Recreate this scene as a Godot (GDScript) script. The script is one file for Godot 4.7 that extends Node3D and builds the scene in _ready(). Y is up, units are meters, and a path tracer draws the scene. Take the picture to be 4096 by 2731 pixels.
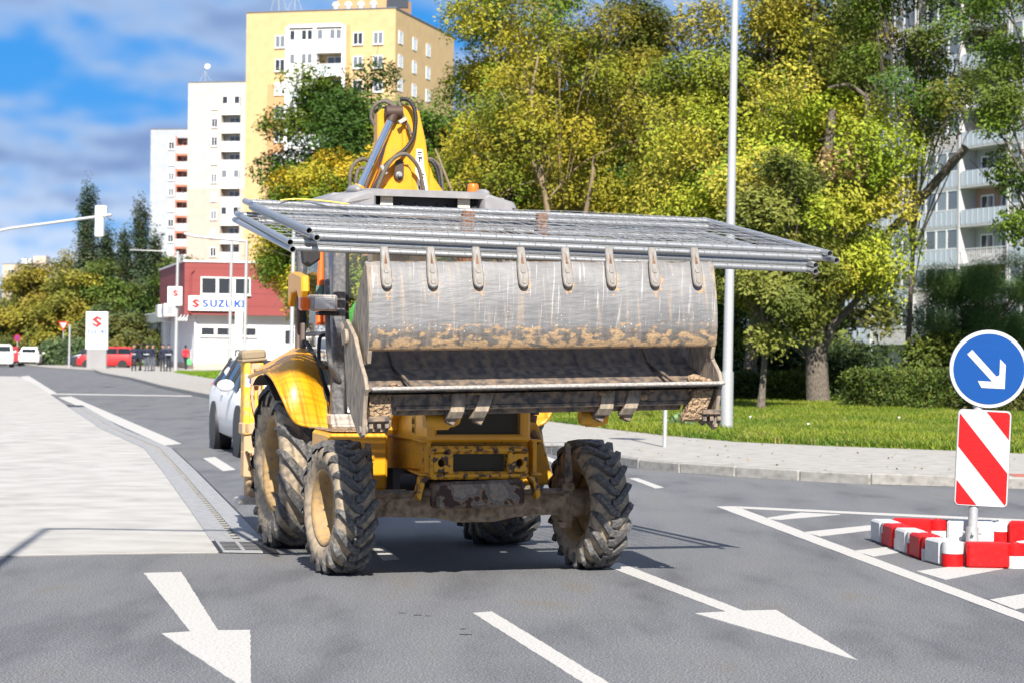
extends Node3D
# World: metres, y up, camera looks along -z. The backhoe has its own axes: x across, z forward (towards the camera).

var T := Transform3D.IDENTITY
var used := {}
var mats := {}
var rg := RandomNumberGenerator.new()
var road_y := 0.0

# ---------------------------------------------------------------- naming
func numbered(n: String) -> String:
	if not used.has(n):
		used[n] = 0
		return n
	used[n] += 1
	return "%s_%03d" % [n, used[n]]

func tag(o: Node3D, label := "", category := "", group := "", kind := "") -> Node3D:
	if label != "": o.set_meta("label", label)
	if category != "": o.set_meta("category", category)
	if group != "": o.set_meta("group", group)
	if kind != "": o.set_meta("kind", kind)
	return o

func thing(called: String, label: String, category: String, at := Vector3.ZERO, turn := 0.0, group := "") -> Node3D:
	var o := Node3D.new()
	o.name = numbered(called)
	add_child(o)
	o.position = at
	o.rotation.y = turn
	tag(o, label, category, group)
	return o

func put(st: SurfaceTool, called: String, m: Material, parent: Node3D = null) -> MeshInstance3D:
	st.generate_normals()
	var o := MeshInstance3D.new()
	o.mesh = st.commit()
	o.material_override = m
	return hang(o, called, parent)

func hang(o: Node3D, called: String, parent: Node3D = null):
	if parent == null:
		o.name = numbered(called)
		add_child(o)
	else:
		o.name = called
		parent.add_child(o, true)
	return o

func same(src: MeshInstance3D, called: String, parent: Node3D, xf: Transform3D, m: Material = null) -> MeshInstance3D:
	var o := MeshInstance3D.new()
	o.mesh = src.mesh
	o.material_override = m if m else src.material_override
	o.transform = xf
	return hang(o, called, parent)

func empty(called: String, parent: Node3D, at := Vector3.ZERO) -> Node3D:
	var o := Node3D.new()
	o.position = at
	return hang(o, called, parent)

func struct(st: SurfaceTool, called: String, m: Material) -> MeshInstance3D:
	var o := put(st, called, m)
	o.set_meta("kind", "structure")
	return o

# ---------------------------------------------------------------- mesh helpers (all go through T)
func S() -> SurfaceTool:
	var s := SurfaceTool.new()
	s.begin(Mesh.PRIMITIVE_TRIANGLES)
	s.set_smooth_group(-1)
	return s

func tr3(st: SurfaceTool, a: Vector3, b: Vector3, c: Vector3) -> void:
	st.add_vertex(T * a)
	st.add_vertex(T * b)
	st.add_vertex(T * c)

func quad(st: SurfaceTool, a: Vector3, b: Vector3, c: Vector3, d: Vector3) -> void:
	tr3(st, a, b, c)
	tr3(st, a, c, d)

# convex fan or polygon of coplanar points
func face(st: SurfaceTool, p: Array) -> void:
	for i in range(1, p.size() - 1):
		tr3(st, p[0], p[i], p[i + 1])

func box(st: SurfaceTool, c: Vector3, s: Vector3, bev := 0.0) -> void:
	var h := s * 0.5
	st.set_smooth_group(-1)
	if bev <= 0.0:
		for k in 3:
			for d in [-1.0, 1.0]:
				var n := Vector3.ZERO
				n[k] = d
				var u := Vector3.ZERO
				u[(k + 1) % 3] = d
				var w := Vector3.ZERO
				w[(k + 2) % 3] = 1.0
				quad(st, c + (n + u + w) * h, c + (n + u - w) * h, c + (n - u - w) * h, c + (n - u + w) * h)
		return
	var b: float = min(bev, min(h.x, min(h.y, h.z)) * 0.95)
	var i := h - Vector3(b, b, b)
	for k in 3:
		var k1 := (k + 1) % 3
		var k2 := (k + 2) % 3
		for d in [-1.0, 1.0]:
			var q := []
			for e in [[d, 1.0], [d, -1.0], [-d, -1.0], [-d, 1.0]]:
				var p := c
				p[k] += d * h[k]
				p[k1] += e[0] * i[k1]
				p[k2] += e[1] * i[k2]
				q.append(p)
			face(st, q)
		for d1 in [-1.0, 1.0]:
			for d2 in [-1.0, 1.0]:
				var q := []
				for e in [0, 1, 2, 3]:
					var p := c
					var along := 1.0 if e == 1 or e == 2 else -1.0
					p[k] += along * i[k]
					if e < 2:
						p[k1] += d1 * h[k1]
						p[k2] += d2 * i[k2]
					else:
						p[k1] += d1 * i[k1]
						p[k2] += d2 * h[k2]
					q.append(p)
				if d1 * d2 < 0.0: q.reverse()
				face(st, q)
	for dx in [-1.0, 1.0]:
		for dy in [-1.0, 1.0]:
			for dz in [-1.0, 1.0]:
				var a := c + Vector3(dx * h.x, dy * i.y, dz * i.z)
				var e := c + Vector3(dx * i.x, dy * h.y, dz * i.z)
				var g := c + Vector3(dx * i.x, dy * i.y, dz * h.z)
				if dx * dy * dz > 0.0: tr3(st, a, g, e)
				else: tr3(st, a, e, g)

# rings of equal length joined; closed = ring is a loop
func loft(st: SurfaceTool, rings: Array, closed := true, smooth := 0, caps := true) -> void:
	st.set_smooth_group(smooth)
	var n: int = rings[0].size()
	var m := n if closed else n - 1
	for r in rings.size() - 1:
		var a = rings[r]
		var b = rings[r + 1]
		for k in m:
			var k2 := (k + 1) % n
			quad(st, a[k], b[k], b[k2], a[k2])
	if caps and closed:
		st.set_smooth_group(-1)
		var first = rings[0]
		var last = rings[rings.size() - 1]
		for k in range(1, n - 1):
			tr3(st, first[0], first[k], first[k + 1])
			tr3(st, last[0], last[k + 1], last[k])

func frame_of(d: Vector3) -> Basis:
	var z := d.normalized()
	var up := Vector3.UP if absf(z.y) < 0.95 else Vector3.RIGHT
	var x := up.cross(z).normalized()
	return Basis(x, z.cross(x), z)

# a round bar along points, one radius or one per point
func tube(st: SurfaceTool, pts: Array, rad, n := 8, caps := true) -> void:
	var rings := []
	var b := frame_of(pts[1] - pts[0])
	for i in pts.size():
		var d: Vector3
		if i == 0: d = pts[1] - pts[0]
		elif i == pts.size() - 1: d = pts[i] - pts[i - 1]
		else: d = (pts[i] - pts[i - 1]).normalized() + (pts[i + 1] - pts[i]).normalized()
		d = d.normalized()
		var x := (b.x - d * b.x.dot(d)).normalized()
		b = Basis(x, d.cross(x), d)
		var r: float = rad[i] if rad is Array else rad
		var ring := PackedVector3Array()
		for k in n:
			var a := -TAU * k / n
			ring.append(pts[i] + (b.x * cos(a) + b.y * sin(a)) * r)
		rings.append(ring)
	loft(st, rings, true, 1, caps)

func cyl(st: SurfaceTool, a: Vector3, b: Vector3, r0: float, r1 := -1.0, n := 16) -> void:
	tube(st, [a, b], [r0, r0 if r1 < 0.0 else r1], n)

# open pipe with a wall thickness
func pipe(st: SurfaceTool, a: Vector3, b: Vector3, r: float, wall := 0.003, n := 12) -> void:
	tube(st, [a, b], r, n, false)
	tube(st, [b, a], r - wall, n, false)
	for e in [[a, b], [b, a]]:
		var f := frame_of(b - a)
		st.set_smooth_group(-1)
		for k in n:
			var p := []
			for q in [k, k + 1]:
				var an: float = -TAU * q / n
				p.append(f.x * cos(an) + f.y * sin(an))
			quad(st, e[0] + p[0] * r, e[0] + p[1] * r, e[0] + p[1] * (r - wall), e[0] + p[0] * (r - wall))

# profile of (radius, height) turned about the y axis of T
func lathe(st: SurfaceTool, prof: Array, n := 24, smooth_all := true) -> void:
	var rings := []
	for p in prof:
		var ring := PackedVector3Array()
		for k in n:
			var a := TAU * k / n
			ring.append(Vector3(cos(a) * p.x, p.y, sin(a) * p.x))
		rings.append(ring)
	if smooth_all:
		loft(st, rings, true, 1, false)
	else:
		for i in rings.size() - 1:
			loft(st, [rings[i], rings[i + 1]], true, 1 + i, false)

func area2(p: PackedVector2Array) -> float:
	var s := 0.0
	for i in p.size():
		var a := p[i]
		var b := p[(i + 1) % p.size()]
		s += a.x * b.y - b.x * a.y
	return s

# polygon in xy of T, from z0 to z1, edge chamfer bev
func prism(st: SurfaceTool, pts, z0: float, z1: float, bev := 0.0) -> void:
	var poly := PackedVector2Array(pts)
	if area2(poly) < 0.0: poly.reverse()
	var inner := poly
	if bev > 0.0:
		var n := poly.size()
		inner = PackedVector2Array()
		for i in n:
			var d0 := (poly[i] - poly[(i + n - 1) % n]).normalized()
			var d1 := (poly[(i + 1) % n] - poly[i]).normalized()
			var nn := (Vector2(-d0.y, d0.x) + Vector2(-d1.y, d1.x))
			nn = nn / max(0.35, nn.length_squared()) * 2.0 if nn.length() > 0.01 else Vector2.ZERO
			inner.append(poly[i] + nn * bev)
	st.set_smooth_group(-1)
	var ids := Geometry2D.triangulate_polygon(inner)
	for i in range(0, ids.size(), 3):
		var a := inner[ids[i]]
		var b := inner[ids[i + 1]]
		var c := inner[ids[i + 2]]
		if (b - a).cross(c - a) < 0.0:
			var t := b
			b = c
			c = t
		tr3(st, Vector3(a.x, a.y, z1), Vector3(c.x, c.y, z1), Vector3(b.x, b.y, z1))
		tr3(st, Vector3(a.x, a.y, z0), Vector3(b.x, b.y, z0), Vector3(c.x, c.y, z0))
	var levels := [[inner, z0], [poly, z0 + bev], [poly, z1 - bev], [inner, z1]] if bev > 0.0 else [[poly, z0], [poly, z1]]
	for l in levels.size() - 1:
		for i in poly.size():
			var j := (i + 1) % poly.size()
			var p: PackedVector2Array = levels[l][0]
			var q: PackedVector2Array = levels[l + 1][0]
			quad(st, Vector3(p[i].x, p[i].y, levels[l][1]), Vector3(p[j].x, p[j].y, levels[l][1]), Vector3(q[j].x, q[j].y, levels[l + 1][1]), Vector3(q[i].x, q[i].y, levels[l + 1][1]))

# flat sheet on the ground; points are (x, z)
func sheet(st: SurfaceTool, pts, y: float, thick := 0.0) -> void:
	var keep := T
	T = T * Transform3D(Basis(Vector3.RIGHT, Vector3(0, 0, 1), Vector3(0, -1, 0)), Vector3(0, y + max(thick, 0.002), 0))
	prism(st, pts, 0.0, max(thick, 0.002))
	T = keep

# prism whose polygon lies in (z, y), extruded along x from x0 to x1
func slab(st: SurfaceTool, zy, x0: float, x1: float, bev := 0.0) -> void:
	var keep := T
	T = T * Transform3D(Basis(Vector3(0, 0, 1), Vector3(0, 1, 0), Vector3(-1, 0, 0)), Vector3.ZERO)
	prism(st, zy, -x1, -x0, bev)
	T = keep

func ellipsoid(st: SurfaceTool, c: Vector3, r: Vector3, n := 10, m := 6) -> void:
	var rings := []
	for i in m + 1:
		var a: float = lerp(-PI / 2 * 0.98, PI / 2 * 0.98, float(i) / m)
		var ring := PackedVector3Array()
		for k in n:
			var t := TAU * k / n
			ring.append(c + Vector3(cos(a) * cos(t) * r.x, sin(a) * r.y, cos(a) * sin(t) * r.z))
		rings.append(ring)
	loft(st, rings, true, 1, true)

func rrect(w: float, h: float, r: float, n := 4, c := Vector2.ZERO) -> PackedVector2Array:
	var p := PackedVector2Array()
	for q in 4:
		var o := Vector2((w / 2 - r) * (1 if q == 0 or q == 3 else -1), (h / 2 - r) * (1 if q < 2 else -1))
		for k in n + 1:
			var a := PI / 2 * (q + float(k) / n)
			p.append(c + o + Vector2(cos(a), sin(a)) * r)
	return p

func disc(r: float, n := 32, c := Vector2.ZERO) -> PackedVector2Array:
	var p := PackedVector2Array()
	for k in n:
		p.append(c + Vector2(cos(TAU * k / n), sin(TAU * k / n)) * r)
	return p

func curve(pts: Array, per := 6) -> Array:
	var out := []
	for i in pts.size() - 1:
		var p0: Vector3 = pts[max(i - 1, 0)]
		var p1: Vector3 = pts[i]
		var p2: Vector3 = pts[i + 1]
		var p3: Vector3 = pts[min(i + 2, pts.size() - 1)]
		for k in per:
			out.append(p1.cubic_interpolate(p2, p0, p3, float(k) / per))
	out.append(pts[pts.size() - 1])
	return out

func letters(text: String, height: float, depth: float, called: String, m: Material, parent: Node3D, xf: Transform3D, stretch := 1.0, bold := 700) -> void:
	var f := SystemFont.new()
	f.font_names = PackedStringArray(["Droid Sans"])
	f.font_weight = bold
	var t := TextMesh.new()
	t.font = f
	t.text = text
	t.font_size = 32
	t.pixel_size = height / 23.0
	t.depth = depth
	t.curve_step = 2.0
	var o := MeshInstance3D.new()
	o.mesh = t
	o.material_override = m
	o.transform = xf * Transform3D(Basis().scaled(Vector3(stretch, 1, 1)), Vector3.ZERO)
	hang(o, called, parent)

# ---------------------------------------------------------------- materials
func lin(r: float, g: float, b: float) -> Color:
	return Color(r, g, b).linear_to_srgb()

func noise_of(sd: int, freq: float, oct := 4, kind := FastNoiseLite.TYPE_SIMPLEX_SMOOTH) -> FastNoiseLite:
	var n := FastNoiseLite.new()
	n.seed = sd
	n.noise_type = kind
	n.frequency = freq
	n.fractal_octaves = oct
	return n

# stops: [offset, linear colour (r, g, b)] ...
func nz(sd: int, freq: float, stops: Array, size := 256, oct := 4, kind := FastNoiseLite.TYPE_SIMPLEX_SMOOTH, warp := 0.0) -> NoiseTexture2D:
	var n := noise_of(sd, freq, oct, kind)
	if warp > 0.0:
		n.domain_warp_enabled = true
		n.domain_warp_amplitude = warp
		n.domain_warp_frequency = freq * 2.0
	var g := Gradient.new()
	var offs := PackedFloat32Array()
	var cols := PackedColorArray()
	for s in stops:
		offs.append(s[0])
		cols.append(lin(s[1], s[2], s[3]))
	g.offsets = offs
	g.colors = cols
	var t := NoiseTexture2D.new()
	t.width = size
	t.height = size
	t.seamless = true
	t.noise = n
	t.color_ramp = g
	return t

func grey(sd: int, freq: float, lo: float, hi: float, size := 256, oct := 4, kind := FastNoiseLite.TYPE_SIMPLEX_SMOOTH) -> NoiseTexture2D:
	return nz(sd, freq, [[0.0, lo, lo, lo], [1.0, hi, hi, hi]], size, oct, kind)

func plain(key: String, c: Color, rough := 0.6, metal := 0.0) -> StandardMaterial3D:
	if mats.has(key): return mats[key]
	var m := StandardMaterial3D.new()
	m.albedo_color = c
	m.roughness = rough
	m.metallic = metal
	mats[key] = m
	return m

func tex(key: String, t: Texture2D, scale: float, rough := 0.7, metal := 0.0, world := false) -> StandardMaterial3D:
	if mats.has(key): return mats[key]
	var m := StandardMaterial3D.new()
	m.albedo_texture = t
	m.roughness = rough
	m.metallic = metal
	m.uv1_triplanar = true
	m.uv1_world_triplanar = world
	m.uv1_scale = Vector3(scale, scale, scale)
	mats[key] = m
	return m

func relief(m: StandardMaterial3D, t: Texture2D, cm: float) -> StandardMaterial3D:
	m.heightmap_enabled = true
	m.heightmap_texture = t
	m.heightmap_scale = cm
	return m

func glass(key: String, c: Color, a: float) -> StandardMaterial3D:
	if mats.has(key): return mats[key]
	var m := StandardMaterial3D.new()
	m.transparency = BaseMaterial3D.TRANSPARENCY_ALPHA
	m.albedo_color = Color(c.r, c.g, c.b, a)
	m.roughness = 0.04
	m.metallic_specular = 0.5
	mats[key] = m
	return m

func dull(m: StandardMaterial3D) -> StandardMaterial3D:
	m.metallic_specular = 0.3
	return m

func make_materials() -> void:
	var grain := grey(11, 0.2, 0.0, 1.0, 256, 3)
	var lumps := grey(12, 0.03, 0.0, 1.0, 256, 5)
	var fine := grey(13, 0.35, 0.55, 1.0, 256, 2)
	mats["lumps_t"] = lumps
	mats["grain_t"] = grain
	# ground
	var a := tex("asphalt", nz(21, 0.27, [[0.0, 0.024, 0.027, 0.032], [0.34, 0.08, 0.085, 0.094], [0.52, 0.128, 0.134, 0.144], [0.70, 0.21, 0.216, 0.226], [1.0, 0.48, 0.48, 0.475]], 512, 5), 0.5, 0.85, 0.0, true)
	relief(a, nz(22, 0.42, [[0.0, 0, 0, 0], [1.0, 1, 1, 1]], 512, 2), 0.3)
	a.detail_enabled = true
	a.detail_blend_mode = BaseMaterial3D.BLEND_MODE_MUL
	a.detail_albedo = nz(23, 0.012, [[0.0, 0.55, 0.55, 0.57], [0.2, 0.72, 0.72, 0.735], [0.42, 0.9, 0.9, 0.91], [0.7, 1, 1, 1], [0.86, 1.0, 0.98, 0.94], [1.0, 1.0, 0.9, 0.76]], 512, 7, FastNoiseLite.TYPE_SIMPLEX_SMOOTH, 18.0)
	a.detail_uv_layer = BaseMaterial3D.DETAIL_UV_2
	a.uv2_triplanar = true
	a.uv2_world_triplanar = true
	a.uv2_scale = Vector3(0.2, 0.11, 0.055)
	var c := tex("concrete", nz(24, 0.02, [[0.0, 0.27, 0.265, 0.25], [0.3, 0.335, 0.33, 0.315], [0.6, 0.38, 0.375, 0.36], [1.0, 0.43, 0.425, 0.41]], 512, 6), 0.13, 0.85, 0.0, true)
	c.detail_enabled = true
	c.detail_blend_mode = BaseMaterial3D.BLEND_MODE_MUL
	c.detail_albedo = nz(25, 0.3, [[0.0, 0.93, 0.93, 0.93], [0.4, 0.98, 0.98, 0.98], [1.0, 1, 1, 1]], 256, 4)
	c.detail_uv_layer = BaseMaterial3D.DETAIL_UV_2
	c.uv2_triplanar = true
	c.uv2_world_triplanar = true
	c.uv2_scale = Vector3(1.5, 0.8, 0.35)
	tex("drain", nz(26, 0.04, [[0.0, 0.2, 0.21, 0.22], [0.5, 0.255, 0.262, 0.275], [1.0, 0.31, 0.31, 0.31]], 256, 5), 0.9, 0.8, 0.0, true)
	tex("tar", nz(27, 0.2, [[0.0, 0.01, 0.01, 0.011], [1.0, 0.03, 0.03, 0.032]], 128, 3), 2.0, 0.6, 0.0, true)
	tex("kerb", nz(28, 0.05, [[0.0, 0.13, 0.127, 0.12], [0.4, 0.24, 0.235, 0.222], [1.0, 0.33, 0.325, 0.31]], 256, 5), 0.6, 0.85, 0.0, true)
	var w := tex("walk", nz(29, 0.03, [[0.0, 0.26, 0.25, 0.235], [0.5, 0.345, 0.335, 0.315], [1.0, 0.40, 0.385, 0.365]], 256, 6), 0.35, 0.9, 0.0, true)
	w.detail_enabled = true
	w.detail_blend_mode = BaseMaterial3D.BLEND_MODE_MUL
	w.detail_albedo = nz(30, 0.25, [[0.0, 0.6, 0.59, 0.57], [0.45, 0.97, 0.97, 0.97], [1.0, 1, 1, 1]], 256, 3)
	w.detail_uv_layer = BaseMaterial3D.DETAIL_UV_2
	w.uv2_triplanar = true
	w.uv2_world_triplanar = true
	w.uv2_scale = Vector3(0.35, 1, 2.0)
	var p := tex("road_paint", nz(31, 0.12, [[0.0, 0.13, 0.13, 0.13], [0.14, 0.22, 0.22, 0.22], [0.26, 0.36, 0.355, 0.34], [0.5, 0.43, 0.425, 0.41], [1.0, 0.49, 0.485, 0.47]], 512, 6), 0.7, 0.75, 0.0, true)
	relief(p, grain, 0.25)
	tex("turf", nz(32, 0.05, [[0.0, 0.05, 0.085, 0.012], [0.5, 0.10, 0.17, 0.016], [1.0, 0.16, 0.2, 0.03]], 256, 5), 0.6, 0.95, 0.0, true)
	tex("earth", nz(33, 0.05, [[0.0, 0.05, 0.045, 0.03], [0.5, 0.08, 0.09, 0.03], [1.0, 0.12, 0.11, 0.05]], 256, 5), 0.2, 0.95, 0.0, true)
	# machine
	var y := tex("yellow", nz(41, 0.025, [[0.0, 0.60, 0.268, 0.004], [0.55, 0.66, 0.308, 0.004], [0.78, 0.64, 0.308, 0.012], [1.0, 0.48, 0.25, 0.05]], 256, 5), 0.7, 0.42)
	y.clearcoat_enabled = true
	y.clearcoat = 0.35
	y.clearcoat_roughness = 0.25
	var yd := tex("yellow_dirty", nz(42, 0.03, [[0.0, 0.20, 0.14, 0.075], [0.22, 0.46, 0.27, 0.07], [0.40, 0.62, 0.295, 0.015], [0.86, 0.68, 0.325, 0.012], [0.9, 0.16, 0.09, 0.05], [1.0, 0.09, 0.05, 0.035]], 512, 6), 0.9, 0.6)
	relief(yd, lumps, 0.15)
	tex("yellow_chipped", nz(43, 0.022, [[0.0, 0.05, 0.028, 0.022], [0.36, 0.065, 0.032, 0.026], [0.395, 0.22, 0.17, 0.12], [0.42, 0.52, 0.29, 0.03], [0.5, 0.64, 0.30, 0.012], [0.8, 0.66, 0.325, 0.016], [0.92, 0.40, 0.30, 0.16], [1.0, 0.25, 0.2, 0.15]], 512, 6, FastNoiseLite.TYPE_SIMPLEX_SMOOTH, 12.0), 1.0, 0.62)
	var bb := tex("ballast", nz(44, 0.018, [[0.0, 0.035, 0.016, 0.012], [0.38, 0.045, 0.022, 0.016], [0.42, 0.26, 0.16, 0.09], [0.47, 0.17, 0.15, 0.13], [0.55, 0.11, 0.105, 0.10], [0.66, 0.27, 0.22, 0.165], [0.75, 0.17, 0.15, 0.135], [1.0, 0.33, 0.26, 0.19]], 512, 6, FastNoiseLite.TYPE_SIMPLEX_SMOOTH, 10.0), 0.55, 0.75)
	relief(bb, lumps, 0.4)
	var ax := tex("axle_dirt", nz(45, 0.03, [[0.0, 0.10, 0.072, 0.048], [0.5, 0.25, 0.185, 0.125], [1.0, 0.4, 0.31, 0.215]], 256, 6), 1.5, 0.9)
	relief(ax, lumps, 0.6)
	var ds := tex("dark_steel", nz(46, 0.03, [[0.0, 0.03, 0.029, 0.034], [0.34, 0.07, 0.061, 0.056], [0.55, 0.17, 0.128, 0.093], [1.0, 0.3, 0.205, 0.13]], 512, 7), 0.8, 0.62)
	relief(ds, lumps, 0.25)
	var ms := tex("muddy_steel", nz(47, 0.03, [[0.0, 0.11, 0.095, 0.08], [0.45, 0.24, 0.205, 0.165], [0.7, 0.31, 0.25, 0.185], [1.0, 0.48, 0.35, 0.22]], 512, 7), 1.2, 0.75)
	ms.uv1_scale = Vector3(1.6, 0.5, 1.6)
	relief(ms, lumps, 0.25)
	var mud := tex("mud", nz(48, 0.05, [[0.0, 0.15, 0.10, 0.06], [0.5, 0.33, 0.23, 0.14], [1.0, 0.46, 0.33, 0.21]], 256, 6), 3.0, 0.95)
	relief(mud, nz(49, 0.03, [[0.0, 0, 0, 0], [1.0, 1, 1, 1]], 256, 6, FastNoiseLite.TYPE_SIMPLEX), 3.0)
	tex("worn_steel", nz(50, 0.05, [[0.0, 0.18, 0.165, 0.15], [0.5, 0.33, 0.315, 0.30], [1.0, 0.5, 0.48, 0.46]], 256, 6), 3.0, 0.55, 0.15)
	var tt := tex("tooth_steel", nz(51, 0.04, [[0.0, 0.26, 0.165, 0.09], [0.3, 0.175, 0.16, 0.145], [0.6, 0.2, 0.195, 0.19], [1.0, 0.3, 0.295, 0.29]], 256, 6), 2.5, 0.55, 0.1)
	tt.uv1_scale = Vector3(5, 1.5, 5)
	tex("tyre_dusty", nz(52, 0.02, [[0.0, 0.075, 0.07, 0.063], [0.3, 0.19, 0.165, 0.13], [0.55, 0.33, 0.265, 0.19], [1.0, 0.45, 0.36, 0.25]], 512, 6), 1.3, 0.9)
	var lug := tex("tyre_lug", nz(53, 0.03, [[0.0, 0.04, 0.043, 0.05], [0.45, 0.07, 0.073, 0.08], [0.7, 0.13, 0.12, 0.105], [1.0, 0.28, 0.225, 0.165]], 512, 6), 2.2, 0.75)
	relief(lug, lumps, 0.12)
	tex("rim_dusty", nz(54, 0.03, [[0.0, 0.16, 0.11, 0.065], [0.4, 0.29, 0.2, 0.11], [0.7, 0.36, 0.24, 0.10], [1.0, 0.34, 0.2, 0.04]], 256, 6), 2.0, 0.8)
	tex("stab_dusty", nz(55, 0.03, [[0.0, 0.40, 0.26, 0.13], [0.35, 0.55, 0.36, 0.15], [0.55, 0.75, 0.45, 0.04], [1.0, 0.80, 0.47, 0.02]], 256, 6), 1.6, 0.7)
	var rb := tex("rust_beam", nz(56, 0.04, [[0.0, 0.05, 0.025, 0.015], [0.5, 0.15, 0.075, 0.04], [1.0, 0.3, 0.16, 0.09]], 256, 6), 3.0, 0.85)
	relief(rb, lumps, 0.3)
	tex("galvanised", nz(57, 0.06, [[0.0, 0.30, 0.315, 0.33], [0.5, 0.39, 0.405, 0.42], [1.0, 0.48, 0.49, 0.50]], 256, 4), 3.0, 0.38, 0.7)
	tex("post_zinc", nz(58, 0.06, [[0.0, 0.36, 0.375, 0.39], [0.5, 0.43, 0.445, 0.46], [1.0, 0.5, 0.51, 0.52]], 256, 4), 1.5, 0.5, 0.35)
	plain("wire", lin(0.46, 0.48, 0.5), 0.35, 0.6)
	tex("roof_grey", nz(59, 0.03, [[0.0, 0.19, 0.19, 0.2], [0.6, 0.235, 0.235, 0.245], [1.0, 0.28, 0.275, 0.28]], 256, 5), 0.8, 0.5)
	tex("skirt_grey", nz(60, 0.04, [[0.0, 0.30, 0.25, 0.2], [0.5, 0.43, 0.40, 0.37], [1.0, 0.5, 0.48, 0.46]], 256, 5), 1.5, 0.6)
	tex("cab_frame", nz(61, 0.04, [[0.0, 0.07, 0.076, 0.085], [0.6, 0.12, 0.125, 0.135], [0.8, 0.16, 0.155, 0.15], [1.0, 0.3, 0.22, 0.14]], 256, 6), 2.5, 0.5)
	plain("black", lin(0.012, 0.012, 0.013), 0.55)
	plain("black_soft", lin(0.025, 0.025, 0.027), 0.75)
	plain("hose", lin(0.03, 0.03, 0.03), 0.55)
	plain("interior", lin(0.04, 0.042, 0.045), 0.8)
	tex("hose_dusty", nz(62, 0.06, [[0.0, 0.05, 0.045, 0.04], [1.0, 0.17, 0.145, 0.115]], 128, 4), 4.0, 0.8)
	plain("chrome", lin(0.75, 0.77, 0.8), 0.07, 1.0)
	plain("steel", lin(0.42, 0.42, 0.42), 0.4, 0.7)
	plain("lamp_white", lin(0.75, 0.76, 0.72), 0.2)
	plain("led", lin(0.62, 0.58, 0.44), 0.25)
	plain("grille_wire", lin(0.07, 0.06, 0.025), 0.6)
	var am := plain("amber", lin(0.9, 0.2, 0.01), 0.15)
	am.backlight_enabled = true
	am.backlight = lin(0.5, 0.12, 0.01)
	am.clearcoat_enabled = true
	am.clearcoat = 0.8
	plain("orange_cloth", lin(0.95, 0.16, 0.03), 0.85)
	plain("green_cloth", lin(0.05, 0.28, 0.04), 0.85)
	plain("band_grey", lin(0.10, 0.16, 0.13), 0.8)
	plain("white", lin(0.78, 0.78, 0.78), 0.5)
	plain("white_gloss", lin(0.80, 0.81, 0.82), 0.25)
	dull(tex("sign_red", nz(724, 0.03, [[0.0, 0.33, 0.0225, 0.0243], [0.3, 0.464, 0.00768, 0.0104], [1.0, 0.5, 0.004, 0.007]], 256, 6), 3.5, 0.55))
	dull(tex("sign_blue", nz(728, 0.03, [[0.0, 0.012, 0.05, 0.17], [0.3, 0.002, 0.054, 0.23], [1.0, 0.001, 0.06, 0.26]], 256, 6), 3.5, 0.55))
	dull(tex("sign_white", nz(731, 0.03, [[0.0, 0.33, 0.336, 0.349], [0.3, 0.464, 0.473, 0.492], [1.0, 0.50, 0.51, 0.53]], 256, 6), 3.5, 0.55))
	plain("sign_back", lin(0.33, 0.34, 0.35), 0.5, 0.3)
	dull(tex("block_red", nz(727, 0.03, [[0.0, 0.318, 0.0237, 0.025], [0.3, 0.446, 0.00952, 0.0114], [1.0, 0.48, 0.006, 0.008]], 256, 6), 2.5, 0.50))
	dull(tex("block_white", nz(734, 0.03, [[0.0, 0.342, 0.349, 0.361], [0.3, 0.482, 0.492, 0.51], [1.0, 0.52, 0.53, 0.55]], 256, 6), 2.5, 0.50))
	for k in ["sign_red", "sign_blue", "sign_white"]: mats[k].uv1_scale = Vector3(0.5, 16, 0.5)
	# cab glass, car glass, window glass
	glass("cab_glass", Color(0.07, 0.15, 0.14), 0.5)
	glass("clear_glass", Color(0.6, 0.65, 0.66), 0.08)
	plain("car_glass", lin(0.012, 0.018, 0.022), 0.05)
	plain("pane_dark", lin(0.035, 0.04, 0.05), 0.08)
	plain("pane_mid", lin(0.16, 0.18, 0.21), 0.12)
	plain("pane_curtain", lin(0.5, 0.5, 0.52), 0.35)
	plain("pane_rough", lin(0.25, 0.29, 0.34), 0.5)
	plain("pane_blue", lin(0.33, 0.42, 0.48), 0.2)

func tinted(key: String, r: float, g: float, b: float, rough := 0.85) -> StandardMaterial3D:
	if mats.has(key): return mats[key]
	var m := StandardMaterial3D.new()
	m.albedo_color = lin(r, g, b)
	m.albedo_texture = mats["wall_t"]
	m.uv1_triplanar = true
	m.uv1_scale = Vector3(0.08, 0.08, 0.08)
	m.roughness = rough
	mats[key] = m
	return m

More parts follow.
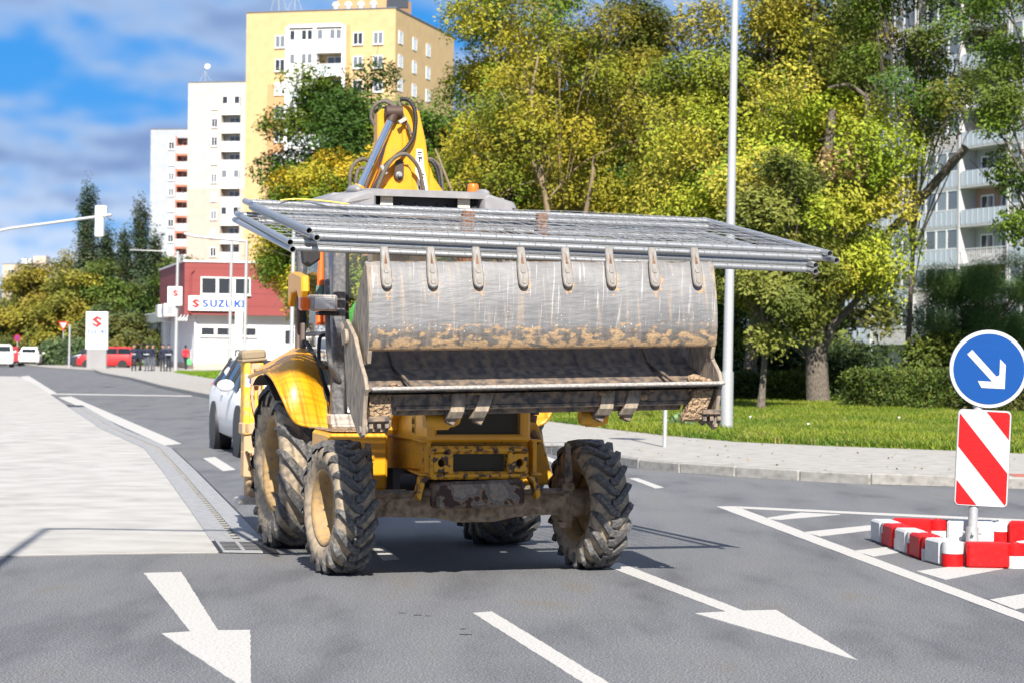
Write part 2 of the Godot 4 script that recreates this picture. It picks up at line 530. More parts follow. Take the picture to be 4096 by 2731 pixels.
# ---------------------------------------------------------------- sky
func make_sky() -> Sky:
	var w := 2048
	var h := 1024
	var big := noise_of(5, 3.0, 7)
	var wisp := noise_of(9, 7.0, 4)
	var shade := noise_of(17, 3.0, 3)
	var data := PackedFloat32Array()
	data.resize(w * h * 4)
	var half := h / 2
	for j in half + 8:
		var el := PI * (0.5 - (j + 0.5) / h)
		var y := sin(max(el, 0.0))
		var base := Color(0.018, 0.165, 0.44).lerp(Color(0.008, 0.06, 0.22), clampf((el - 0.12) / 0.8, 0, 1))
		base = base.lerp(Color(0.17, 0.33, 0.54), exp(-max(el, 0.0) * 17.0))
		for i in w:
			var az := TAU * (i + 0.5) / w
			var k := 1.0 / (y + 0.075)
			var px := sin(az) * cos(el) * k
			var pz := -cos(az) * cos(el) * k
			var n := big.get_noise_3d(px * 0.5 + 3.1, pz * 0.32 + 1.7, 0.0) * 0.5 + 0.5
			n += wisp.get_noise_3d(px * 0.8, pz * 0.6, 4.0) * 0.17
			var low := exp(-max(el, 0.0) * 20.0)
			var cover := smoothstep(0.27 - low * 0.05, 0.56 - low * 0.05, n)
			var c := base
			if cover > 0.0:
				var thick := smoothstep(0.5, 0.72, n + shade.get_noise_3d(px * 0.9, pz * 0.7, 2.0) * 0.12)
				var cl := Color(0.225, 0.295, 0.42).lerp(Color(0.125, 0.17, 0.295), thick).lerp(Color(0.50, 0.53, 0.58), clampf(1.25 - el * 15.0, 0, 0.9) * (1.0 - 0.7 * thick)).lerp(Color(0.40, 0.42, 0.45), smoothstep(0.2, 0.5, el) * (1.0 - 0.5 * thick))
				c = base.lerp(cl, cover * 0.86)
			var q := (j * w + i) * 4
			data[q] = c.r
			data[q + 1] = c.g
			data[q + 2] = c.b
			data[q + 3] = 1.0
	for j in range(half + 8, h):
		for i in w:
			var q := (j * w + i) * 4
			data[q] = 0.08
			data[q + 1] = 0.083
			data[q + 2] = 0.088
			data[q + 3] = 1.0
	var im := Image.create_from_data(w, h, false, Image.FORMAT_RGBAF, data.to_byte_array())
	var m := PanoramaSkyMaterial.new()
	m.panorama = ImageTexture.create_from_image(im)
	var s := Sky.new()
	s.sky_material = m
	return s

# ---------------------------------------------------------------- ground, road, markings
func V2(a: Array) -> PackedVector2Array:
	var p := PackedVector2Array()
	for i in range(0, a.size(), 2):
		p.append(Vector2(a[i], a[i + 1]))
	return p

func resample(p: PackedVector2Array, step: float) -> PackedVector2Array:
	var out := PackedVector2Array([p[0]])
	var left := step
	for i in p.size() - 1:
		var a := p[i]
		var b := p[i + 1]
		var l := a.distance_to(b)
		var at := left
		while at <= l:
			out.append(a.lerp(b, at / l))
			at += step
		left = at - l
	return out

func paint(pts: Array, called: String, label: String, group := "") -> void:
	var s := S()
	var rough := PackedVector2Array()
	var p := V2(pts)
	for i in p.size():
		var a := p[i]
		var b := p[(i + 1) % p.size()]
		var n := clampi(int(a.distance_to(b) / 0.07), 1, 60)
		var side := (b - a).normalized().orthogonal()
		for k in n: rough.append(a.lerp(b, float(k) / n) + (side * rg.randf_range(-0.003, 0.003) if k > 0 else Vector2.ZERO))
	sheet(s, rough if not Geometry2D.triangulate_polygon(rough).is_empty() else p, -0.002, 0.006)
	var o := put(s, called, mats["road_paint"])
	tag(o, label, "road marking", group)

func build_ground() -> void:
	var s := S()
	sheet(s, V2([-900, 200, 900, 200, 900, -1300, -900, -1300]), -0.04, 0.01)
	struct(s, "ground", mats["earth"])
	s = S()
	sheet(s, V2([-150, 40, 150, 40, 150, -62, 4, -62, -3, -140, -22, -160, -36, -420, -90, -420, -150, -130]), -0.02, 0.02)
	struct(s, "road", mats["asphalt"])
	# concrete bus bay: slabs with narrow joints
	s = S()
	var bay_l := V2([-3.67, -15.69, -2.93, -15.94, -2.16, -16.14, -2.92, -19.97, -4.36, -27.14, -5.58, -33.07, -7.74, -41.02, -11.94, -58.27, -19.37, -88.85, -26.65, -117.4, -60, -117, -60, -15.3])
	sheet(s, bay_l, 0.002, 0.003)
	var bay := struct(s, "bus_bay", mats["tar"])
	var cuts := [[-15.0, -19.2], [-19.206, -24.0], [-24.006, -29.5], [-29.506, -36.0], [-36.008, -46.0], [-46.01, -62.0], [-62.01, -118.0]]
	for c in cuts:
		for x in [[-80.0, -8.0], [-7.992, 10.0]]:
			var clip := V2([x[0], c[0], x[1], c[0], x[1], c[1], x[0], c[1]])
			for piece in Geometry2D.intersect_polygons(bay_l, clip):
				s = S()
				sheet(s, piece, 0.0, 0.010)
				put(s, "slab", mats["concrete"], bay)
	# slot drain between the bay and the asphalt
	var lp := resample(V2([-2.16, -16.14, -2.92, -19.97, -4.36, -27.14, -5.58, -33.07, -7.74, -41.02, -11.94, -58.27]), 0.25)
	s = S()
	var tarp := PackedVector2Array()
	for i in lp.size():
		tarp.append(lp[i] + Vector2(-0.03, 0))
	for i in lp.size():
		tarp.append(lp[lp.size() - 1 - i] + Vector2(0.455, 0.03))
	sheet(s, tarp, 0.004, 0.003)
	var drain := struct(s, "drain_channel", mats["tar"])
	var stone: Material = mats["drain"]
	var n := 0
	var k := 4
	while k + 16 <= lp.size():
		s = S()
		var s2 := S()
		var rib := S()
		for q in 16:
			var a := lp[k + q]
			var b := lp[k + q + 1] if k + q + 1 < lp.size() else lp[k + q]
			if q == 15: b = a.lerp(b, 0.93)
			var dd := (b - a).normalized()
			var nn := Vector2(-dd.y, dd.x)
			if nn.x < 0: nn = -nn
			sheet(s, PackedVector2Array([a, a + nn * 0.175, b + nn * 0.175, b]), 0.005, 0.012)
			sheet(s2, PackedVector2Array([a + nn * 0.235, a + nn * 0.41, b + nn * 0.41, b + nn * 0.235]), 0.005, 0.012)
			var e := a.lerp(b, 0.3)
			if n < 3: rib = S()
			sheet(rib, PackedVector2Array([a + nn * 0.176, a + nn * 0.234, e + nn * 0.234, e + nn * 0.176]), 0.005, 0.009)
			if n < 3: put(rib, "slot_rib", mats["kerb"], drain)
		put(s, "drain_stone", stone, drain)
		put(s2, "drain_stone", stone, drain)
		if n >= 3: put(rib, "slot_ribs", mats["kerb"], drain).set_meta("kind", "stuff")
		k += 16
		n += 1
	s = S()
	sheet(s, V2([-2.13, -16.15, -1.83, -16.12, -2.03, -17.1, -2.33, -17.15]), 0.005, 0.012)
	put(s, "drain_stone", stone, drain)
	for side in 2:
		var g := S()
		for r in 6:
			var z := -16.25 - r * 0.12
			var x := -2.12 + (16.15 + z) * 0.2 + side * 0.155
			sheet(g, V2([x + 0.01, z, x + 0.135, z, x + 0.125, z - 0.05, x, z - 0.05]), 0.0185, 0.002)
		put(g, "grating_slots", mats["tar"], drain)
	# painted markings
	paint([-2.46, -14.63, -2.22, -14.72, -1.56, -11.67, -1.39, -11.70, -1.13, -9.55, -1.84, -11.52, -1.70, -11.61], "lane_arrow", "white straight-ahead arrow painted in front of the concrete bus bay", "lane arrows on the asphalt")
	paint([0.68, -15.45, 0.79, -15.72, 1.38, -12.82, 1.58, -12.88, 1.73, -10.76, 1.08, -12.67, 1.27, -12.77], "lane_arrow", "white arrow painted in front of the backhoe's front tyre", "lane arrows on the asphalt")
	paint([-0.21, -12.57, -0.10, -12.65, 0.53, -9.6, 0.42, -9.55], "lane_dash", "white lane dash between the two painted arrows", "lane dashes")
	paint([-1.10, -17.0, -0.97, -16.75, -0.80, -15.81, -0.91, -15.70], "lane_dash", "white lane dash in the shade under the backhoe", "lane dashes")
	paint([-4.29, -30.32, -4.18, -30.75, -3.48, -27.51, -3.59, -27.15], "lane_dash", "white lane dash beside the drain near the white estate car", "lane dashes")
	paint([1.44, -26.5, 1.55, -26.55, 1.74, -24.73, 1.63, -24.55], "lane_dash", "white lane dash beyond the tall front tyre, near the kerb", "lane dashes")
	paint([0.40, -31.9, 0.53, -32.0, 0.72, -30.16, 0.60, -29.9], "lane_dash", "white lane dash close to the kerb behind the backhoe", "lane dashes")
	paint([-14.15, -67.9, -14.0, -69.2, -5.30, -35.0, -5.47, -34.3], "edge_line", "broad white line along the drain beside the bus bay")
	paint([-26.6, -117.6, -27.0, -121.6, -15.2, -72.9, -15.4, -71.9], "edge_line", "broad white line along the far end of the bus bay")
	paint([-15.37, -73.6, -10.6, -72.4, -10.5, -71.3, -15.15, -72.2], "crossing_line", "thin white line across the far carriageway")
	paint([2.05, -21.68, 2.25, -21.75, 3.03, -12.82, 3.05, -9.0, 2.95, -9.0, 2.94, -12.43], "hatch_line", "long white line bounding the hatched traffic island")
	paint([2.26, -21.74, 2.25, -21.5, 5.6, -19.6, 5.7, -19.85], "hatch_line", "white line behind the red and white barrier blocks")
	paint([2.35, -20.17, 2.80, -20.96, 3.15, -20.78, 2.48, -20.03], "hatch_bar", "short white hatch bar at the tip of the traffic island", "hatch bars")
	paint([2.51, -18.62, 3.22, -19.47, 3.2, -19.0, 2.59, -18.22], "hatch_bar", "white hatch bar ending at the far corner of the barrier blocks", "hatch bars")
	paint([2.66, -16.87, 3.08, -17.35, 3.05, -16.85, 2.74, -16.42], "hatch_bar", "white hatch bar beside the middle of the barrier blocks", "hatch bars")
	paint([2.86, -15.31, 3.25, -15.75, 3.55, -15.6, 2.95, -14.75], "hatch_bar", "white hatch bar at the nearest corner of the barrier blocks", "hatch bars")
	paint([2.99, -13.55, 3.46, -14.1, 3.4, -13.5, 3.03, -13.05], "hatch_bar", "nearest white hatch bar in front of the barrier blocks", "hatch bars")
	# dark drips on the asphalt
	var drip := 0
	for q in [[-0.23, -11.62, 0.028], [-0.62, -12.55, 0.016], [-0.53, -12.45, 0.022], [-0.46, -12.42, 0.014], [-0.25, -11.85, 0.016]]:
		s = S()
		var blot := PackedVector2Array()
		for w in 12:
			var rr: float = q[2] * rg.randf_range(0.6, 1.2)
			blot.append(Vector2(q[0] + cos(TAU * w / 12) * rr * 1.3, q[1] + sin(TAU * w / 12) * rr * 0.8))
		sheet(s, blot, -0.001, 0.003)
		tag(put(s, "oil_drip", mats["tar"]), ["dark drip on the asphalt beside the near end of the middle lane dash", "small dark drip in the row in front of the axle, farthest from the dash", "largest dark drip of the row on the asphalt in front of the axle", "dark drip of the row in front of the axle, nearest the dash", "small dark drip on the asphalt just beyond the nearest one"][drip], "oil stain", "oil drips")
		drip += 1
	# pavement with kerb stones
	var kl := V2([14.0, -23.6, 9.0, -24.45, 5.94, -25.21, 4.26, -25.75, 3.57, -26.33, 2.85, -27.04, 2.16, -27.89, 1.56, -29.0, 0.62, -32.6, -0.6, -37.0, -3.2, -46.0, -9.45, -68.0, -13.65, -84.8, -18.98, -108.4, -24.5, -130.0, -31, -160])
	var ge := V2([16.0, -30.6, 11.0, -31.2, 7.47, -31.8, 6.67, -32.52, 4.9, -33.77, 3.68, -34.95, 2.67, -37.45, 1.83, -40.44, 0.64, -45.3, -1.0, -55.0, -5.0, -72.0, -9.6, -92.0, -13.7, -103.0, -19.6, -129.5, -21, -136, -21, -160])
	var poly := PackedVector2Array()
	for p in kl: poly.append(p + Vector2(0.14, -0.08))
	for i in ge.size(): poly.append(ge[ge.size() - 1 - i])
	s = S()
	sheet(s, poly, -0.01, 0.135)
	var walk := struct(s, "pavement", mats["walk"])
	var ks := resample(kl.slice(0, 10), 1.0)
	for i in ks.size() - 1:
		var a := ks[i]
		var b := ks[i + 1].lerp(a, 0.012)
		var dd := (b - a).normalized()
		var nn := Vector2(dd.y, -dd.x)
		if nn.y > 0: nn = -nn
		s = S()
		T = Transform3D(Basis(Vector3(dd.x, 0, dd.y), Vector3.UP, Vector3(dd.x, 0, dd.y).cross(Vector3.UP)), Vector3((a.x + b.x) / 2 + nn.x * 0.075, 0.058 + 0.004 * sin(i * 2.3), (a.y + b.y) / 2 + nn.y * 0.075))
		box(s, Vector3.ZERO, Vector3(a.distance_to(b), 0.15, 0.15), 0.018)
		T = Transform3D.IDENTITY
		put(s, "kerb_stone", mats["kerb"], walk)
	s = S()
	var far := kl.slice(9)
	for i in far.size() - 1:
		var a := far[i]
		var b := far[i + 1]
		sheet(s, PackedVector2Array([a, a + Vector2(0.16, -0.06), b + Vector2(0.16, -0.06), b]), 0.0, 0.13)
	put(s, "kerb_run", mats["kerb"], walk)
	s = S()
	sheet(s, V2([5.9, -25.3, 8.8, -24.65, 8.9, -25.6, 5.95, -26.1]), 0.126, 0.004)
	put(s, "tactile_strip", plain("tactile", lin(0.36, 0.11, 0.075), 0.9), walk)
	# lawn
	var lawn := PackedVector2Array()
	for p in ge: lawn.append(p)
	lawn.append_array(V2([30, -170, 90, -170, 90, -28, 30, -29.5]))
	s = S()
	sheet(s, lawn, 0.0, 0.138)
	struct(s, "lawn", mats["turf"])
	# forecourt of the car dealer and the far verge
	s = S()
	sheet(s, V2([-24, -136, -21, -136, -10, -139, -10, -200, -46, -200, -35, -165]), 0.0, 0.11)
	struct(s, "forecourt", mats["walk"])
	s = S()
	sheet(s, V2([-30, -172, -36.5, -172, -43, -230, -43, -420, -20, -420]), 0.0, 0.09)
	struct(s, "far_verge", mats["turf"])

# ---------------------------------------------------------------- buildings
var win_cache := {}

func window(parent: Node3D, at: Vector3, w: float, h: float, pane: String, mull := 1, called := "window", fm := "white") -> void:
	var key := "%s%.2f_%.2f_%d" % [called, w, h, mull]
	if not win_cache.has(key):
		var s := S()
		var t := 0.09
		for x in [-1.0, 1.0]: box(s, Vector3(x * (w / 2 - t / 2), 0, 0), Vector3(t, h, 0.10))
		for y in [-1.0, 1.0]: box(s, Vector3(0, y * (h / 2 - t / 2), 0), Vector3(w - 2 * t, t, 0.10))
		for k in mull: box(s, Vector3(-w / 2 + w * (k + 1.0) / (mull + 1), 0, -0.003), Vector3(t * 0.9, h - 2 * t, 0.094))
		if called == "window": box(s, Vector3(0, -h / 2 - 0.03, 0.06), Vector3(w + 0.1, 0.05, 0.22))
		s.generate_normals()
		var p := S()
		box(p, Vector3(0, 0, 0.005), Vector3(w - 0.1, h - 0.1, 0.03))
		p.generate_normals()
		win_cache[key] = [s.commit(), p.commit()]
	var o := MeshInstance3D.new()
	o.mesh = win_cache[key][0]
	o.material_override = mats[fm]
	o.position = at
	hang(o, called, parent)
	var q := MeshInstance3D.new()
	q.mesh = win_cache[key][1]
	q.material_override = mats[pane]
	hang(q, "pane", o)

func part_box(parent: Node3D, called: String, m: Material, c: Vector3, s: Vector3, bev := 0.0) -> MeshInstance3D:
	var st := S()
	box(st, c, s, bev)
	return put(st, called, m, parent)

# front wall thickness 1.4 m with open columns (loggias) cut out of it
func tower_walls(root: Node3D, w: float, d: float, h: float, cuts: Array, cut_top: float, m: Material, split := 0.0, m2: Material = null) -> void:
	var spans := []
	var x := 0.0
	for c in cuts:
		spans.append([x, c[0]])
		x = c[1]
	spans.append([x, w])
	var bands := [[0.0, h, m]] if m2 == null else [[0.0, split, m2], [split, h, m]]
	for b in bands:
		var s := S()
		for sp in spans:
			box(s, Vector3((sp[0] + sp[1]) / 2, (b[0] + b[1]) / 2, -0.7), Vector3(sp[1] - sp[0], b[1] - b[0], 1.4))
		for c in cuts:
			if b[1] > cut_top: box(s, Vector3((c[0] + c[1]) / 2, (cut_top + b[1]) / 2, -0.7), Vector3(c[1] - c[0], b[1] - cut_top, 1.4))
		box(s, Vector3(w / 2, (b[0] + b[1]) / 2, -0.7 - d / 2), Vector3(w, b[1] - b[0], d - 1.4))
		put(s, "wall", b[2], root)
	var s := S()
	box(s, Vector3(w / 2, h + 0.06, -d / 2), Vector3(w + 0.2, 0.12, d + 0.2))
	put(s, "roof", mats["pane_mid"], root)

func loggia(root: Node3D, x0: float, x1: float, y: float, glazed: bool, panel: Material, pane: String, n := 4, ph := 1.25) -> void:
	# y = floor level of the loggia
	var w := x1 - x0
	var xc := (x0 + x1) / 2
	var b := part_box(root, "balcony", panel, Vector3(xc, y + ph / 2 - 0.1, 0.06), Vector3(w - 0.16, ph, 0.06))
	part_box(b, "slab", mats["white"], Vector3(xc, y - 0.18, -0.62), Vector3(w, 0.2, 1.4))
	part_box(b, "rail", mats["white"], Vector3(xc, y + ph - 0.06, 0.07), Vector3(w - 0.04, 0.07, 0.12))
	for k in n + 1:
		part_box(b, "baluster", mats["white"], Vector3(x0 + 0.06 + (w - 0.12) * k / n, y + ph / 2 - 0.1, 0.105), Vector3(0.06, ph, 0.04))
	if glazed:
		for k in n:
			var ww := (w - 0.1) / n
			window(b, Vector3(x0 + 0.05 + ww * (k + 0.5), y + ph + 0.66, 0.02), ww, 1.26, pane if k % 3 != 1 else "pane_curtain", 0, "glazing")
	else:
		window(b, Vector3(xc + 0.2, y + 1.25, -1.39), min(1.9, w * 0.6), 2.0, "pane_mid", 1, "door")

func roof_mast(root: Node3D, x: float, y: float, z: float, h: float, dish: bool) -> void:
	var s := S()
	cyl(s, Vector3(x, y, z), Vector3(x, y + h, z), 0.07, 0.05, 8)
	for a in [Vector3(1.3, 0, 0.4), Vector3(-0.7, 0, 1.0), Vector3(-0.5, 0, -1.1)]:
		cyl(s, Vector3(x, y, z) + a, Vector3(x, y + h * 0.6, z), 0.022, -1, 5)
	for k in 4: cyl(s, Vector3(x - 0.25, y + h * (0.72 + k * 0.07), z), Vector3(x + 0.25, y + h * (0.72 + k * 0.07), z), 0.02, -1, 5)
	var m := put(s, "mast", mats["sign_back"], root)
	if dish:
		s = S()
		T = Transform3D(Basis(Vector3.RIGHT, 1.2), Vector3(x + 0.42, y + h * 0.78, z + 0.1))
		lathe(s, [Vector2(0.0, 0.0), Vector2(0.22, 0.04), Vector2(0.42, 0.13), Vector2(0.43, 0.11), Vector2(0.22, 0.01), Vector2(0.0, -0.03)], 18)
		T = Transform3D.IDENTITY
		put(s, "dish", mats["white"], m)

func build_towers() -> void:
	mats["wall_t"] = nz(71, 0.03, [[0.0, 0.86, 0.86, 0.86], [0.5, 0.95, 0.95, 0.95], [1.0, 1, 1, 1]], 256, 6)
	var yl := tinted("wall_yellow", 0.55, 0.40, 0.205)
	var orange := tinted("wall_orange", 0.54, 0.31, 0.15)
	var cream := tinted("wall_cream", 0.50, 0.465, 0.42)
	var pink := tinted("wall_pink", 0.49, 0.40, 0.34)
	var blue := tinted("wall_blue", 0.37, 0.40, 0.45)
	var salmon := tinted("wall_salmon", 0.48, 0.18, 0.12)
	var panel_b := plain("panel_blue", lin(0.52, 0.6, 0.64), 0.3)
	var panel_g := plain("panel_grey", lin(0.55, 0.56, 0.6), 0.4)
	# yellow tower
	var r := thing("tower_block", "tall yellow apartment tower with white glazed loggias and orange strip", "apartment tower", Vector3(-32.1, 0, -259.5), deg_to_rad(-15), "apartment towers")
	tower_walls(r, 18.7, 24.0, 41.8, [[5.13, 12.45]], 40.1, yl)
	part_box(r, "painted_strip", orange, Vector3(3.9, 16.6, 0.012), Vector3(2.25, 33.2, 0.03))
	part_box(r, "painted_strip", orange, Vector3(12.85, 20.0, 0.012), Vector3(0.5, 40.0, 0.03))
	for x in [5.25, 8.7, 12.33]:
		part_box(r, "loggia_pier", mats["white"], Vector3(x, 20.0, -0.55), Vector3(0.42, 40.0, 1.5))
	part_box(r, "loggia_header", mats["white"], Vector3(8.8, 40.0, -0.5), Vector3(6.64, 0.4, 1.55))
	var kinds := ["pane_dark", "pane_mid", "pane_curtain", "pane_mid"]
	for f in 14:
		var y := 38.25 - 2.8 * f
		if y < 1.5: continue
		window(r, Vector3(4.33, y, 0.03), 1.3, 1.5, ["pane_mid", "pane_dark", "pane_curtain", "pane_mid", "pane_dark", "pane_curtain"][f % 6], 1)
		window(r, Vector3(14.1, y + 0.1, 0.03), 1.25, 1.5, "pane_dark" if f % 2 == 0 else "pane_mid", 1)
		window(r, Vector3(16.6, y + 0.1, 0.03), 1.25, 1.5, "pane_mid", 1)
		loggia(r, 5.46, 8.49, y - 1.2, true, mats["panel_blue"] if f % 2 == 0 else mats["white"], kinds[f % 4])
		loggia(r, 8.91, 12.12, y - 1.2, f == 0 or f == 5 or f == 8, mats["panel_blue"], "pane_mid")
	for f in 12:
		for k in 3:
			var side := empty("side_window", r, Vector3(18.7, 38.6 - 2.8 * f, -1.9 - k * 5.5))
			side.rotation.y = PI / 2
			window(side, Vector3(0, 0, 0.03), 1.5, 1.5, "pane_blue", 1, "casement")
	var hut := part_box(r, "lift_house", orange, Vector3(12.7, 43.0, -10), Vector3(7.5, 3.2, 6))
	for k in 4:
		var s := S()
		lathe(s, [Vector2(0.35, 41.8), Vector2(0.4, 43.1), Vector2(0.55, 43.2), Vector2(0.3, 43.6), Vector2(0.02, 43.7)], 12)
		put(s, "vent", mats["white"], hut).position = Vector3(9.3 + k * 1.6, 0, -5.5)
	roof_mast(r, 2.9, 41.9, -3.0, 7.0, false)
	roof_mast(r, 4.6, 41.9, -4.0, 5.0, false)
	var sp := part_box(r, "solar_panel", mats["pane_dark"], Vector3.ZERO, Vector3(2.6, 0.1, 2.0))
	sp.position = Vector3(17.6, 43.0, -4.0)
	sp.rotation = Vector3(0.7, 0.3, 0)
	# cream tower
	r = thing("tower_block", "cream apartment tower with pink lower storeys and grey balcony column", "apartment tower", Vector3(-49.7, 0, -331), deg_to_rad(-12), "apartment towers")
	tower_walls(r, 13.0, 20.0, 42.2, [[5.35, 8.4]], 39.9, cream, 26.0, pink)
	for f in 14:
		var y := 38.8 - 2.8 * f
		if y < 1.5: continue
		window(r, Vector3(4.3, y, 0.03), 1.0, 1.45, ["pane_curtain", "pane_dark", "pane_dark", "pane_curtain", "pane_mid", "pane_curtain", "pane_mid"][f % 7], 1)
		loggia(r, 5.4, 8.35, y - 1.3, f == 0 or f == 4 or f == 6, panel_g, "pane_dark" if f != 4 else "pane_mid", 3, 1.3)
	roof_mast(r, 1.6, 42.3, -3.0, 3.4, true)
	# pale blue tower
	r = thing("tower_block", "pale blue apartment tower with salmon balcony frames", "apartment tower", Vector3(-65.2, 0, -390), deg_to_rad(-10), "apartment towers")
	tower_walls(r, 14.0, 20.0, 41.0, [[4.75, 7.6]], 39.4, blue)
	for f in 14:
		var y := 38.05 - 2.77 * f
		if y < 1.5: continue
		window(r, Vector3(3.95, y, 0.03), 1.1, 1.45, ["pane_dark", "pane_curtain", "pane_mid", "pane_mid", "pane_curtain", "pane_dark"][f % 6], 1)
		loggia(r, 4.8, 7.55, y - 1.35, false, panel_g, "pane_mid", 3, 1.25)
		part_box(r, "balcony_beam", salmon, Vector3(6.17, y - 1.62, 0.05), Vector3(2.7, 0.42, 0.14))
		part_box(r, "loggia_lining", salmon, Vector3(6.17, y + 0.3, -1.37), Vector3(2.7, 1.9, 0.03))
	part_box(r, "loggia_pier", salmon, Vector3(4.85, 20, 0.03), Vector3(0.26, 39.4, 0.16))
	# far pink block
	r = thing("apartment_block", "low pink apartment block far behind the yellowing trees", "apartment block", Vector3(-122, 0, -520))
	tower_walls(r, 16.0, 14.0, 21.6, [], 0.0, pink)
	part_box(r, "lift_house", pink, Vector3(8.3, 22.6, -5), Vector3(3.0, 2.2, 5))
	part_box(r, "roof_box", mats["white"], Vector3(5.0, 22.3, -4), Vector3(2.2, 1.4, 2))
	for k in 4:
		window(r, Vector3(2.0 + k * 4, 19.6, 0.03), 1.6, 1.5, "pane_dark", 1)
	roof_mast(r, 9.6, 23.6, -5.0, 2.4, false)
	# grey block on the right, balconies facing the lawn
	r = thing("balcony_block", "grey panel block with blue white balconies behind the lawn trees", "apartment block", Vector3(26.6, 0, -174), deg_to_rad(-68))
	var grey_w := tinted("wall_grey", 0.36, 0.36, 0.37)
	var white_w := tinted("wall_offwhite", 0.52, 0.52, 0.53)
	var brown := tinted("wall_brown", 0.36, 0.22, 0.17)
	part_box(r, "wall", grey_w, Vector3(24, 15.5, -6.0), Vector3(48, 31, 12))
	var pb := plain("panel_sky", lin(0.50, 0.55, 0.62), 0.85)
	for f in 11:
		var y := 2.7 + 2.8 * f
		part_box(r, "floor_slab", white_w, Vector3(24, y - 0.1, 0.68), Vector3(48, 0.2, 1.34))
		for b in 7:
			var x := 0.2 + b * 6.0
			var lines := 9
			if (f * 5 + b * 3) % 4 != 3:
				var p := part_box(r, "parapet", pb, Vector3(x + 2.9, y + 0.52, 1.33), Vector3(5.6, 1.05, 0.05))
				for q in lines: part_box(p, "panel_seam", pb, Vector3(x + 0.2 + 5.4 * q / (lines - 1.0), y + 0.52, 1.368), Vector3(0.05, 1.05, 0.02))
			else:
				var s := S()
				for q in 24: box(s, Vector3(x + 0.2 + q * 0.24, y + 0.5, 1.33), Vector3(0.03, 1.0, 0.03))
				box(s, Vector3(x + 2.9, y + 1.02, 1.33), Vector3(5.6, 0.06, 0.06))
				put(s, "railing", mats["white"], r)
			if (f * 3 + b * 2) % 3 != 0:
				for q in 4: window(r, Vector3(x + 0.8 + q * 1.4, y + 1.82, 1.30), 1.38, 1.5, "pane_rough" if q % 2 == 0 else "pane_mid", 0, "glazing", "white")
			else:
				part_box(r, "loggia_lining", brown if (f + b) % 2 == 0 else grey_w, Vector3(x + 2.9, y + 1.3, 0.02), Vector3(5.6, 2.6, 0.04))
				window(r, Vector3(x + 1.6, y + 1.35, 0.06), 1.6, 1.5, "pane_dark", 1)
				window(r, Vector3(x + 3.8, y + 1.1, 0.06), 1.0, 2.1, "pane_dark", 0, "door")
	for b in 8:
		part_box(r, "balcony_fin", white_w, Vector3(b * 6.0 + 0.05, 15.5, 0.70), Vector3(0.22, 31, 1.38))

func s_mark(h: float, depth: float) -> SurfaceTool:
	var s := S()
	var p := V2([0.05, 0.68, 0.50, 1.0, 0.97, 0.72, 0.80, 0.60, 0.55, 0.745, 0.46, 0.685, 0.95, 0.32, 0.50, 0.0, 0.03, 0.28, 0.20, 0.40, 0.45, 0.255, 0.54, 0.315])
	for i in p.size(): p[i] = (p[i] - Vector2(0.5, 0.5)) * h
	prism(s, p, 0.0, depth)
	return s

func at3(x: float, y: float, z: float) -> Transform3D:
	return Transform3D(Basis.IDENTITY, Vector3(x, y, z))

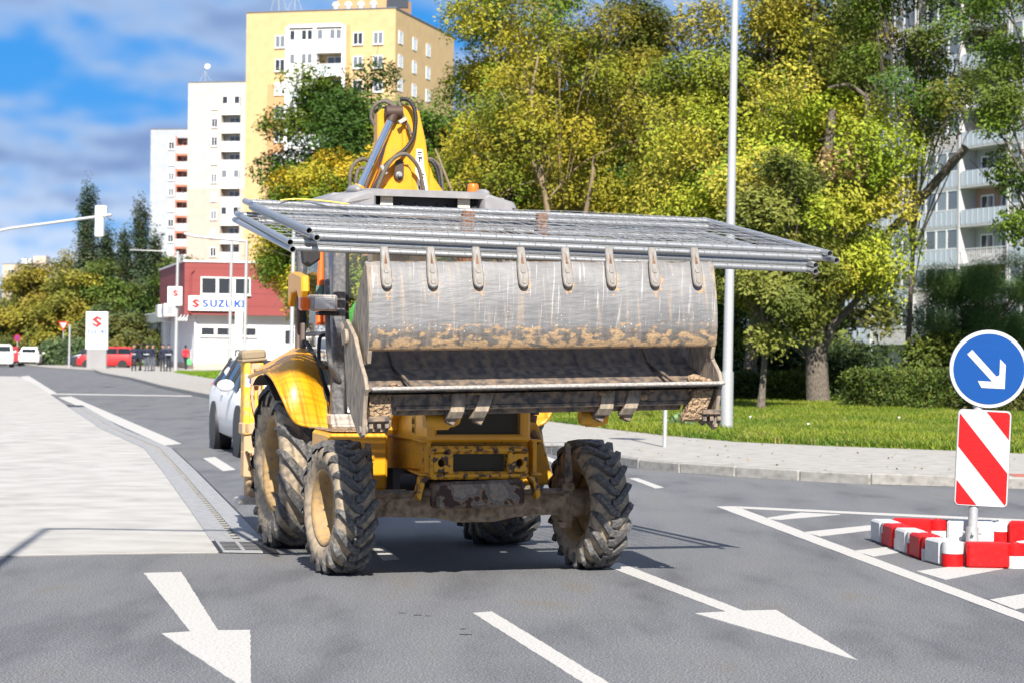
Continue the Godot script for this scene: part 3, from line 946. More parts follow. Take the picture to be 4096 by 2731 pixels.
func build_dealer() -> void:
	var red := tinted("wall_red", 0.235, 0.042, 0.042, 0.6)
	var white := tinted("wall_white", 0.72, 0.72, 0.72)
	var sred := plain("mark_red", lin(0.78, 0.03, 0.03), 0.4)
	var sblue := plain("mark_blue", lin(0.01, 0.06, 0.42), 0.4)
	# local x along the front facade, z towards the street
	var r := thing("car_dealer", "car showroom with red cladding above and white walls below", "showroom", Vector3(-24.9, 0, -165), deg_to_rad(14.5))
	var s := S()
	box(s, Vector3(9, 6.2, -10), Vector3(18, 4.0, 20))
	put(s, "red_cladding", red, r)
	for k in 4: part_box(r, "panel_joint", plain("joint_red", lin(0.2, 0.04, 0.035), 0.7), Vector3(9, 4.9 + k * 0.95, 0.004), Vector3(18, 0.03, 0.02))
	part_box(r, "roof_edge", mats["white"], Vector3(9, 8.26, -10), Vector3(18.2, 0.12, 20.2))
	part_box(r, "roof_light", mats["white"], Vector3(9.5, 8.6, -6), Vector3(5, 0.6, 4))
	part_box(r, "wall", white, Vector3(9.4, 2.1, -10.2), Vector3(17.0, 4.2, 18.6))
	part_box(r, "plinth", tinted("plinth", 0.55, 0.4, 0.32), Vector3(9.4, 0.3, -10.2), Vector3(17.1, 0.5, 18.7))
	for k in 3: window(r, Vector3(1.85 + k * 1.27, 6.4, 0.03), 1.24, 1.35, "pane_dark", 0)
	window(r, Vector3(8.6, 6.4, 0.03), 1.24, 1.35, "pane_dark", 0)
	for k in 3: window(r, Vector3(1.9 + k * 1.2 + (0.8 if k == 2 else 0.0), 2.95, -0.87), 1.15, 0.75, "pane_dark", 0)
	window(r, Vector3(8.2, 2.6, -0.87), 0.9, 1.2, "pane_dark", 0)
	s = S()
	tube(s, [Vector3(0.7, 7.6, 0.1), Vector3(0.45, 7.3, 0.1), Vector3(0.45, 4.3, 0.1)], 0.07, 8)
	put(s, "downpipe", red, r)
	part_box(r, "annex", white, Vector3(6.0, 2.35, -29.0), Vector3(11.0, 4.7, 17.8))
	part_box(r, "annex_fascia", mats["white_gloss"], Vector3(6.0, 4.3, -29.1), Vector3(11.5, 0.9, 18.2), 0.05)
	# glazed showroom side
	for k in 13:
		var g := empty("shop_bay", r, Vector3(-0.02, 2.1, -2.0 - k * 2.6))
		g.rotation.y = -PI / 2
		window(g, Vector3(0, 0, 0.4 - 1.35), 2.5, 3.6, "pane_mid" if k % 2 == 0 else "pane_blue", 1, "shop_window")
	var sg := part_box(r, "sign_board", mats["white_gloss"], Vector3(2.45, 5.05, 0.14), Vector3(4.3, 1.12, 0.22), 0.02)
	var mk := s_mark(0.72, 0.03)
	put(mk, "emblem", sred, sg).position = Vector3(0.85, 5.05, 0.255)
	for dx in [0.0, 0.03]: letters("SUZUKI", 0.56, 0.03, "lettering", sblue, sg, at3(2.98 + dx, 5.05, 0.27 + dx * 0.1), 1.2)
	letters("NEPARKOVAŤ", 0.34, 0.02, "lettering", plain("faded_red", lin(0.62, 0.33, 0.28), 0.7), r, at3(3.1, 1.75, -0.88), 0.9, 400)
	letters("Bus", 0.3, 0.02, "lettering", mats["faded_red"], r, at3(6.6, 1.75, -0.88), 1.0, 400)
	for k in 2:
		var lb := part_box(r, "light_box", mats["white_gloss"], Vector3(-0.6, 4.6, -6.0 - k * 5.0), Vector3(0.9, 1.0, 2.2), 0.05)
		part_box(lb, "emblem", sblue if k == 1 else plain("mark_grey", lin(0.3, 0.32, 0.36), 0.4), Vector3(-0.6, 4.6, -4.88 - k * 5.0), Vector3(0.45, 0.6, 0.02))
	for k in 3:
		s = S()
		ellipsoid(s, Vector3(-0.4 + k * 0.25, 3.8, 0.5 - k * 0.1), Vector3(0.13, 0.13, 0.16))
		cyl(s, Vector3(-0.4 + k * 0.25, 3.85, 0.4 - k * 0.1), Vector3(-0.2 + k * 0.25, 4.15, 0.0), 0.03)
		put(s, "floodlight", mats["white"], r)
	# pylon sign
	var t := thing("pylon_sign", "white dealer pylon with a red emblem on a grey base", "pylon sign", Vector3(-30.53, 0, -160))
	part_box(t, "base", tinted("pylon_grey", 0.27, 0.27, 0.28, 0.5), Vector3(0, 0.75, 0), Vector3(1.45, 1.5, 0.36), 0.03)
	part_box(t, "panel", mats["white_gloss"], Vector3(0, 2.87, 0), Vector3(1.6, 2.74, 0.42), 0.03)
	put(s_mark(0.86, 0.03), "emblem", sred, t).position = Vector3(0.03, 3.52, 0.212)
	for dx in [0.0, 0.02]: letters("SUZUKI", 0.25, 0.02, "lettering", sblue, t, at3(0.02 + dx, 2.78, 0.22 + dx * 0.1), 1.15)
	part_box(t, "print_line", mats["mark_grey"], Vector3(0.1, 2.25, 0.212), Vector3(0.85, 0.1, 0.006))
	# banner on a lamp post
	var b := thing("banner_sign", "white banner with a red emblem fixed to the lamp post by the showroom", "banner", Vector3(-23.24, 0, -149.7))
	part_box(b, "panel", mats["white_gloss"], Vector3(0, 5.2, 0), Vector3(1.0, 1.3, 0.08), 0.02)
	put(s_mark(0.5, 0.02), "emblem", sred, b).position = Vector3(0.05, 5.4, 0.042)
	letters("SUZUKI", 0.13, 0.015, "lettering", sblue, b, at3(0.0, 4.95, 0.05), 1.2)
	part_box(b, "print_line", mats["mark_grey"], Vector3(0, 4.76, 0.042), Vector3(0.4, 0.07, 0.006))

# ---------------------------------------------------------------- street furniture
func post(called: String, label: String, at: Vector3, h: float, r0: float, r1: float, category := "lamp post", group := "") -> Node3D:
	var t := thing(called, label, category, at, 0.0, group)
	t.rotation.z = deg_to_rad(-0.6)
	var s := S()
	cyl(s, Vector3.ZERO, Vector3(0, h, 0), r0, r1, 14)
	put(s, "pole", mats["post_zinc"], t)
	return t

func lamp_arm(t: Node3D, h: float, dx: float, dz: float, up := 0.1) -> void:
	var s := S()
	tube(s, [Vector3(0, h - 0.05, 0), Vector3(dx * 0.15, h + up * 0.7, dz * 0.15), Vector3(dx, h + up, dz)], [0.045, 0.04, 0.03], 8)
	put(s, "arm", mats["post_zinc"], t)
	s = S()
	T = Transform3D(Basis(Vector3.UP, atan2(-dz, dx)), Vector3(dx, h + up, dz))
	box(s, Vector3(0.3, 0, 0), Vector3(0.7, 0.09, 0.26), 0.03)
	T = Transform3D.IDENTITY
	put(s, "lamp_head", mats["sign_back"], t)

func sign_disc(t: Node3D, at: Vector3, r: float, called := "disc") -> void:
	var s := S()
	prism(s, disc(r, 40), -0.012, 0.0, 0.003)
	var o := put(s, called, mats["sign_back"], t)
	o.position = at

func build_furniture() -> void:
	# tall lamp posts
	var t := post("lamp_post", "tall galvanised lamp post at the lawn edge behind the fence stack", Vector3(3.88, 0.12, -39.2), 7.9, 0.095, 0.062, "lamp post", "lamp posts")
	lamp_arm(t, 7.9, -1.4, 0.9)
	var s := S()
	cyl(s, Vector3(0, 0, 0), Vector3(0, 1.1, 0), 0.115, 0.11, 14)
	put(s, "sleeve", mats["post_zinc"], t)
	t = post("lamp_post", "lamp post beside the showroom carrying the emblem banner", Vector3(-23.2, 0.1, -150), 8.2, 0.13, 0.09, "lamp post", "lamp posts")
	lamp_arm(t, 8.1, -2.6, 0.4)
	t = post("lamp_post", "thin lamp post standing in front of the showroom sign board", Vector3(-19.5, 0.1, -150), 8.9, 0.13, 0.1, "lamp post", "lamp posts")
	t = post("lamp_post", "grey post rising in front of the yellow green tree by the cab", Vector3(-6.1, 0.12, -60), 4.75, 0.065, 0.05, "lamp post", "lamp posts")
	# near post behind the camera whose shadow falls on the bus bay
	t = post("lamp_post", "lamp post beside the camera whose shadow crosses the bus bay", Vector3(-2.92, 0.0, -8.74), 7.6, 0.06, 0.035, "lamp post", "lamp posts")
	lamp_arm(t, 7.6, 1.9, 0.05, 0.02)
	t.rotation.z = deg_to_rad(-2.5)
	# signal masts
	t = post("signal_mast", "signal mast with a long arm in front of the showroom", Vector3(-9.85, 0.1, -80), 5.45, 0.075, 0.06, "traffic signal", "signal masts")
	s = S()
	tube(s, [Vector3(0, 5.42, 0), Vector3(-1.9, 5.56, 0), Vector3(-2.3, 5.66, 0)], 0.05, 8)
	put(s, "arm", mats["post_zinc"], t)
	part_box(t, "signal_head", mats["lamp_white"], Vector3(-0.22, 2.4, 0.02), Vector3(0.28, 0.85, 0.3), 0.03)
	part_box(t, "signal_visor", mats["black"], Vector3(-0.4, 2.62, 0.02), Vector3(0.16, 0.16, 0.16), 0.02)
	t = post("signal_mast", "signal mast whose arm reaches in over the bus bay", Vector3(-20.6, 0.0, -80), 5.5, 0.11, 0.09, "traffic signal", "signal masts")
	s = S()
	tube(s, [Vector3(0, 5.45, 0), Vector3(2.0, 5.92, 0), Vector3(5.75, 6.5, 0)], 0.055, 8)
	put(s, "arm", mats["post_zinc"], t)
	part_box(t, "signal_head", mats["lamp_white"], Vector3(5.35, 6.62, -0.1), Vector3(0.42, 0.42, 0.3), 0.03)
	part_box(t, "signal_board", mats["lamp_white"], Vector3(5.3, 6.05, -0.1), Vector3(0.3, 0.72, 0.3), 0.03)
	# sign pole on the pavement, sign hidden behind the bucket
	t = post("sign_pole", "slim galvanised sign pole at the kerb, its sign behind the bucket", Vector3(2.31, 0.11, -32.7), 2.85, 0.03, 0.03, "road sign")
	sign_disc(t, Vector3(0, 2.55, 0.045), 0.3)
	# distant signs
	t = post("yield_sign", "red bordered yield sign before the trees", Vector3(-41.3, 0.05, -200), 3.9, 0.05, 0.05, "road sign", "far road signs")
	s = S()
	prism(s, V2([-0.5, 0.45, 0.5, 0.45, 0.0, -0.42]), -0.02, 0.0)
	var o := put(s, "border", mats["sign_red"], t)
	o.position = Vector3(0, 3.5, 0.08)
	s = S()
	prism(s, V2([-0.33, 0.34, 0.33, 0.34, 0.0, -0.23]), 0.001, 0.006)
	put(s, "plate", mats["sign_white"], o)
	for k in 2:
		t = post("no_stopping_sign", ["round blue and red no stopping sign in front of the pylon base", "small far no stopping sign by the parked cars"][k], [Vector3(-34.2, 0.0, -176), Vector3(-45.5, 0.0, -200)][k], [2.6, 2.75][k], 0.045, 0.045, "road sign", "far road signs")
		s = S()
		prism(s, disc(0.31, 24), -0.02, 0.0)
		o = put(s, "plate", mats["sign_red"], t)
		o.position = Vector3(0, 2.3 if k == 0 else 2.45, 0.07)
		s = S()
		prism(s, disc(0.235, 24), 0.001, 0.005)
		put(s, "field", mats["sign_blue"], o)
		s = S()
		for a in [PI / 4, -PI / 4]:
			T = Transform3D(Basis(Vector3(0, 0, 1), a), Vector3(0, 0, 0.0065 + 0.001 * a))
			box(s, Vector3.ZERO, Vector3(0.46, 0.055, 0.003))
		T = Transform3D.IDENTITY
		put(s, "cross", mats["sign_red"], o)
	post("marker_post", "pale marker post behind the pylon sign", Vector3(-33.6, 0.05, -165), 3.3, 0.07, 0.07, "post")
	# keep-right sign with marker board
	t = thing("traffic_sign", "blue keep-right disc above a red and white striped marker board", "road sign", Vector3(3.74, 0.0, -17.62))
	t.rotation.z = deg_to_rad(-2.2)
	s = S()
	cyl(s, Vector3(0, 0, 0), Vector3(0, 1.62, 0), 0.0385, -1, 18)
	put(s, "pole", mats["post_zinc"], t)
	s = S()
	cyl(s, Vector3(0, 0.0, 0), Vector3(0, 0.14, 0), 0.05, -1, 18)
	for a in 3:
		T = Transform3D(Basis(Vector3.UP, a * TAU / 3 + 0.4), Vector3.ZERO)
		cyl(s, Vector3(0.04, 0.09, 0), Vector3(0.085, 0.09, 0), 0.013, -1, 6)
	T = Transform3D.IDENTITY
	put(s, "socket", mats["post_zinc"], t)
	s = S()
	cyl(s, Vector3(0, -0.02, 0), Vector3(0, 0.012, 0), 0.17, 0.16, 20)
	put(s, "foot_plate", mats["sign_back"], t)
	var face_t := Transform3D(Basis(Vector3.UP, deg_to_rad(-3)), Vector3(0, 0, 0))
	var dn := empty("disc_sign", t, Vector3(0.06, 1.42, 0.05))
	dn.rotation.y = deg_to_rad(-6)
	s = S()
	prism(s, disc(0.315, 64), -0.022, -0.001, 0.004)
	put(s, "rim", mats["sign_back"], dn)
	s = S()
	prism(s, disc(0.311, 64), 0.0, 0.004)
	put(s, "white_ring", mats["sign_white"], dn)
	s = S()
	prism(s, disc(0.283, 64), 0.005, 0.007)
	put(s, "field", mats["sign_blue"], dn)
	s = S()
	prism(s, V2([-0.140, 0.150, -0.178, 0.112, 0.03, -0.098, -0.085, -0.098, -0.052, -0.152, 0.132, -0.152, 0.132, 0.04, 0.085, 0.085, 0.085, -0.046, 0.06, -0.055]), 0.008, 0.010)
	put(s, "arrow", mats["sign_white"], dn)
	var bd := empty("marker_board", t, Vector3(0.045, 0.70, 0.05))
	bd.rotation.y = deg_to_rad(-6)
	var bw := 0.415
	var bh := 0.77
	var outl := rrect(bw, bh, 0.035, 5)
	s = S()
	prism(s, rrect(bw + 0.012, bh + 0.012, 0.04, 5), -0.024, -0.001, 0.004)
	put(s, "backing", mats["sign_back"], bd)
	s = S()
	prism(s, outl, 0.0, 0.004)
	put(s, "panel", mats["sign_white"], bd)
	var inn := rrect(bw - 0.014, bh - 0.014, 0.03, 5)
	for k in 3:
		var y0: float = [0.66, 0.12, -0.42][k]
		var band := V2([-0.3, y0 + 0.27 + 0.086, -0.3, y0 + 0.086, 0.3, y0 - 0.62, 0.3, y0 + 0.27 - 0.62])
		for pc in Geometry2D.intersect_polygons(inn, band):
			s = S()
			prism(s, pc, 0.005, 0.007)
			put(s, "stripe", mats["sign_red"], bd)
	# modular barrier blocks round the sign
	# side row facing the machine, drawn as short thick blocks with a lug between
	var row := [[3.04, -17.85, 3.06, -17.52, 1], [3.06, -17.4, 3.08, -17.06, 0], [3.08, -16.95, 3.10, -16.62, 1], [3.11, -16.5, 3.13, -16.18, 0], [3.14, -16.06, 3.19, -15.76, 1], [3.28, -15.66, 3.58, -15.64, 0], [3.72, -15.72, 4.05, -16.15, 1], [4.14, -16.28, 4.4, -16.8, 0], [4.46, -16.95, 4.62, -17.4, 1], [3.15, -17.93, 3.46, -17.86, 0], [3.58, -17.84, 3.95, -17.78, 1], [4.07, -17.75, 4.5, -17.62, 0]]
	var where := ["white barrier block at the far corner, beside a hatch bar", "red barrier block second along the side row", "white barrier block in the middle of the side row", "red barrier block fourth along the side row", "white barrier block at the near corner of the side row", "long red barrier block in front of the sign pole", "white barrier block beside the long red front block", "red barrier block on the outer side of the ring", "white barrier block on the outer side of the ring", "shaded red barrier block at the rear of the ring", "white barrier block behind the sign pole", "sunlit red barrier block beyond the sign pole"]
	for i in row.size():
		var q: Array = row[i]
		var a := Vector3(q[0], 0, q[1])
		var b := Vector3(q[2], 0, q[3])
		var l := a.distance_to(b)
		var m: Material = mats["block_white"] if q[4] == 1 else mats["block_red"]
		var m2: Material = mats["block_red"] if q[4] == 1 else mats["block_white"]
		var bt := thing("barrier_block", where[i], "barrier block", (a + b) / 2, 0, "barrier blocks round the sign")
		bt.basis = Basis((b - a).normalized(), Vector3.UP, (b - a).normalized().cross(Vector3.UP))
		s = S()
		box(s, Vector3(0, 0.092, 0), Vector3(l, 0.18, 0.17), 0.016)
		put(s, "body", m, bt)
		s = S()
		for k in 1: cyl(s, Vector3(l / 2 + 0.05, 0.096, 0), Vector3(l / 2 + 0.05, 0.178, 0), 0.08, 0.078, 20)
		cyl(s, Vector3(l / 2 + 0.05, 0.176, 0), Vector3(l / 2 + 0.05, 0.186, 0), 0.03, 0.026, 14)
		put(s, "top_lug", m, bt)
		s = S()
		cyl(s, Vector3(l / 2 + 0.05, 0.002, 0), Vector3(l / 2 + 0.05, 0.092, 0), 0.08, -1, 20)
		put(s, "bottom_lug", m2, bt)

# ---------------------------------------------------------------- vegetation
var leaf_meshes := {}

# a spray of folded leaves in a unit ball
func leaf_spray(key: String, n: int, l: float, w: float, droop: float) -> ArrayMesh:
	if leaf_meshes.has(key): return leaf_meshes[key]
	var r := RandomNumberGenerator.new()
	r.seed = hash(key)
	var s := S()
	for i in n:
		var p := Vector3(r.randf_range(-1, 1), r.randf_range(-0.8, 0.8), r.randf_range(-1, 1))
		if p.length() > 1.0: p = p.normalized() * r.randf_range(0.5, 1.0)
		var d := (p + Vector3(r.randf_range(-1, 1), -droop * 0.6 + r.randf_range(-0.4, 0.4), r.randf_range(-1, 1))).normalized()
		var side := d.cross(Vector3(r.randf_range(-0.5, 0.5), 1, r.randf_range(-0.5, 0.5))).normalized()
		var up := side.cross(d)
		var k := r.randf_range(0.75, 1.2)
		var tip := p + d * l * k - up * 0.1 * l
		var mid := p + d * l * k * 0.45
		tr3(s, p, mid + side * w * 0.5 * k + up * 0.06 * l, tip)
		tr3(s, p, tip, mid - side * w * 0.5 * k + up * 0.06 * l)
	s.generate_normals()
	leaf_meshes[key] = s.commit()
	return leaf_meshes[key]

func leaf_mat(key: String, back := 0.45) -> StandardMaterial3D:
	if mats.has(key): return mats[key]
	var m := StandardMaterial3D.new()
	m.vertex_color_use_as_albedo = true
	m.roughness = 0.55
	m.metallic_specular = 0.35
	m.backlight_enabled = true
	m.backlight = Color(back, back, back)
	mats[key] = m
	return m

func crowd(called: String, mesh: Mesh, m: Material, parent: Node3D, where: Array, cols: PackedColorArray, stuff := true) -> MultiMeshInstance3D:
	var mm := MultiMesh.new()
	mm.transform_format = MultiMesh.TRANSFORM_3D
	mm.use_colors = true
	mm.mesh = mesh
	mm.instance_count = where.size()
	for i in where.size():
		mm.set_instance_transform(i, where[i])
		mm.set_instance_color(i, cols[i])
	var o := MultiMeshInstance3D.new()
	o.multimesh = mm
	o.material_override = m
	hang(o, called, parent)
	if stuff: o.set_meta("kind", "stuff")
	return o

func rand_basis(r: RandomNumberGenerator, s: float) -> Basis:
	return Basis(Vector3(r.randf_range(-1, 1), r.randf_range(-1, 1), r.randf_range(-1, 1)).normalized() if true else Vector3.UP, r.randf_range(0, TAU)).scaled(Vector3(s, s, s))

# sprays keep their upper side up and a little outwards
func leaf_basis(r: RandomNumberGenerator, out: Vector3, s: float) -> Basis:
	var up := (Vector3.UP * 1.3 + out.normalized() * 0.9 + Vector3(r.randf_range(-1, 1), r.randf_range(-0.4, 0.4), r.randf_range(-1, 1)) * 0.7).normalized()
	var x := up.cross(Vector3(r.randf_range(-1, 1), 0.1, r.randf_range(-1, 1))).normalized()
	return Basis(x, up, x.cross(up)).scaled_local(Vector3(s, s, s))

func gauss(r: RandomNumberGenerator) -> Vector3:
	return Vector3(r.randfn(0, 1), r.randfn(0, 1), r.randfn(0, 1))

# d: pos, h (trunk top), tr (trunk radius), c (crown centre, local), r (crown radii), clumps, per, size, cols (array of linear colours), bark, seed
func tree(called: String, label: String, group: String, d: Dictionary) -> Node3D:
	var t := thing(called, label, "tree", d.pos, 0.0, group)
	var r := RandomNumberGenerator.new()
	r.seed = d.get("seed", 1)
	var bark: Material = mats[d.get("bark", "bark")]
	var tr: float = d.get("tr", 0.25)
	var c: Vector3 = d.c
	var rad: Vector3 = d.r
	var trunk := S()
	var base_pts := []
	var rads := []
	var top := Vector3(c.x, c.y + rad.y * 0.35, c.z)
	var bend := Vector3(r.randf_range(-1, 1), 0, r.randf_range(-1, 1)) * tr * 1.5
	for i in 9:
		var f := i / 8.0
		var p := Vector3(0, 0, 0).lerp(top, f)
		p.x = lerp(0.0, top.x, f * f) + bend.x * sin(f * 5.0)
		p.z = lerp(0.0, top.z, f * f) + bend.z * sin(f * 4.0)
		base_pts.append(p)
		rads.append(tr * (1.0 - 0.8 * f) * (1.35 if i == 0 else 1.0))
	tube(trunk, base_pts, rads, 10)
	put(trunk, "trunk", bark, t)
	var clumps: int = d.get("clumps", 60)
	var per: int = d.get("per", 50)
	var size: float = d.get("size", 0.3)
	var cols: Array = d.cols
	var limbs := S()
	var where := []
	var tint := PackedColorArray()
	var cr: float = d.get("cr", 0.24) * (rad.x + rad.y + rad.z) / 3.0
	var taper: float = d.get("taper", 0.0)
	for k in clumps:
		var dir := gauss(r).normalized()
		var p := dir * pow(r.randf_range(0.08, 1.0), 0.45)
		if taper != 0.0:
			var f := 1.0 - taper * (p.y * 0.5 + 0.5)
			p.x *= f
			p.z *= f
		var cp := c + p * rad
		if cp.y < d.get("floor", 0.3): continue
		var from: Vector3 = base_pts[clampi(int(clampf(cp.y / max(top.y, 0.1) * 5.0, 1.0, 7.0)) - r.randi_range(0, 1), 1, 8)]
		if k % 2 == 0:
			var mid := from.lerp(cp, 0.55) + Vector3(0, rad.y * 0.06, 0)
			tube(limbs, [from, mid, cp], [tr * 0.3, tr * 0.16, 0.015], 5, false)
			for q in 4:
				tube(limbs, [mid.lerp(cp, 0.25 * q), cp + gauss(r) * cr * 0.8], [max(tr * 0.08, 0.014), 0.007], 4, false)
		var tone := r.randf()
		var base: Color = cols[r.randi_range(0, cols.size() - 1)]
		var flat: float = d.get("flat", 0.7)
		for i in per:
			var g := gauss(r)
			g = g / max(1.0, g.length() / 1.7)
			var q := cp + Vector3(g.x, g.y * flat, g.z) * cr * 0.62
			if q.y < 0.1: continue
			where.append(Transform3D(leaf_basis(r, q - c, size * r.randf_range(0.7, 1.25)), q))
			var cc: Color = base.lerp(cols[r.randi_range(0, cols.size() - 1)], 0.22 * r.randf()) * r.randf_range(0.86, 1.12)
			cc.a = 1.0
			tint.append(cc)
	put(limbs, "limbs", bark, t).set_meta("kind", "stuff")
	crowd("crown", leaf_spray(d.get("spray", "broad"), d.get("leaves", 8), d.get("leaf_l", 0.62), d.get("leaf_w", 0.34), d.get("droop", 0.4)), leaf_mat("leaf"), t, where, tint)
	return t

func bare_limb(t: Node3D, pts: Array, r0: float, r1: float, m := "bark") -> void:
	var s := S()
	var c := curve(pts, 5)
	var rr := []
	for i in c.size(): rr.append(lerp(r0, r1, float(i) / (c.size() - 1)))
	tube(s, c, rr, 9)
	put(s, "limb", mats[m], t)

func bush(called: String, label: String, category: String, group: String, pos: Vector3, r3: Vector3, n: int, size: float, cols: Array, sd: int, boxy := false, turn := 0.0) -> Node3D:
	var t := thing(called, label, category, pos, turn, group)
	var r := RandomNumberGenerator.new()
	r.seed = sd
	var where := []
	var tint := PackedColorArray()
	for i in n:
		var p := Vector3(r.randf_range(-1, 1), r.randf_range(-1, 1), r.randf_range(-1, 1))
		if boxy:
			var k := r.randi_range(0, 2)
			if r.randf() < 0.75:
				p[k] = (1.0 if p[k] > 0 else -1.0) * r.randf_range(0.82, 1.02)
		else:
			p = p.normalized() * pow(r.randf(), 0.33) * (1.0 + 0.25 * sin(p.x * 5 + sd) * sin(p.z * 4))
		var q := p * r3 + Vector3(0, r3.y, 0)
		if q.y < 0.02: continue
		where.append(Transform3D(rand_basis(r, size * r.randf_range(0.7, 1.3)), q))
		var cc: Color = cols[r.randi_range(0, cols.size() - 1)] * r.randf_range(0.7, 1.2)
		cc.a = 1.0
		tint.append(cc)
	var s := S()
	for k in 5:
		var a := Vector3((k - 2) * r3.x * 0.3, 0, r3.z * 0.2 * sin(k * 2.0))
		tube(s, [a, a + Vector3(0.05 * k, r3.y * 0.8, 0.03), a + Vector3(0.1 * (k - 2), r3.y * 1.4, 0.1 * (k % 2))], [0.03, 0.02, 0.01], 5)
	put(s, "stems", mats["bark"], t)
	crowd("foliage", leaf_spray("broad", 8, 0.62, 0.34, 0.4), leaf_mat("leaf"), t, where, tint)
	return t

func build_plants() -> void:
	var bk := tex("bark", nz(81, 0.05, [[0.0, 0.045, 0.036, 0.028], [0.5, 0.13, 0.11, 0.09], [1.0, 0.25, 0.215, 0.18]], 256, 6), 0.9, 0.95)
	bk.uv1_scale = Vector3(2.2, 0.6, 2.2)
	relief(bk, mats["lumps_t"], 3.0)
	tex("bark_pale", nz(82, 0.05, [[0.0, 0.12, 0.095, 0.07], [0.5, 0.24, 0.18, 0.11], [1.0, 0.34, 0.27, 0.18]], 256, 5), 1.2, 0.95)
	var yg := [Color(0.241, 0.273, 0.0199), Color(0.152, 0.231, 0.0181), Color(0.312, 0.294, 0.0239), Color(0.105, 0.182, 0.0166), Color(0.202, 0.224, 0.0196)]
	var gold := [Color(0.25, 0.235, 0.018), Color(0.19, 0.205, 0.016), Color(0.30, 0.25, 0.016), Color(0.13, 0.16, 0.014), Color(0.21, 0.19, 0.018)]
	var olive := [Color(0.0912, 0.107, 0.0164), Color(0.122, 0.118, 0.0155), Color(0.0682, 0.091, 0.0158), Color(0.178, 0.157, 0.018)]
	var dark := [Color(0.0512, 0.105, 0.013), Color(0.0768, 0.142, 0.0146), Color(0.109, 0.172, 0.0162), Color(0.0384, 0.0738, 0.0105)]
	var mid := [Color(0.0595, 0.107, 0.019), Color(0.096, 0.15, 0.0231), Color(0.0992, 0.135, 0.0273), Color(0.0465, 0.0836, 0.0168)]
	var lime := [Color(0.256, 0.33, 0.0241), Color(0.329, 0.371, 0.0316), Color(0.173, 0.26, 0.0189), Color(0.375, 0.335, 0.0401), Color(0.286, 0.293, 0.0266)]
	var maple := [Color(0.043, 0.101, 0.00834), Color(0.0689, 0.143, 0.00945), Color(0.0312, 0.0713, 0.00765), Color(0.0904, 0.135, 0.00954)]
	# group in the middle, behind the backhoe
	tree("maple_tree", "dense dark green maple in front of the yellow tower block", "trees behind the backhoe", {"pos": Vector3(-6.4, 0.1, -92), "c": Vector3(0.2, 8.4, 0), "r": Vector3(4.6, 5.4, 4.2), "clumps": 102, "per": 130, "size": 0.258, "cols": maple, "tr": 0.22, "seed": 3, "flat": 0.6})
	tree("maple_tree", "yellow and green maple at the edge of the group beside the showroom", "trees behind the backhoe", {"pos": Vector3(-6.1, 0.1, -80), "c": Vector3(0.3, 5.6, 0), "r": Vector3(3.2, 3.3, 3.2), "clumps": 96, "per": 130, "size": 0.215, "cols": [Color(0.335, 0.287, 0.0165), Color(0.214, 0.252, 0.0145), Color(0.123, 0.192, 0.0122), Color(0.459, 0.33, 0.0175), Color(0.0742, 0.134, 0.00936)], "tr": 0.18, "seed": 4})
	tree("maple_tree", "small yellow maple close behind the boom", "trees behind the backhoe", {"pos": Vector3(-4.0, 0.1, -75), "c": Vector3(0, 4.7, 0), "r": Vector3(2.5, 3.0, 2.5), "clumps": 60, "per": 130, "size": 0.200, "cols": [Color(0.373, 0.317, 0.0175), Color(0.269, 0.293, 0.0171), Color(0.15, 0.212, 0.013)], "tr": 0.12, "seed": 5})
	tree("ash_tree", "tall thin-crowned yellow green tree rising behind the boom", "trees behind the backhoe", {"pos": Vector3(-0.3, 0.1, -78), "c": Vector3(0.2, 9.6, 0), "r": Vector3(3.3, 6.2, 3.4), "clumps": 102, "per": 82, "size": 0.215, "cols": yg, "tr": 0.15, "seed": 6, "leaf_w": 0.22, "cr": 0.2})
	var forked := tree("ash_tree", "forked tree with pale bare trunks and golden sparse leaves", "trees behind the backhoe", {"pos": Vector3(1.75, 0.1, -72), "c": Vector3(-0.4, 8.0, 0), "r": Vector3(3.4, 5.4, 3.0), "clumps": 72, "per": 87, "size": 0.200, "cols": gold, "tr": 0.05, "seed": 7, "bark": "bark_pale", "leaf_w": 0.22, "cr": 0.22, "floor": 3.0})
	bare_limb(forked, [Vector3(0, 0, 0.2), Vector3(-0.15, 3.0, 1.0), Vector3(-0.75, 6.6, 1.8), Vector3(-1.2, 9.3, 1.8), Vector3(-1.0, 11.0, 1.6)], 0.14, 0.03, "bark_pale")
	bare_limb(forked, [Vector3(0.05, 0.3, 0.2), Vector3(0.35, 4.4, 1.3), Vector3(0.75, 6.9, 2.2), Vector3(0.8, 7.7, 2.3)], 0.11, 0.05, "bark_pale")
	bare_limb(forked, [Vector3(-0.75, 6.6, 1.8), Vector3(-1.4, 8.2, 2.1), Vector3(-2.2, 9.8, 2.2)], 0.06, 0.015, "bark_pale")
	bare_limb(forked, [Vector3(-0.1, 2.6, 1.0), Vector3(-1.6, 4.7, 1.6), Vector3(-3.0, 5.3, 1.9)], 0.07, 0.02, "bark_pale")
	bare_limb(forked, [Vector3(-0.7, 6.3, 1.8), Vector3(0.4, 7.5, 2.1), Vector3(1.4, 8.0, 2.2)], 0.035, 0.01, "bark_pale")
	bare_limb(forked, [Vector3(-0.9, 7.0, 1.8), Vector3(-2.0, 6.6, 2.1), Vector3(-2.7, 5.5, 2.3)], 0.035, 0.01, "bark_pale")
	bare_limb(forked, [Vector3(-1.6, 0, 0.6), Vector3(-1.9, 3.4, 1.2), Vector3(-3.4, 5.9, 1.5), Vector3(-4.3, 8.0, 1.6)], 0.08, 0.03, "bark_pale")
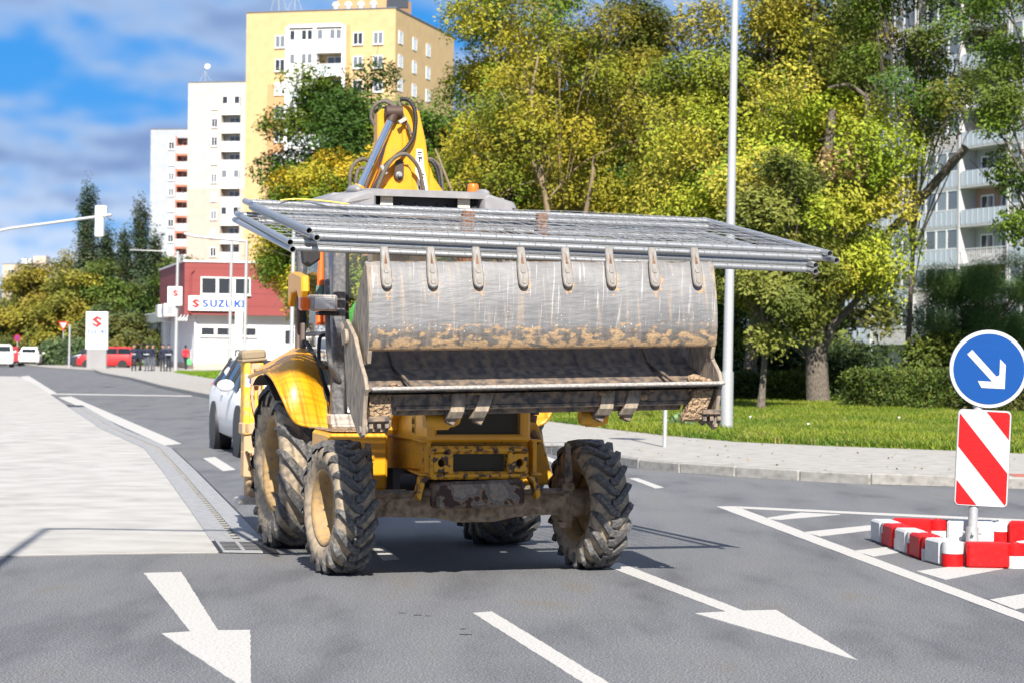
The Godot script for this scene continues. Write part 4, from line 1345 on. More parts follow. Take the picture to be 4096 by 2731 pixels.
	tree("ash_tree", "olive brown tree with a loose top between the boom and the lamp post", "trees behind the backhoe", {"pos": Vector3(4.9, 0.1, -86), "c": Vector3(-0.4, 10.2, 0), "r": Vector3(3.3, 5.4, 3.4), "clumps": 114, "per": 100, "size": 0.230, "cols": olive, "tr": 0.2, "seed": 8, "cr": 0.19})
	tree("ash_tree", "low leafy green tree under the forked trunks", "trees behind the backhoe", {"pos": Vector3(2.4, 0.1, -82), "c": Vector3(0.4, 5.0, 0), "r": Vector3(5.0, 4.8, 3.4), "clumps": 114, "per": 113, "size": 0.230, "cols": [Color(0.105, 0.182, 0.0136), Color(0.17, 0.231, 0.0171), Color(0.25, 0.263, 0.0185), Color(0.0795, 0.144, 0.0126)], "tr": 0.14, "seed": 9})
	tree("ash_tree", "green tree with dark lower leaves beyond the bucket teeth", "trees behind the backhoe", {"pos": Vector3(6.6, 0.1, -78), "c": Vector3(0, 5.2, 0), "r": Vector3(3.2, 4.6, 3.0), "clumps": 90, "per": 113, "size": 0.215, "cols": [Color(0.0824, 0.134, 0.0124), Color(0.138, 0.175, 0.0156), Color(0.21, 0.215, 0.0172), Color(0.0649, 0.107, 0.0117)], "tr": 0.16, "seed": 10})
	# lawn trees on the right
	var box_elder := tree("boxelder_tree", "light green and yellow tree with a thick bare trunk on the lawn", "lawn trees", {"pos": Vector3(8.75, 0.12, -62), "c": Vector3(-1.0, 5.8, 0.3), "r": Vector3(3.9, 3.6, 3.2), "clumps": 84, "per": 113, "size": 0.194, "cols": lime, "tr": 0.08, "seed": 21, "floor": 2.6, "leaf_w": 0.3})
	bare_limb(box_elder, [Vector3(0, -0.1, 0), Vector3(-0.06, 1.2, 0), Vector3(-0.02, 2.4, 0), Vector3(-0.1, 4.2, 0), Vector3(0.1, 6.4, 0.1), Vector3(0.3, 8.4, 0.2)], 0.36, 0.12)
	bare_limb(box_elder, [Vector3(0.05, 1.5, 0), Vector3(0.35, 2.2, 0.25), Vector3(0.78, 2.75, 0.5), Vector3(1.3, 3.4, 0.6)], 0.16, 0.07)
	bare_limb(box_elder, [Vector3(0.0, 3.4, 0), Vector3(0.6, 4.6, 0.3), Vector3(1.0, 6.4, 0.5)], 0.13, 0.05)
	tree("boxelder_tree", "second thick trunked tree just behind the light green one", "lawn trees", {"pos": Vector3(9.1, 0.12, -66), "c": Vector3(-2.2, 8.2, 0), "r": Vector3(3.2, 4.0, 3.0), "clumps": 79, "per": 104, "size": 0.208, "cols": [Color(0.196, 0.242, 0.0217), Color(0.266, 0.265, 0.0258), Color(0.12, 0.165, 0.0164), Color(0.318, 0.277, 0.0384)], "tr": 0.34, "seed": 22, "floor": 4.0})
	var walnut := tree("walnut_tree", "dark leafy tree with a sawn-off leaning limb before the balconies", "lawn trees", {"pos": Vector3(11.4, 0.12, -63), "c": Vector3(0.7, 10.6, 0.4), "r": Vector3(3.6, 2.9, 2.6), "clumps": 48, "per": 78, "size": 0.172, "cols": dark + [Color(0.092, 0.121, 0.0166), Color(0.125, 0.128, 0.0168)], "tr": 0.09, "seed": 23, "floor": 6.2, "cr": 0.2})
	bare_limb(walnut, [Vector3(-2.2, 2.6, 0), Vector3(-1.0, 4.4, 0.2), Vector3(0.1, 5.7, 0.5), Vector3(1.0, 6.8, 0.9), Vector3(1.5, 7.4, 1.0)], 0.15, 0.12)
	bare_limb(walnut, [Vector3(-2.4, 5.2, 0), Vector3(-1.7, 7.2, 0.3), Vector3(-1.3, 8.3, 0.5), Vector3(-1.28, 8.95, 0.5)], 0.12, 0.10)
	bare_limb(walnut, [Vector3(-1.28, 8.85, 0.5), Vector3(-1.8, 9.2, 0.5), Vector3(-2.4, 9.1, 0.5)], 0.07, 0.03)
	tree("walnut_tree", "dark branch-filled crown hanging over the picture's upper corner", "lawn trees", {"pos": Vector3(14.6, 0.12, -58), "c": Vector3(-0.6, 8.6, 1.0), "r": Vector3(2.1, 4.2, 2.2), "clumps": 42, "per": 82, "size": 0.172, "cols": dark + [Color(0.101, 0.145, 0.0187)], "tr": 0.25, "seed": 24, "floor": 3.4, "cr": 0.2})
	tree("walnut_tree", "olive green tree top above the light green tree", "lawn trees", {"pos": Vector3(7.4, 0.12, -68), "c": Vector3(2.1, 10.4, 0), "r": Vector3(2.5, 3.2, 2.6), "clumps": 72, "per": 100, "size": 0.200, "cols": [Color(0.11, 0.134, 0.02), Color(0.134, 0.146, 0.0221), Color(0.063, 0.0902, 0.0172), Color(0.206, 0.187, 0.0236)], "tr": 0.2, "seed": 25, "floor": 6.0})
	tree("cherry_tree", "tree with drooping olive leaves close behind the tall lamp post", "lawn trees", {"pos": Vector3(6.3, 0.12, -55), "c": Vector3(0.3, 4.1, 0), "r": Vector3(1.5, 2.6, 1.6), "clumps": 55, "per": 73, "size": 0.186, "cols": [Color(0.118, 0.145, 0.0218), Color(0.174, 0.194, 0.0352), Color(0.0864, 0.115, 0.0193), Color(0.226, 0.216, 0.042)], "tr": 0.09, "seed": 26, "floor": 1.2, "droop": 1.5})
	var dead := bush("dead_branch", "dry pinkish leaves on a dead branch in the lawn tree", "branch", "", Vector3(9.15, 6.3, -60.5), Vector3(0.75, 0.5, 0.5), 240, 0.17, [Color(0.424, 0.319, 0.14), Color(0.366, 0.26, 0.103), Color(0.478, 0.358, 0.158)], 27)
	tree("pine_tree", "blue green conifer beside the disc sign at the hedge", "lawn trees", {"pos": Vector3(14.0, 0.12, -64), "c": Vector3(0, 2.9, 0), "r": Vector3(2.4, 1.5, 2.0), "clumps": 72, "per": 108, "size": 0.172, "cols": [Color(0.0752, 0.161, 0.0504), Color(0.119, 0.216, 0.0716), Color(0.171, 0.259, 0.0864)], "tr": 0.12, "seed": 28, "spray": "needle", "leaves": 14, "leaf_l": 0.6, "leaf_w": 0.07})
	# hedges and shrubs behind the lawn
	var hd := [Color(0.0653, 0.108, 0.0186), Color(0.102, 0.153, 0.0252), Color(0.118, 0.144, 0.0252), Color(0.039, 0.0636, 0.0144)]
	bush("hedge", "clipped hedge to the right of the thick tree trunk", "hedge", "clipped hedges", Vector3(10.6, 0.12, -57.5), Vector3(1.7, 0.5, 0.8), 2600, 0.13, hd, 31, true, 0.35)
	bush("hedge", "clipped hedge running behind the striped marker board", "hedge", "clipped hedges", Vector3(13.8, 0.12, -55.5), Vector3(2.2, 0.52, 0.8), 2800, 0.13, [Color(0.074, 0.0898, 0.0205), Color(0.121, 0.129, 0.0295), Color(0.0438, 0.0576, 0.0166), Color(0.143, 0.13, 0.0417)], 32, true, 0.2)
	bush("hedge", "square clipped hedge block between lamp post and tree trunk", "hedge", "clipped hedges", Vector3(8.2, 0.12, -66), Vector3(0.62, 0.42, 0.6), 1100, 0.13, [Color(0.119, 0.153, 0.0218), Color(0.159, 0.195, 0.0276), Color(0.0767, 0.114, 0.019)], 33, true)
	bush("hedge", "clipped hedge block beside the lower part of the tall lamp post", "hedge", "clipped hedges", Vector3(6.7, 0.12, -66), Vector3(0.6, 0.42, 0.6), 900, 0.13, [Color(0.1, 0.133, 0.0208), Color(0.0754, 0.102, 0.0186), Color(0.039, 0.0636, 0.0144)], 34, true)
	bush("shrub", "dark green shrub mass behind the hedge and the tree trunks", "shrub", "shrubs behind the hedge", Vector3(9.0, 0.1, -78), Vector3(4.5, 1.0, 1.5), 3400, 0.24, [Color(0.0312, 0.0576, 0.0175), Color(0.0507, 0.0827, 0.0218), Color(0.0333, 0.0497, 0.0204)], 35)
	bush("shrub", "yellow green feathery shrub beside the keep-right disc", "shrub", "shrubs behind the hedge", Vector3(12.4, 0.1, -63), Vector3(1.1, 1.1, 1.0), 1500, 0.2, [Color(0.111, 0.153, 0.0255), Color(0.159, 0.195, 0.0322), Color(0.0888, 0.128, 0.0243)], 36)
	bush("shrub", "dark shrub mass behind the disc sign", "shrub", "shrubs behind the hedge", Vector3(17.5, 0.1, -70), Vector3(3.5, 1.4, 1.5), 2600, 0.24, [Color(0.0432, 0.0797, 0.0286), Color(0.0702, 0.114, 0.0344), Color(0.102, 0.138, 0.0484)], 37)
	bush("shrub", "dark shrubs under the trees behind the bucket", "shrub", "shrubs behind the hedge", Vector3(2.5, 0.1, -74), Vector3(5.5, 1.1, 1.5), 3200, 0.24, [Color(0.0269, 0.0506, 0.0138), Color(0.0511, 0.0764, 0.0173), Color(0.0767, 0.114, 0.0225)], 38)
	# left background
	var gy := [Color(0.257, 0.239, 0.0296), Color(0.169, 0.181, 0.0287), Color(0.343, 0.283, 0.0324), Color(0.113, 0.138, 0.0254), Color(0.217, 0.183, 0.0296)]
	for k in 5:
		var x: float = [-56.0, -51.0, -46.2, -41.5, -50.0][k]
		var z: float = [-212.0, -225.0, -214.0, -206.0, -250.0][k]
		var hh: float = [4.6, 5.2, 5.0, 4.4, 6.5][k]
		tree("linden_tree", ["olive golden tree at the picture edge above the white van", "golden topped tree behind the parked white cars", "broad golden green tree above the white hatchback", "golden brown tree behind the yield sign", "tall golden tree in front of the far pink block"][k], "golden trees along the far road", {"pos": Vector3(x, 0, z), "c": Vector3(0, hh, 0), "r": Vector3(3.9, hh - 0.3, 3.4), "clumps": 60, "per": 40, "size": 0.5, "cols": gy, "tr": 0.2, "seed": 40 + k, "floor": 0.8})
	for k in 6:
		var x: float = [-38.6, -34.8, -31.2, -28.6, -36.2, -33.4][k]
		var z: float = [-208.0, -214.0, -204.0, -190.0, -196.0, -188.0][k]
		var hh: float = [6.4, 6.7, 6.4, 3.6, 3.2, 2.6][k]
		tree("locust_tree", ["blue green tree below the taller poplar pair", "green tree between the two poplar groups", "feathery green tree beside the showroom's side wall", "brownish green tree against the showroom's red cladding", "dark green tree behind the pylon sign", "olive brown low tree between pylon and showroom"][k], "green trees behind the pylon", {"pos": Vector3(x, 0, z), "c": Vector3(0, hh * 0.85, 0), "r": Vector3([3.6, 3.4, 3.0, 2.4, 3.2, 2.4][k], hh * 0.8, 3.0), "clumps": 58, "per": 40, "size": 0.46, "cols": [mid, mid, mid, olive, [Color(0.0536, 0.0943, 0.0356), Color(0.0862, 0.128, 0.0403), Color(0.117, 0.125, 0.0312)], [Color(0.153, 0.14, 0.0324), Color(0.117, 0.125, 0.0312), Color(0.0836, 0.104, 0.03)]][k], "tr": 0.18, "seed": 50 + k, "floor": 0.6})
	for k in 5:
		var x: float = [-41.5, -39.6, -37.9, -36.3, -34.9][k]
		var ht: float = [17.3, 13.6, 12.6, 15.4, 12.6][k]
		tree("poplar_tree", ["tallest dark poplar beside the signal board", "slim dark poplar just beside the tallest one", "broader dark poplar left in the shorter pair", "pointed dark poplar in the shorter pair", "small feathery poplar at the end of the row"][k], "dark poplars", {"pos": Vector3(x, 0, -212), "c": Vector3(0, ht * 0.56, 0), "r": Vector3([1.25, 0.8, 1.1, 1.0, 0.9][k], ht * 0.46, 1.1), "clumps": 80, "per": 26, "size": 0.40, "cols": [Color(0.0364, 0.0683, 0.0377), Color(0.0536, 0.0943, 0.0451), Color(0.0771, 0.112, 0.0524), Color(0.0901, 0.0961, 0.0521)], "tr": 0.14, "seed": 60 + k, "taper": 0.9, "cr": 0.2, "flat": 2.2})
	bush("shrub", "blue green shrub row beside the yield sign", "shrub", "far shrubs", Vector3(-38.5, 0.05, -190), Vector3(3.2, 1.1, 1.0), 1100, 0.36, [Color(0.0842, 0.137, 0.0564), Color(0.123, 0.178, 0.0839), Color(0.0871, 0.137, 0.0533)], 71)
	bush("shrub", "dark shrubs along the far road behind the white cars", "shrub", "far shrubs", Vector3(-50, 0.05, -205), Vector3(7, 1.2, 1.2), 1500, 0.4, [Color(0.0517, 0.0774, 0.0224), Color(0.0836, 0.104, 0.0285), Color(0.144, 0.14, 0.0307)], 72)
	tree("rowan_tree", "brownish tree with sparse leaves above the showroom roof", "trees behind the showroom", {"pos": Vector3(-18.4, 0, -190), "c": Vector3(0, 9.0, 0), "r": Vector3(3.9, 3.2, 3.0), "clumps": 44, "per": 34, "size": 0.42, "cols": [Color(0.144, 0.131, 0.0463), Color(0.165, 0.14, 0.0452), Color(0.116, 0.13, 0.0377)], "tr": 0.2, "seed": 80, "cr": 0.2})
	tree("rowan_tree", "green tree between the showroom roof and the yellow maple", "trees behind the showroom", {"pos": Vector3(-13.6, 0, -150), "c": Vector3(0, 8.0, 0), "r": Vector3(3.6, 3.8, 3.0), "clumps": 60, "per": 40, "size": 0.38, "cols": [Color(0.164, 0.235, 0.0291), Color(0.265, 0.305, 0.0368), Color(0.0976, 0.151, 0.0216)], "tr": 0.2, "seed": 81})
	# backdrop trees that close the far side
	for k in 4:
		var x: float = -2.0 + k * 6.0
		tree("backdrop_tree", "tree %s of the row closing the view behind the lawn" % ["first", "second", "third", "fourth", "fifth", "sixth", "seventh"][k], "tree row behind the lawn", {"pos": Vector3(x, 0, -112 - (k % 3) * 7), "c": Vector3(0, 5.0, 0), "r": Vector3(4.4, 4.8, 3.4), "clumps": 60, "per": 40, "size": 0.46, "cols": [Color(0.0646, 0.102, 0.0218), Color(0.111, 0.142, 0.0274), Color(0.039, 0.0636, 0.0168), Color(0.134, 0.134, 0.0252)], "tr": 0.2, "seed": 90 + k, "floor": 0.5})
	build_grass()

func build_grass() -> void:
	var s := S()
	var r := RandomNumberGenerator.new()
	r.seed = 5
	for i in 7:
		var a := r.randf() * TAU
		var d := Vector3(cos(a), 0, sin(a))
		var side := Vector3(-d.z, 0, d.x) * 0.035
		var p := Vector3(r.randf_range(-0.35, 0.35), 0, r.randf_range(-0.35, 0.35))
		var h := r.randf_range(0.5, 1.0)
		var lean := d * r.randf_range(0.1, 0.5)
		quad(s, p - side, p + side, p + side * 0.6 + lean * 0.4 + Vector3(0, h * 0.6, 0), p - side * 0.6 + lean * 0.4 + Vector3(0, h * 0.6, 0))
		tr3(s, p - side * 0.6 + lean * 0.4 + Vector3(0, h * 0.6, 0), p + side * 0.6 + lean * 0.4 + Vector3(0, h * 0.6, 0), p + lean + Vector3(0, h, 0))
	s.generate_normals()
	var tuft := s.commit()
	var where := []
	var tint := PackedColorArray()
	var edge := V2([16.0, -30.6, 11.0, -31.2, 7.47, -31.8, 6.67, -32.52, 4.9, -33.77, 3.68, -34.95, 2.67, -37.45, 1.83, -40.44, 0.64, -45.3, -1.0, -55.0, -5.0, -72.0, 4, -75, 20, -75, 26, -33])
	var patch := noise_of(3, 0.25, 3)
	while where.size() < 85000:
		var z: float = -30.5 - 44.0 * pow(r.randf(), 1.5)
		var x: float = r.randf_range(-5, 22)
		if absf(x) / -z > 0.29 or not Geometry2D.is_point_in_polygon(Vector2(x, z), edge): continue
		var n := patch.get_noise_2d(x, z)
		var h := r.randf_range(0.07, 0.15) * (1.0 + n * 0.7)
		where.append(Transform3D(Basis(Vector3.UP, r.randf() * TAU).scaled(Vector3(0.26, h, 0.26)), Vector3(x, 0.135, z)))
		var c := Color(0.075, 0.155, 0.012).lerp(Color(0.20, 0.25, 0.022), clampf(0.5 + n + r.randf_range(-0.4, 0.4), 0, 1))
		if r.randf() < 0.08: c = Color(0.32, 0.27, 0.09)
		tint.append(c)
	var g := crowd("grass", tuft, leaf_mat("grass_leaf", 0.6), null, where, tint)
	tag(g, "sunlit rough grass of the lawn along the pavement", "grass")
	# grass patch by the showroom
	where = []
	tint = PackedColorArray()
	while where.size() < 9000:
		var z := r.randf_range(-137, -95)
		var x := r.randf_range(-24, -5)
		if not Geometry2D.is_point_in_polygon(Vector2(x, z), V2([-21, -136, -19.6, -129.5, -13.7, -103, -9.6, -92, -7, -95, -8, -136])): continue
		where.append(Transform3D(Basis(Vector3.UP, r.randf() * TAU).scaled(Vector3(0.5, r.randf_range(0.1, 0.2), 0.5)), Vector3(x, 0.13, z)))
		tint.append(Color(0.14, 0.26, 0.014).lerp(Color(0.2, 0.3, 0.02), r.randf()))
	g = crowd("grass", tuft, leaf_mat("grass_leaf", 0.6), null, where, tint)
	tag(g, "bright grass patch in front of the showroom wall", "grass")
	# white flowers in the lawn
	for k in 4:
		var p: Vector3 = [Vector3(5.6, 0, -41), Vector3(6.6, 0, -43), Vector3(5.0, 0, -45.5), Vector3(8.2, 0, -46), Vector3(10.6, 0, -40), Vector3(3.3, 0, -44), Vector3(11.2, 0, -46)][k]
		s = S()
		ellipsoid(s, Vector3(0, 0.24, 0), Vector3(0.03, 0.02, 0.03), 8, 4)
		cyl(s, Vector3(0, 0.12, 0), Vector3(0, 0.23, 0), 0.006, -1, 5)
		var f := put(s, "flower", mats["white"])
		f.position = p
		tag(f, ["white flower head in the lawn nearest the tall lamp post", "white flower head farther up the lawn before the hedge", "white flower head close to the clipped hedge block", "white flower head in the lawn near the thick tree trunk"][k], "flower", "white flowers in the lawn")
	# a few dry leaves blown onto the pavement
	where = []
	tint = PackedColorArray()
	while where.size() < 110:
		var p := Vector2(r.randf_range(0.5, 9.0), r.randf_range(-40, -25))
		if Geometry2D.is_point_in_polygon(p, V2([9.0, -24.6, 4.26, -25.95, 2.16, -28.1, 0.72, -32.7, 1.83, -40.44, 3.68, -34.95, 6.67, -32.52, 9.0, -31.5])):
			where.append(Transform3D(Basis(Vector3.UP, r.randf() * TAU) * Basis(Vector3.RIGHT, r.randf_range(-0.4, 0.4)).scaled(Vector3(0.045, 0.045, 0.045)), Vector3(p.x, 0.132, p.y)))
			tint.append(Color(0.2, 0.12, 0.04).lerp(Color(0.32, 0.24, 0.08), r.randf()))
	g = crowd("fallen_leaves", leaf_spray("single", 1, 1.2, 0.8, 0.0), leaf_mat("leaf"), null, where, tint)
	tag(g, "dry brown leaves scattered on the pavement along the kerb", "fallen leaves")
	# broad leaved weed by the lamp post
	s = S()
	for k in 16:
		var a := k * 2.4
		var d := Vector3(cos(a), 0, sin(a))
		var sd := Vector3(-d.z, 0, d.x) * 0.09
		var l := 0.34 + 0.1 * sin(k * 1.7)
		var hh := 0.12 + 0.25 * (k % 4) / 4.0
		quad(s, Vector3.ZERO, d * l * 0.5 + sd + Vector3(0, hh, 0), d * l + Vector3(0, hh * 0.7, 0), d * l * 0.5 - sd + Vector3(0, hh, 0))
	var w := put(s, "weed", plain("weed_green", lin(0.2, 0.3, 0.14), 0.7))
	w.position = Vector3(3.1, 0.14, -40.2)
	tag(w, "pale broad leaved weed in the grass beside the lamp post foot", "weed")

# ---------------------------------------------------------------- cars
# stations: [z, half width, y bottom, y shoulder, y roof, roof half width], z forward
func car(called: String, label: String, category: String, at: Vector3, turn: float, st: Array, o: Dictionary, group := "") -> Node3D:
	var t := thing(called, label, category, at, turn, group)
	var body: Material = o.paint
	var rings := []
	for q in st:
		var w: float = q[1]
		var yb: float = q[2]
		var ys: float = q[3]
		var yr: float = q[4]
		var rw: float = q[5]
		var half := [Vector2(w * 0.80, yb), Vector2(w * 0.96, yb + 0.07), Vector2(w, lerp(yb, ys, 0.45)), Vector2(w * 0.995, lerp(yb, ys, 0.8)), Vector2(w * 0.95, ys), Vector2(lerp(w * 0.95, rw, 0.5) + 0.015, lerp(ys, yr, 0.5)), Vector2(rw, yr - 0.07 * (yr - ys)), Vector2(rw * 0.80, yr)]
		var ring := PackedVector3Array()
		for p in half: ring.append(Vector3(p.x, p.y, q[0]))
		for i in half.size():
			var p: Vector2 = half[half.size() - 1 - i]
			ring.append(Vector3(-p.x, p.y, q[0]))
		rings.append(ring)
	var s := S()
	loft(s, rings, true, 0, true)
	put(s, "body", body, t)
	# side glass and screens, a few millimetres proud
	var a0: int = o.glass[0]
	var a1: int = o.glass[1]
	for sd in [1.0, -1.0]:
		s = S()
		for i in range(a0, a1):
			var f0 := 0.0
			var q := []
			for e in [[i, 0.10], [i + 1, 0.10], [i + 1, 0.86], [i, 0.86]]:
				var g: Array = st[e[0]]
				var k: float = e[1]
				q.append(Vector3(sd * (lerp(g[1] * 0.95, g[5], k) + 0.022), lerp(g[3], g[4] - 0.03, k), g[0]))
			quad(s, q[0], q[1], q[2], q[3])
		put(s, "side_window", mats["car_glass"], t)
		s = S()
		for i in range(a0 + 1, a1):
			var g: Array = st[i]
			tube(s, [Vector3(sd * (g[1] * 0.95 + 0.024), g[3], g[0]), Vector3(sd * (g[5] + 0.026), g[4] - 0.05, g[0])], 0.03, 5)
		put(s, "pillar", body if o.get("body_pillar", false) else mats["black"], t)
	for e in [[o.screen[0], o.screen[1], "windscreen"], [o.screen[2], o.screen[3], "rear_window"]]:
		var g: Array = st[e[0]]
		var h: Array = st[e[1]]
		s = S()
		var q := []
		for f in [0.12, 0.9]:
			for sd in [-1.0, 1.0]:
				var yy: float = lerp(g[4], h[4], f)
				q.append(Vector3(sd * lerp(g[5], h[5], f) * 0.86, yy, lerp(g[0], h[0], f)))
		var nrm: Vector3 = (q[1] - q[0]).cross(q[2] - q[0]).normalized()
		if nrm.y < 0: nrm = -nrm
		for i in 4: q[i] += nrm * 0.016
		quad(s, q[0], q[1], q[3], q[2])
		put(s, e[2], mats["car_glass"], t)
	# wheels
	var wr: float = o.get("wr", 0.325)
	for z in o.axles:
		for sd in [1.0, -1.0]:
			var w: float = o.get("track", 0.80)
			var arch := S()
			T = Transform3D(Basis(Vector3(0, 0, 1), -PI / 2 * sd), Vector3(sd * (w - 0.14), wr + 0.02, z))
			lathe(arch, [Vector2(0.0, 0.26), Vector2(wr + 0.065, 0.26), Vector2(wr + 0.065, 0.0)], 22, false)
			T = Transform3D.IDENTITY
			put(arch, "wheel_arch", mats["black"], t)
			var wn := empty("wheel", t, Vector3(sd * w, wr, z))
			wn.rotation.z = -PI / 2 * sd
			s = S()
			lathe(s, [Vector2(wr * 0.66, -0.1), Vector2(wr * 0.93, -0.1), Vector2(wr, -0.06), Vector2(wr, 0.06), Vector2(wr * 0.93, 0.115), Vector2(wr * 0.68, 0.12), Vector2(wr * 0.66, 0.08)], 22)
			put(s, "tyre", mats["black_soft"], wn)
			s = S()
			lathe(s, [Vector2(wr * 0.67, 0.1), Vector2(wr * 0.62, 0.085), Vector2(wr * 0.58, 0.05), Vector2(wr * 0.2, 0.06), Vector2(wr * 0.17, 0.09), Vector2(0.0, 0.09)], 20)
			for k in 5:
				T = Transform3D(Basis(Vector3.UP, k * TAU / 5), Vector3.ZERO)
				box(s, Vector3(wr * 0.4, 0.085, 0), Vector3(wr * 0.5, 0.03, 0.07))
			T = Transform3D.IDENTITY
			put(s, "rim", mats["steel"], wn)
	# lamps, grille, mirrors, plate
	var f: Array = st[0]
	var fz: float = o.lamp_z
	var fy: float = o.lamp_y
	for sd in [1.0, -1.0]:
		part_box(t, "headlight", mats["lamp_glass"], Vector3(sd * o.lamp_x, fy, fz), Vector3(0.40, 0.15, 0.3), 0.05)
		part_box(t, "rear_light", mats["tail_red"], Vector3(sd * o.get("tail_x", 0.72), o.get("tail_y", 0.88), o.tail_z), Vector3(0.2, 0.28, 0.16), 0.04)
		s = S()
		ellipsoid(s, Vector3(sd * (o.mirror_x), o.mirror_y, o.mirror_z), Vector3(0.13, 0.09, 0.08))
		put(s, "mirror", body, t)
		part_box(t, "door_handle", body, Vector3(sd * (o.get("hx", 0.90)), o.get("hy", 0.86), o.get("hz", -0.35)), Vector3(0.05, 0.04, 0.2), 0.015)
		part_box(t, "fog_lamp_trim", mats["black"], Vector3(sd * 0.62, fy - 0.33, fz + 0.14), Vector3(0.34, 0.17, 0.16), 0.04)
	part_box(t, "grille", mats["black"], Vector3(0, fy - 0.03, fz + 0.17), Vector3(0.75, 0.2, 0.1), 0.03)
	part_box(t, "lower_grille", mats["black"], Vector3(0, fy - 0.36, fz + 0.2), Vector3(0.9, 0.16, 0.1), 0.03)
	part_box(t, "number_plate", mats["white"], Vector3(0, o.get("plate_y", 0.75), o.tail_z - 0.1), Vector3(0.5, 0.11, 0.03))
	part_box(t, "bumper_trim", mats["black"], Vector3(0, 0.36, o.tail_z - 0.05), Vector3(1.3, 0.16, 0.1), 0.03)
	return t

func build_cars() -> void:
	var lg := plain("lamp_glass", lin(0.55, 0.58, 0.62), 0.1, 0.3)
	plain("tail_red", lin(0.5, 0.012, 0.01), 0.2)
	var wp := plain("car_white", lin(0.82, 0.815, 0.81), 0.5)
	wp.clearcoat_enabled = true
	wp.clearcoat = 0.3
	wp.clearcoat_roughness = 0.2
	var rp := plain("car_red", lin(0.55, 0.012, 0.016), 0.25)
	rp.clearcoat_enabled = true
	rp.clearcoat = 0.8
	var bp := plain("car_dark", lin(0.03, 0.035, 0.05), 0.25)
	var estate := [[2.33, 0.62, 0.30, 0.52, 0.56, 0.5], [2.26, 0.78, 0.22, 0.62, 0.68, 0.62], [2.05, 0.87, 0.19, 0.72, 0.78, 0.70], [1.55, 0.905, 0.19, 0.82, 0.88, 0.74], [0.98, 0.91, 0.20, 0.90, 0.965, 0.76], [0.28, 0.912, 0.2, 0.94, 1.40, 0.62], [-0.5, 0.912, 0.2, 0.955, 1.465, 0.61], [-1.35, 0.905, 0.2, 0.965, 1.44, 0.60], [-1.95, 0.89, 0.22, 0.97, 1.36, 0.585], [-2.25, 0.86, 0.26, 0.95, 1.03, 0.62], [-2.33, 0.80, 0.34, 0.85, 0.9, 0.6]]
	var eo := {"paint": wp, "glass": [4, 8], "screen": [4, 5, 9, 8], "axles": [1.42, -1.27], "lamp_z": 2.06, "lamp_y": 0.69, "lamp_x": 0.66, "tail_z": -2.24, "mirror_x": 1.0, "mirror_y": 1.0, "mirror_z": 0.78, "track": 0.81}
	var c := car("estate_car", "white estate car with roof bars waiting behind the backhoe", "car", Vector3(-3.36, 0, -32.4), deg_to_rad(15), estate, eo)
	for sd in [1.0, -1.0]:
		var s := S()
		tube(s, [Vector3(sd * 0.56, 1.43, 0.1), Vector3(sd * 0.56, 1.50, 0.0), Vector3(sd * 0.56, 1.51, -1.4), Vector3(sd * 0.55, 1.43, -1.55)], 0.018, 6)
		put(s, "roof_rail", mats["sign_back"], c)
	for z in [0.0, -0.9]:
		part_box(c, "roof_bar", mats["white"], Vector3(0, 1.555, z), Vector3(1.65, 0.035, 0.07), 0.01)
	var suv := [[2.25, 0.62, 0.36, 0.62, 0.66, 0.5], [2.18, 0.82, 0.27, 0.74, 0.8, 0.66], [1.9, 0.9, 0.24, 0.86, 0.93, 0.74], [1.2, 0.92, 0.24, 0.96, 1.03, 0.78], [0.85, 0.92, 0.25, 1.0, 1.08, 0.78], [0.25, 0.925, 0.25, 1.04, 1.58, 0.66], [-0.5, 0.925, 0.25, 1.05, 1.66, 0.66], [-1.4, 0.92, 0.25, 1.06, 1.64, 0.65], [-1.9, 0.9, 0.28, 1.06, 1.52, 0.63], [-2.15, 0.88, 0.32, 1.04, 1.12, 0.68], [-2.24, 0.82, 0.42, 0.95, 1.0, 0.66]]
	var so := {"paint": wp, "glass": [4, 8], "screen": [4, 5, 9, 8], "axles": [1.38, -1.3], "lamp_z": 1.95, "lamp_y": 0.82, "lamp_x": 0.68, "tail_z": -2.14, "mirror_x": 1.02, "mirror_y": 1.12, "mirror_z": 0.65, "track": 0.82, "wr": 0.36, "tail_y": 1.0, "hy": 0.95, "plate_y": 0.95}
	car("hatchback", "white hatchback seen from behind on the far road", "car", Vector3(-41.7, 0, -188.5), deg_to_rad(188), suv, so, "cars on the far road")
	so = so.duplicate()
	so.paint = rp
	car("hatchback", "red hatchback ahead of the white one on the far road", "car", Vector3(-44.6, 0, -194), deg_to_rad(186), suv, so, "cars on the far road")
	so = so.duplicate()
	so.paint = wp
	car("hatchback", "white car coming towards the camera beside the red hatchback", "car", Vector3(-47.6, 0, -203), deg_to_rad(10), suv, so, "cars on the far road")
	so = so.duplicate()
	so.paint = bp
	car("hatchback", "dark car far down the road behind the white van", "car", Vector3(-51.0, 0, -222), deg_to_rad(187), suv, so, "cars on the far road")
	var van := [[2.2, 0.66, 0.32, 0.7, 0.76, 0.56], [2.12, 0.84, 0.24, 0.88, 0.95, 0.7], [1.85, 0.9, 0.22, 1.02, 1.1, 0.76], [1.45, 0.92, 0.22, 1.08, 1.18, 0.80], [0.75, 0.92, 0.23, 1.10, 1.72, 0.74], [0.1, 0.92, 0.23, 1.10, 1.83, 0.76], [-1.0, 0.92, 0.23, 1.10, 1.85, 0.77], [-1.95, 0.91, 0.24, 1.10, 1.83, 0.76], [-2.15, 0.89, 0.26, 1.08, 1.62, 0.74], [-2.22, 0.86, 0.34, 1.0, 1.1, 0.74]]
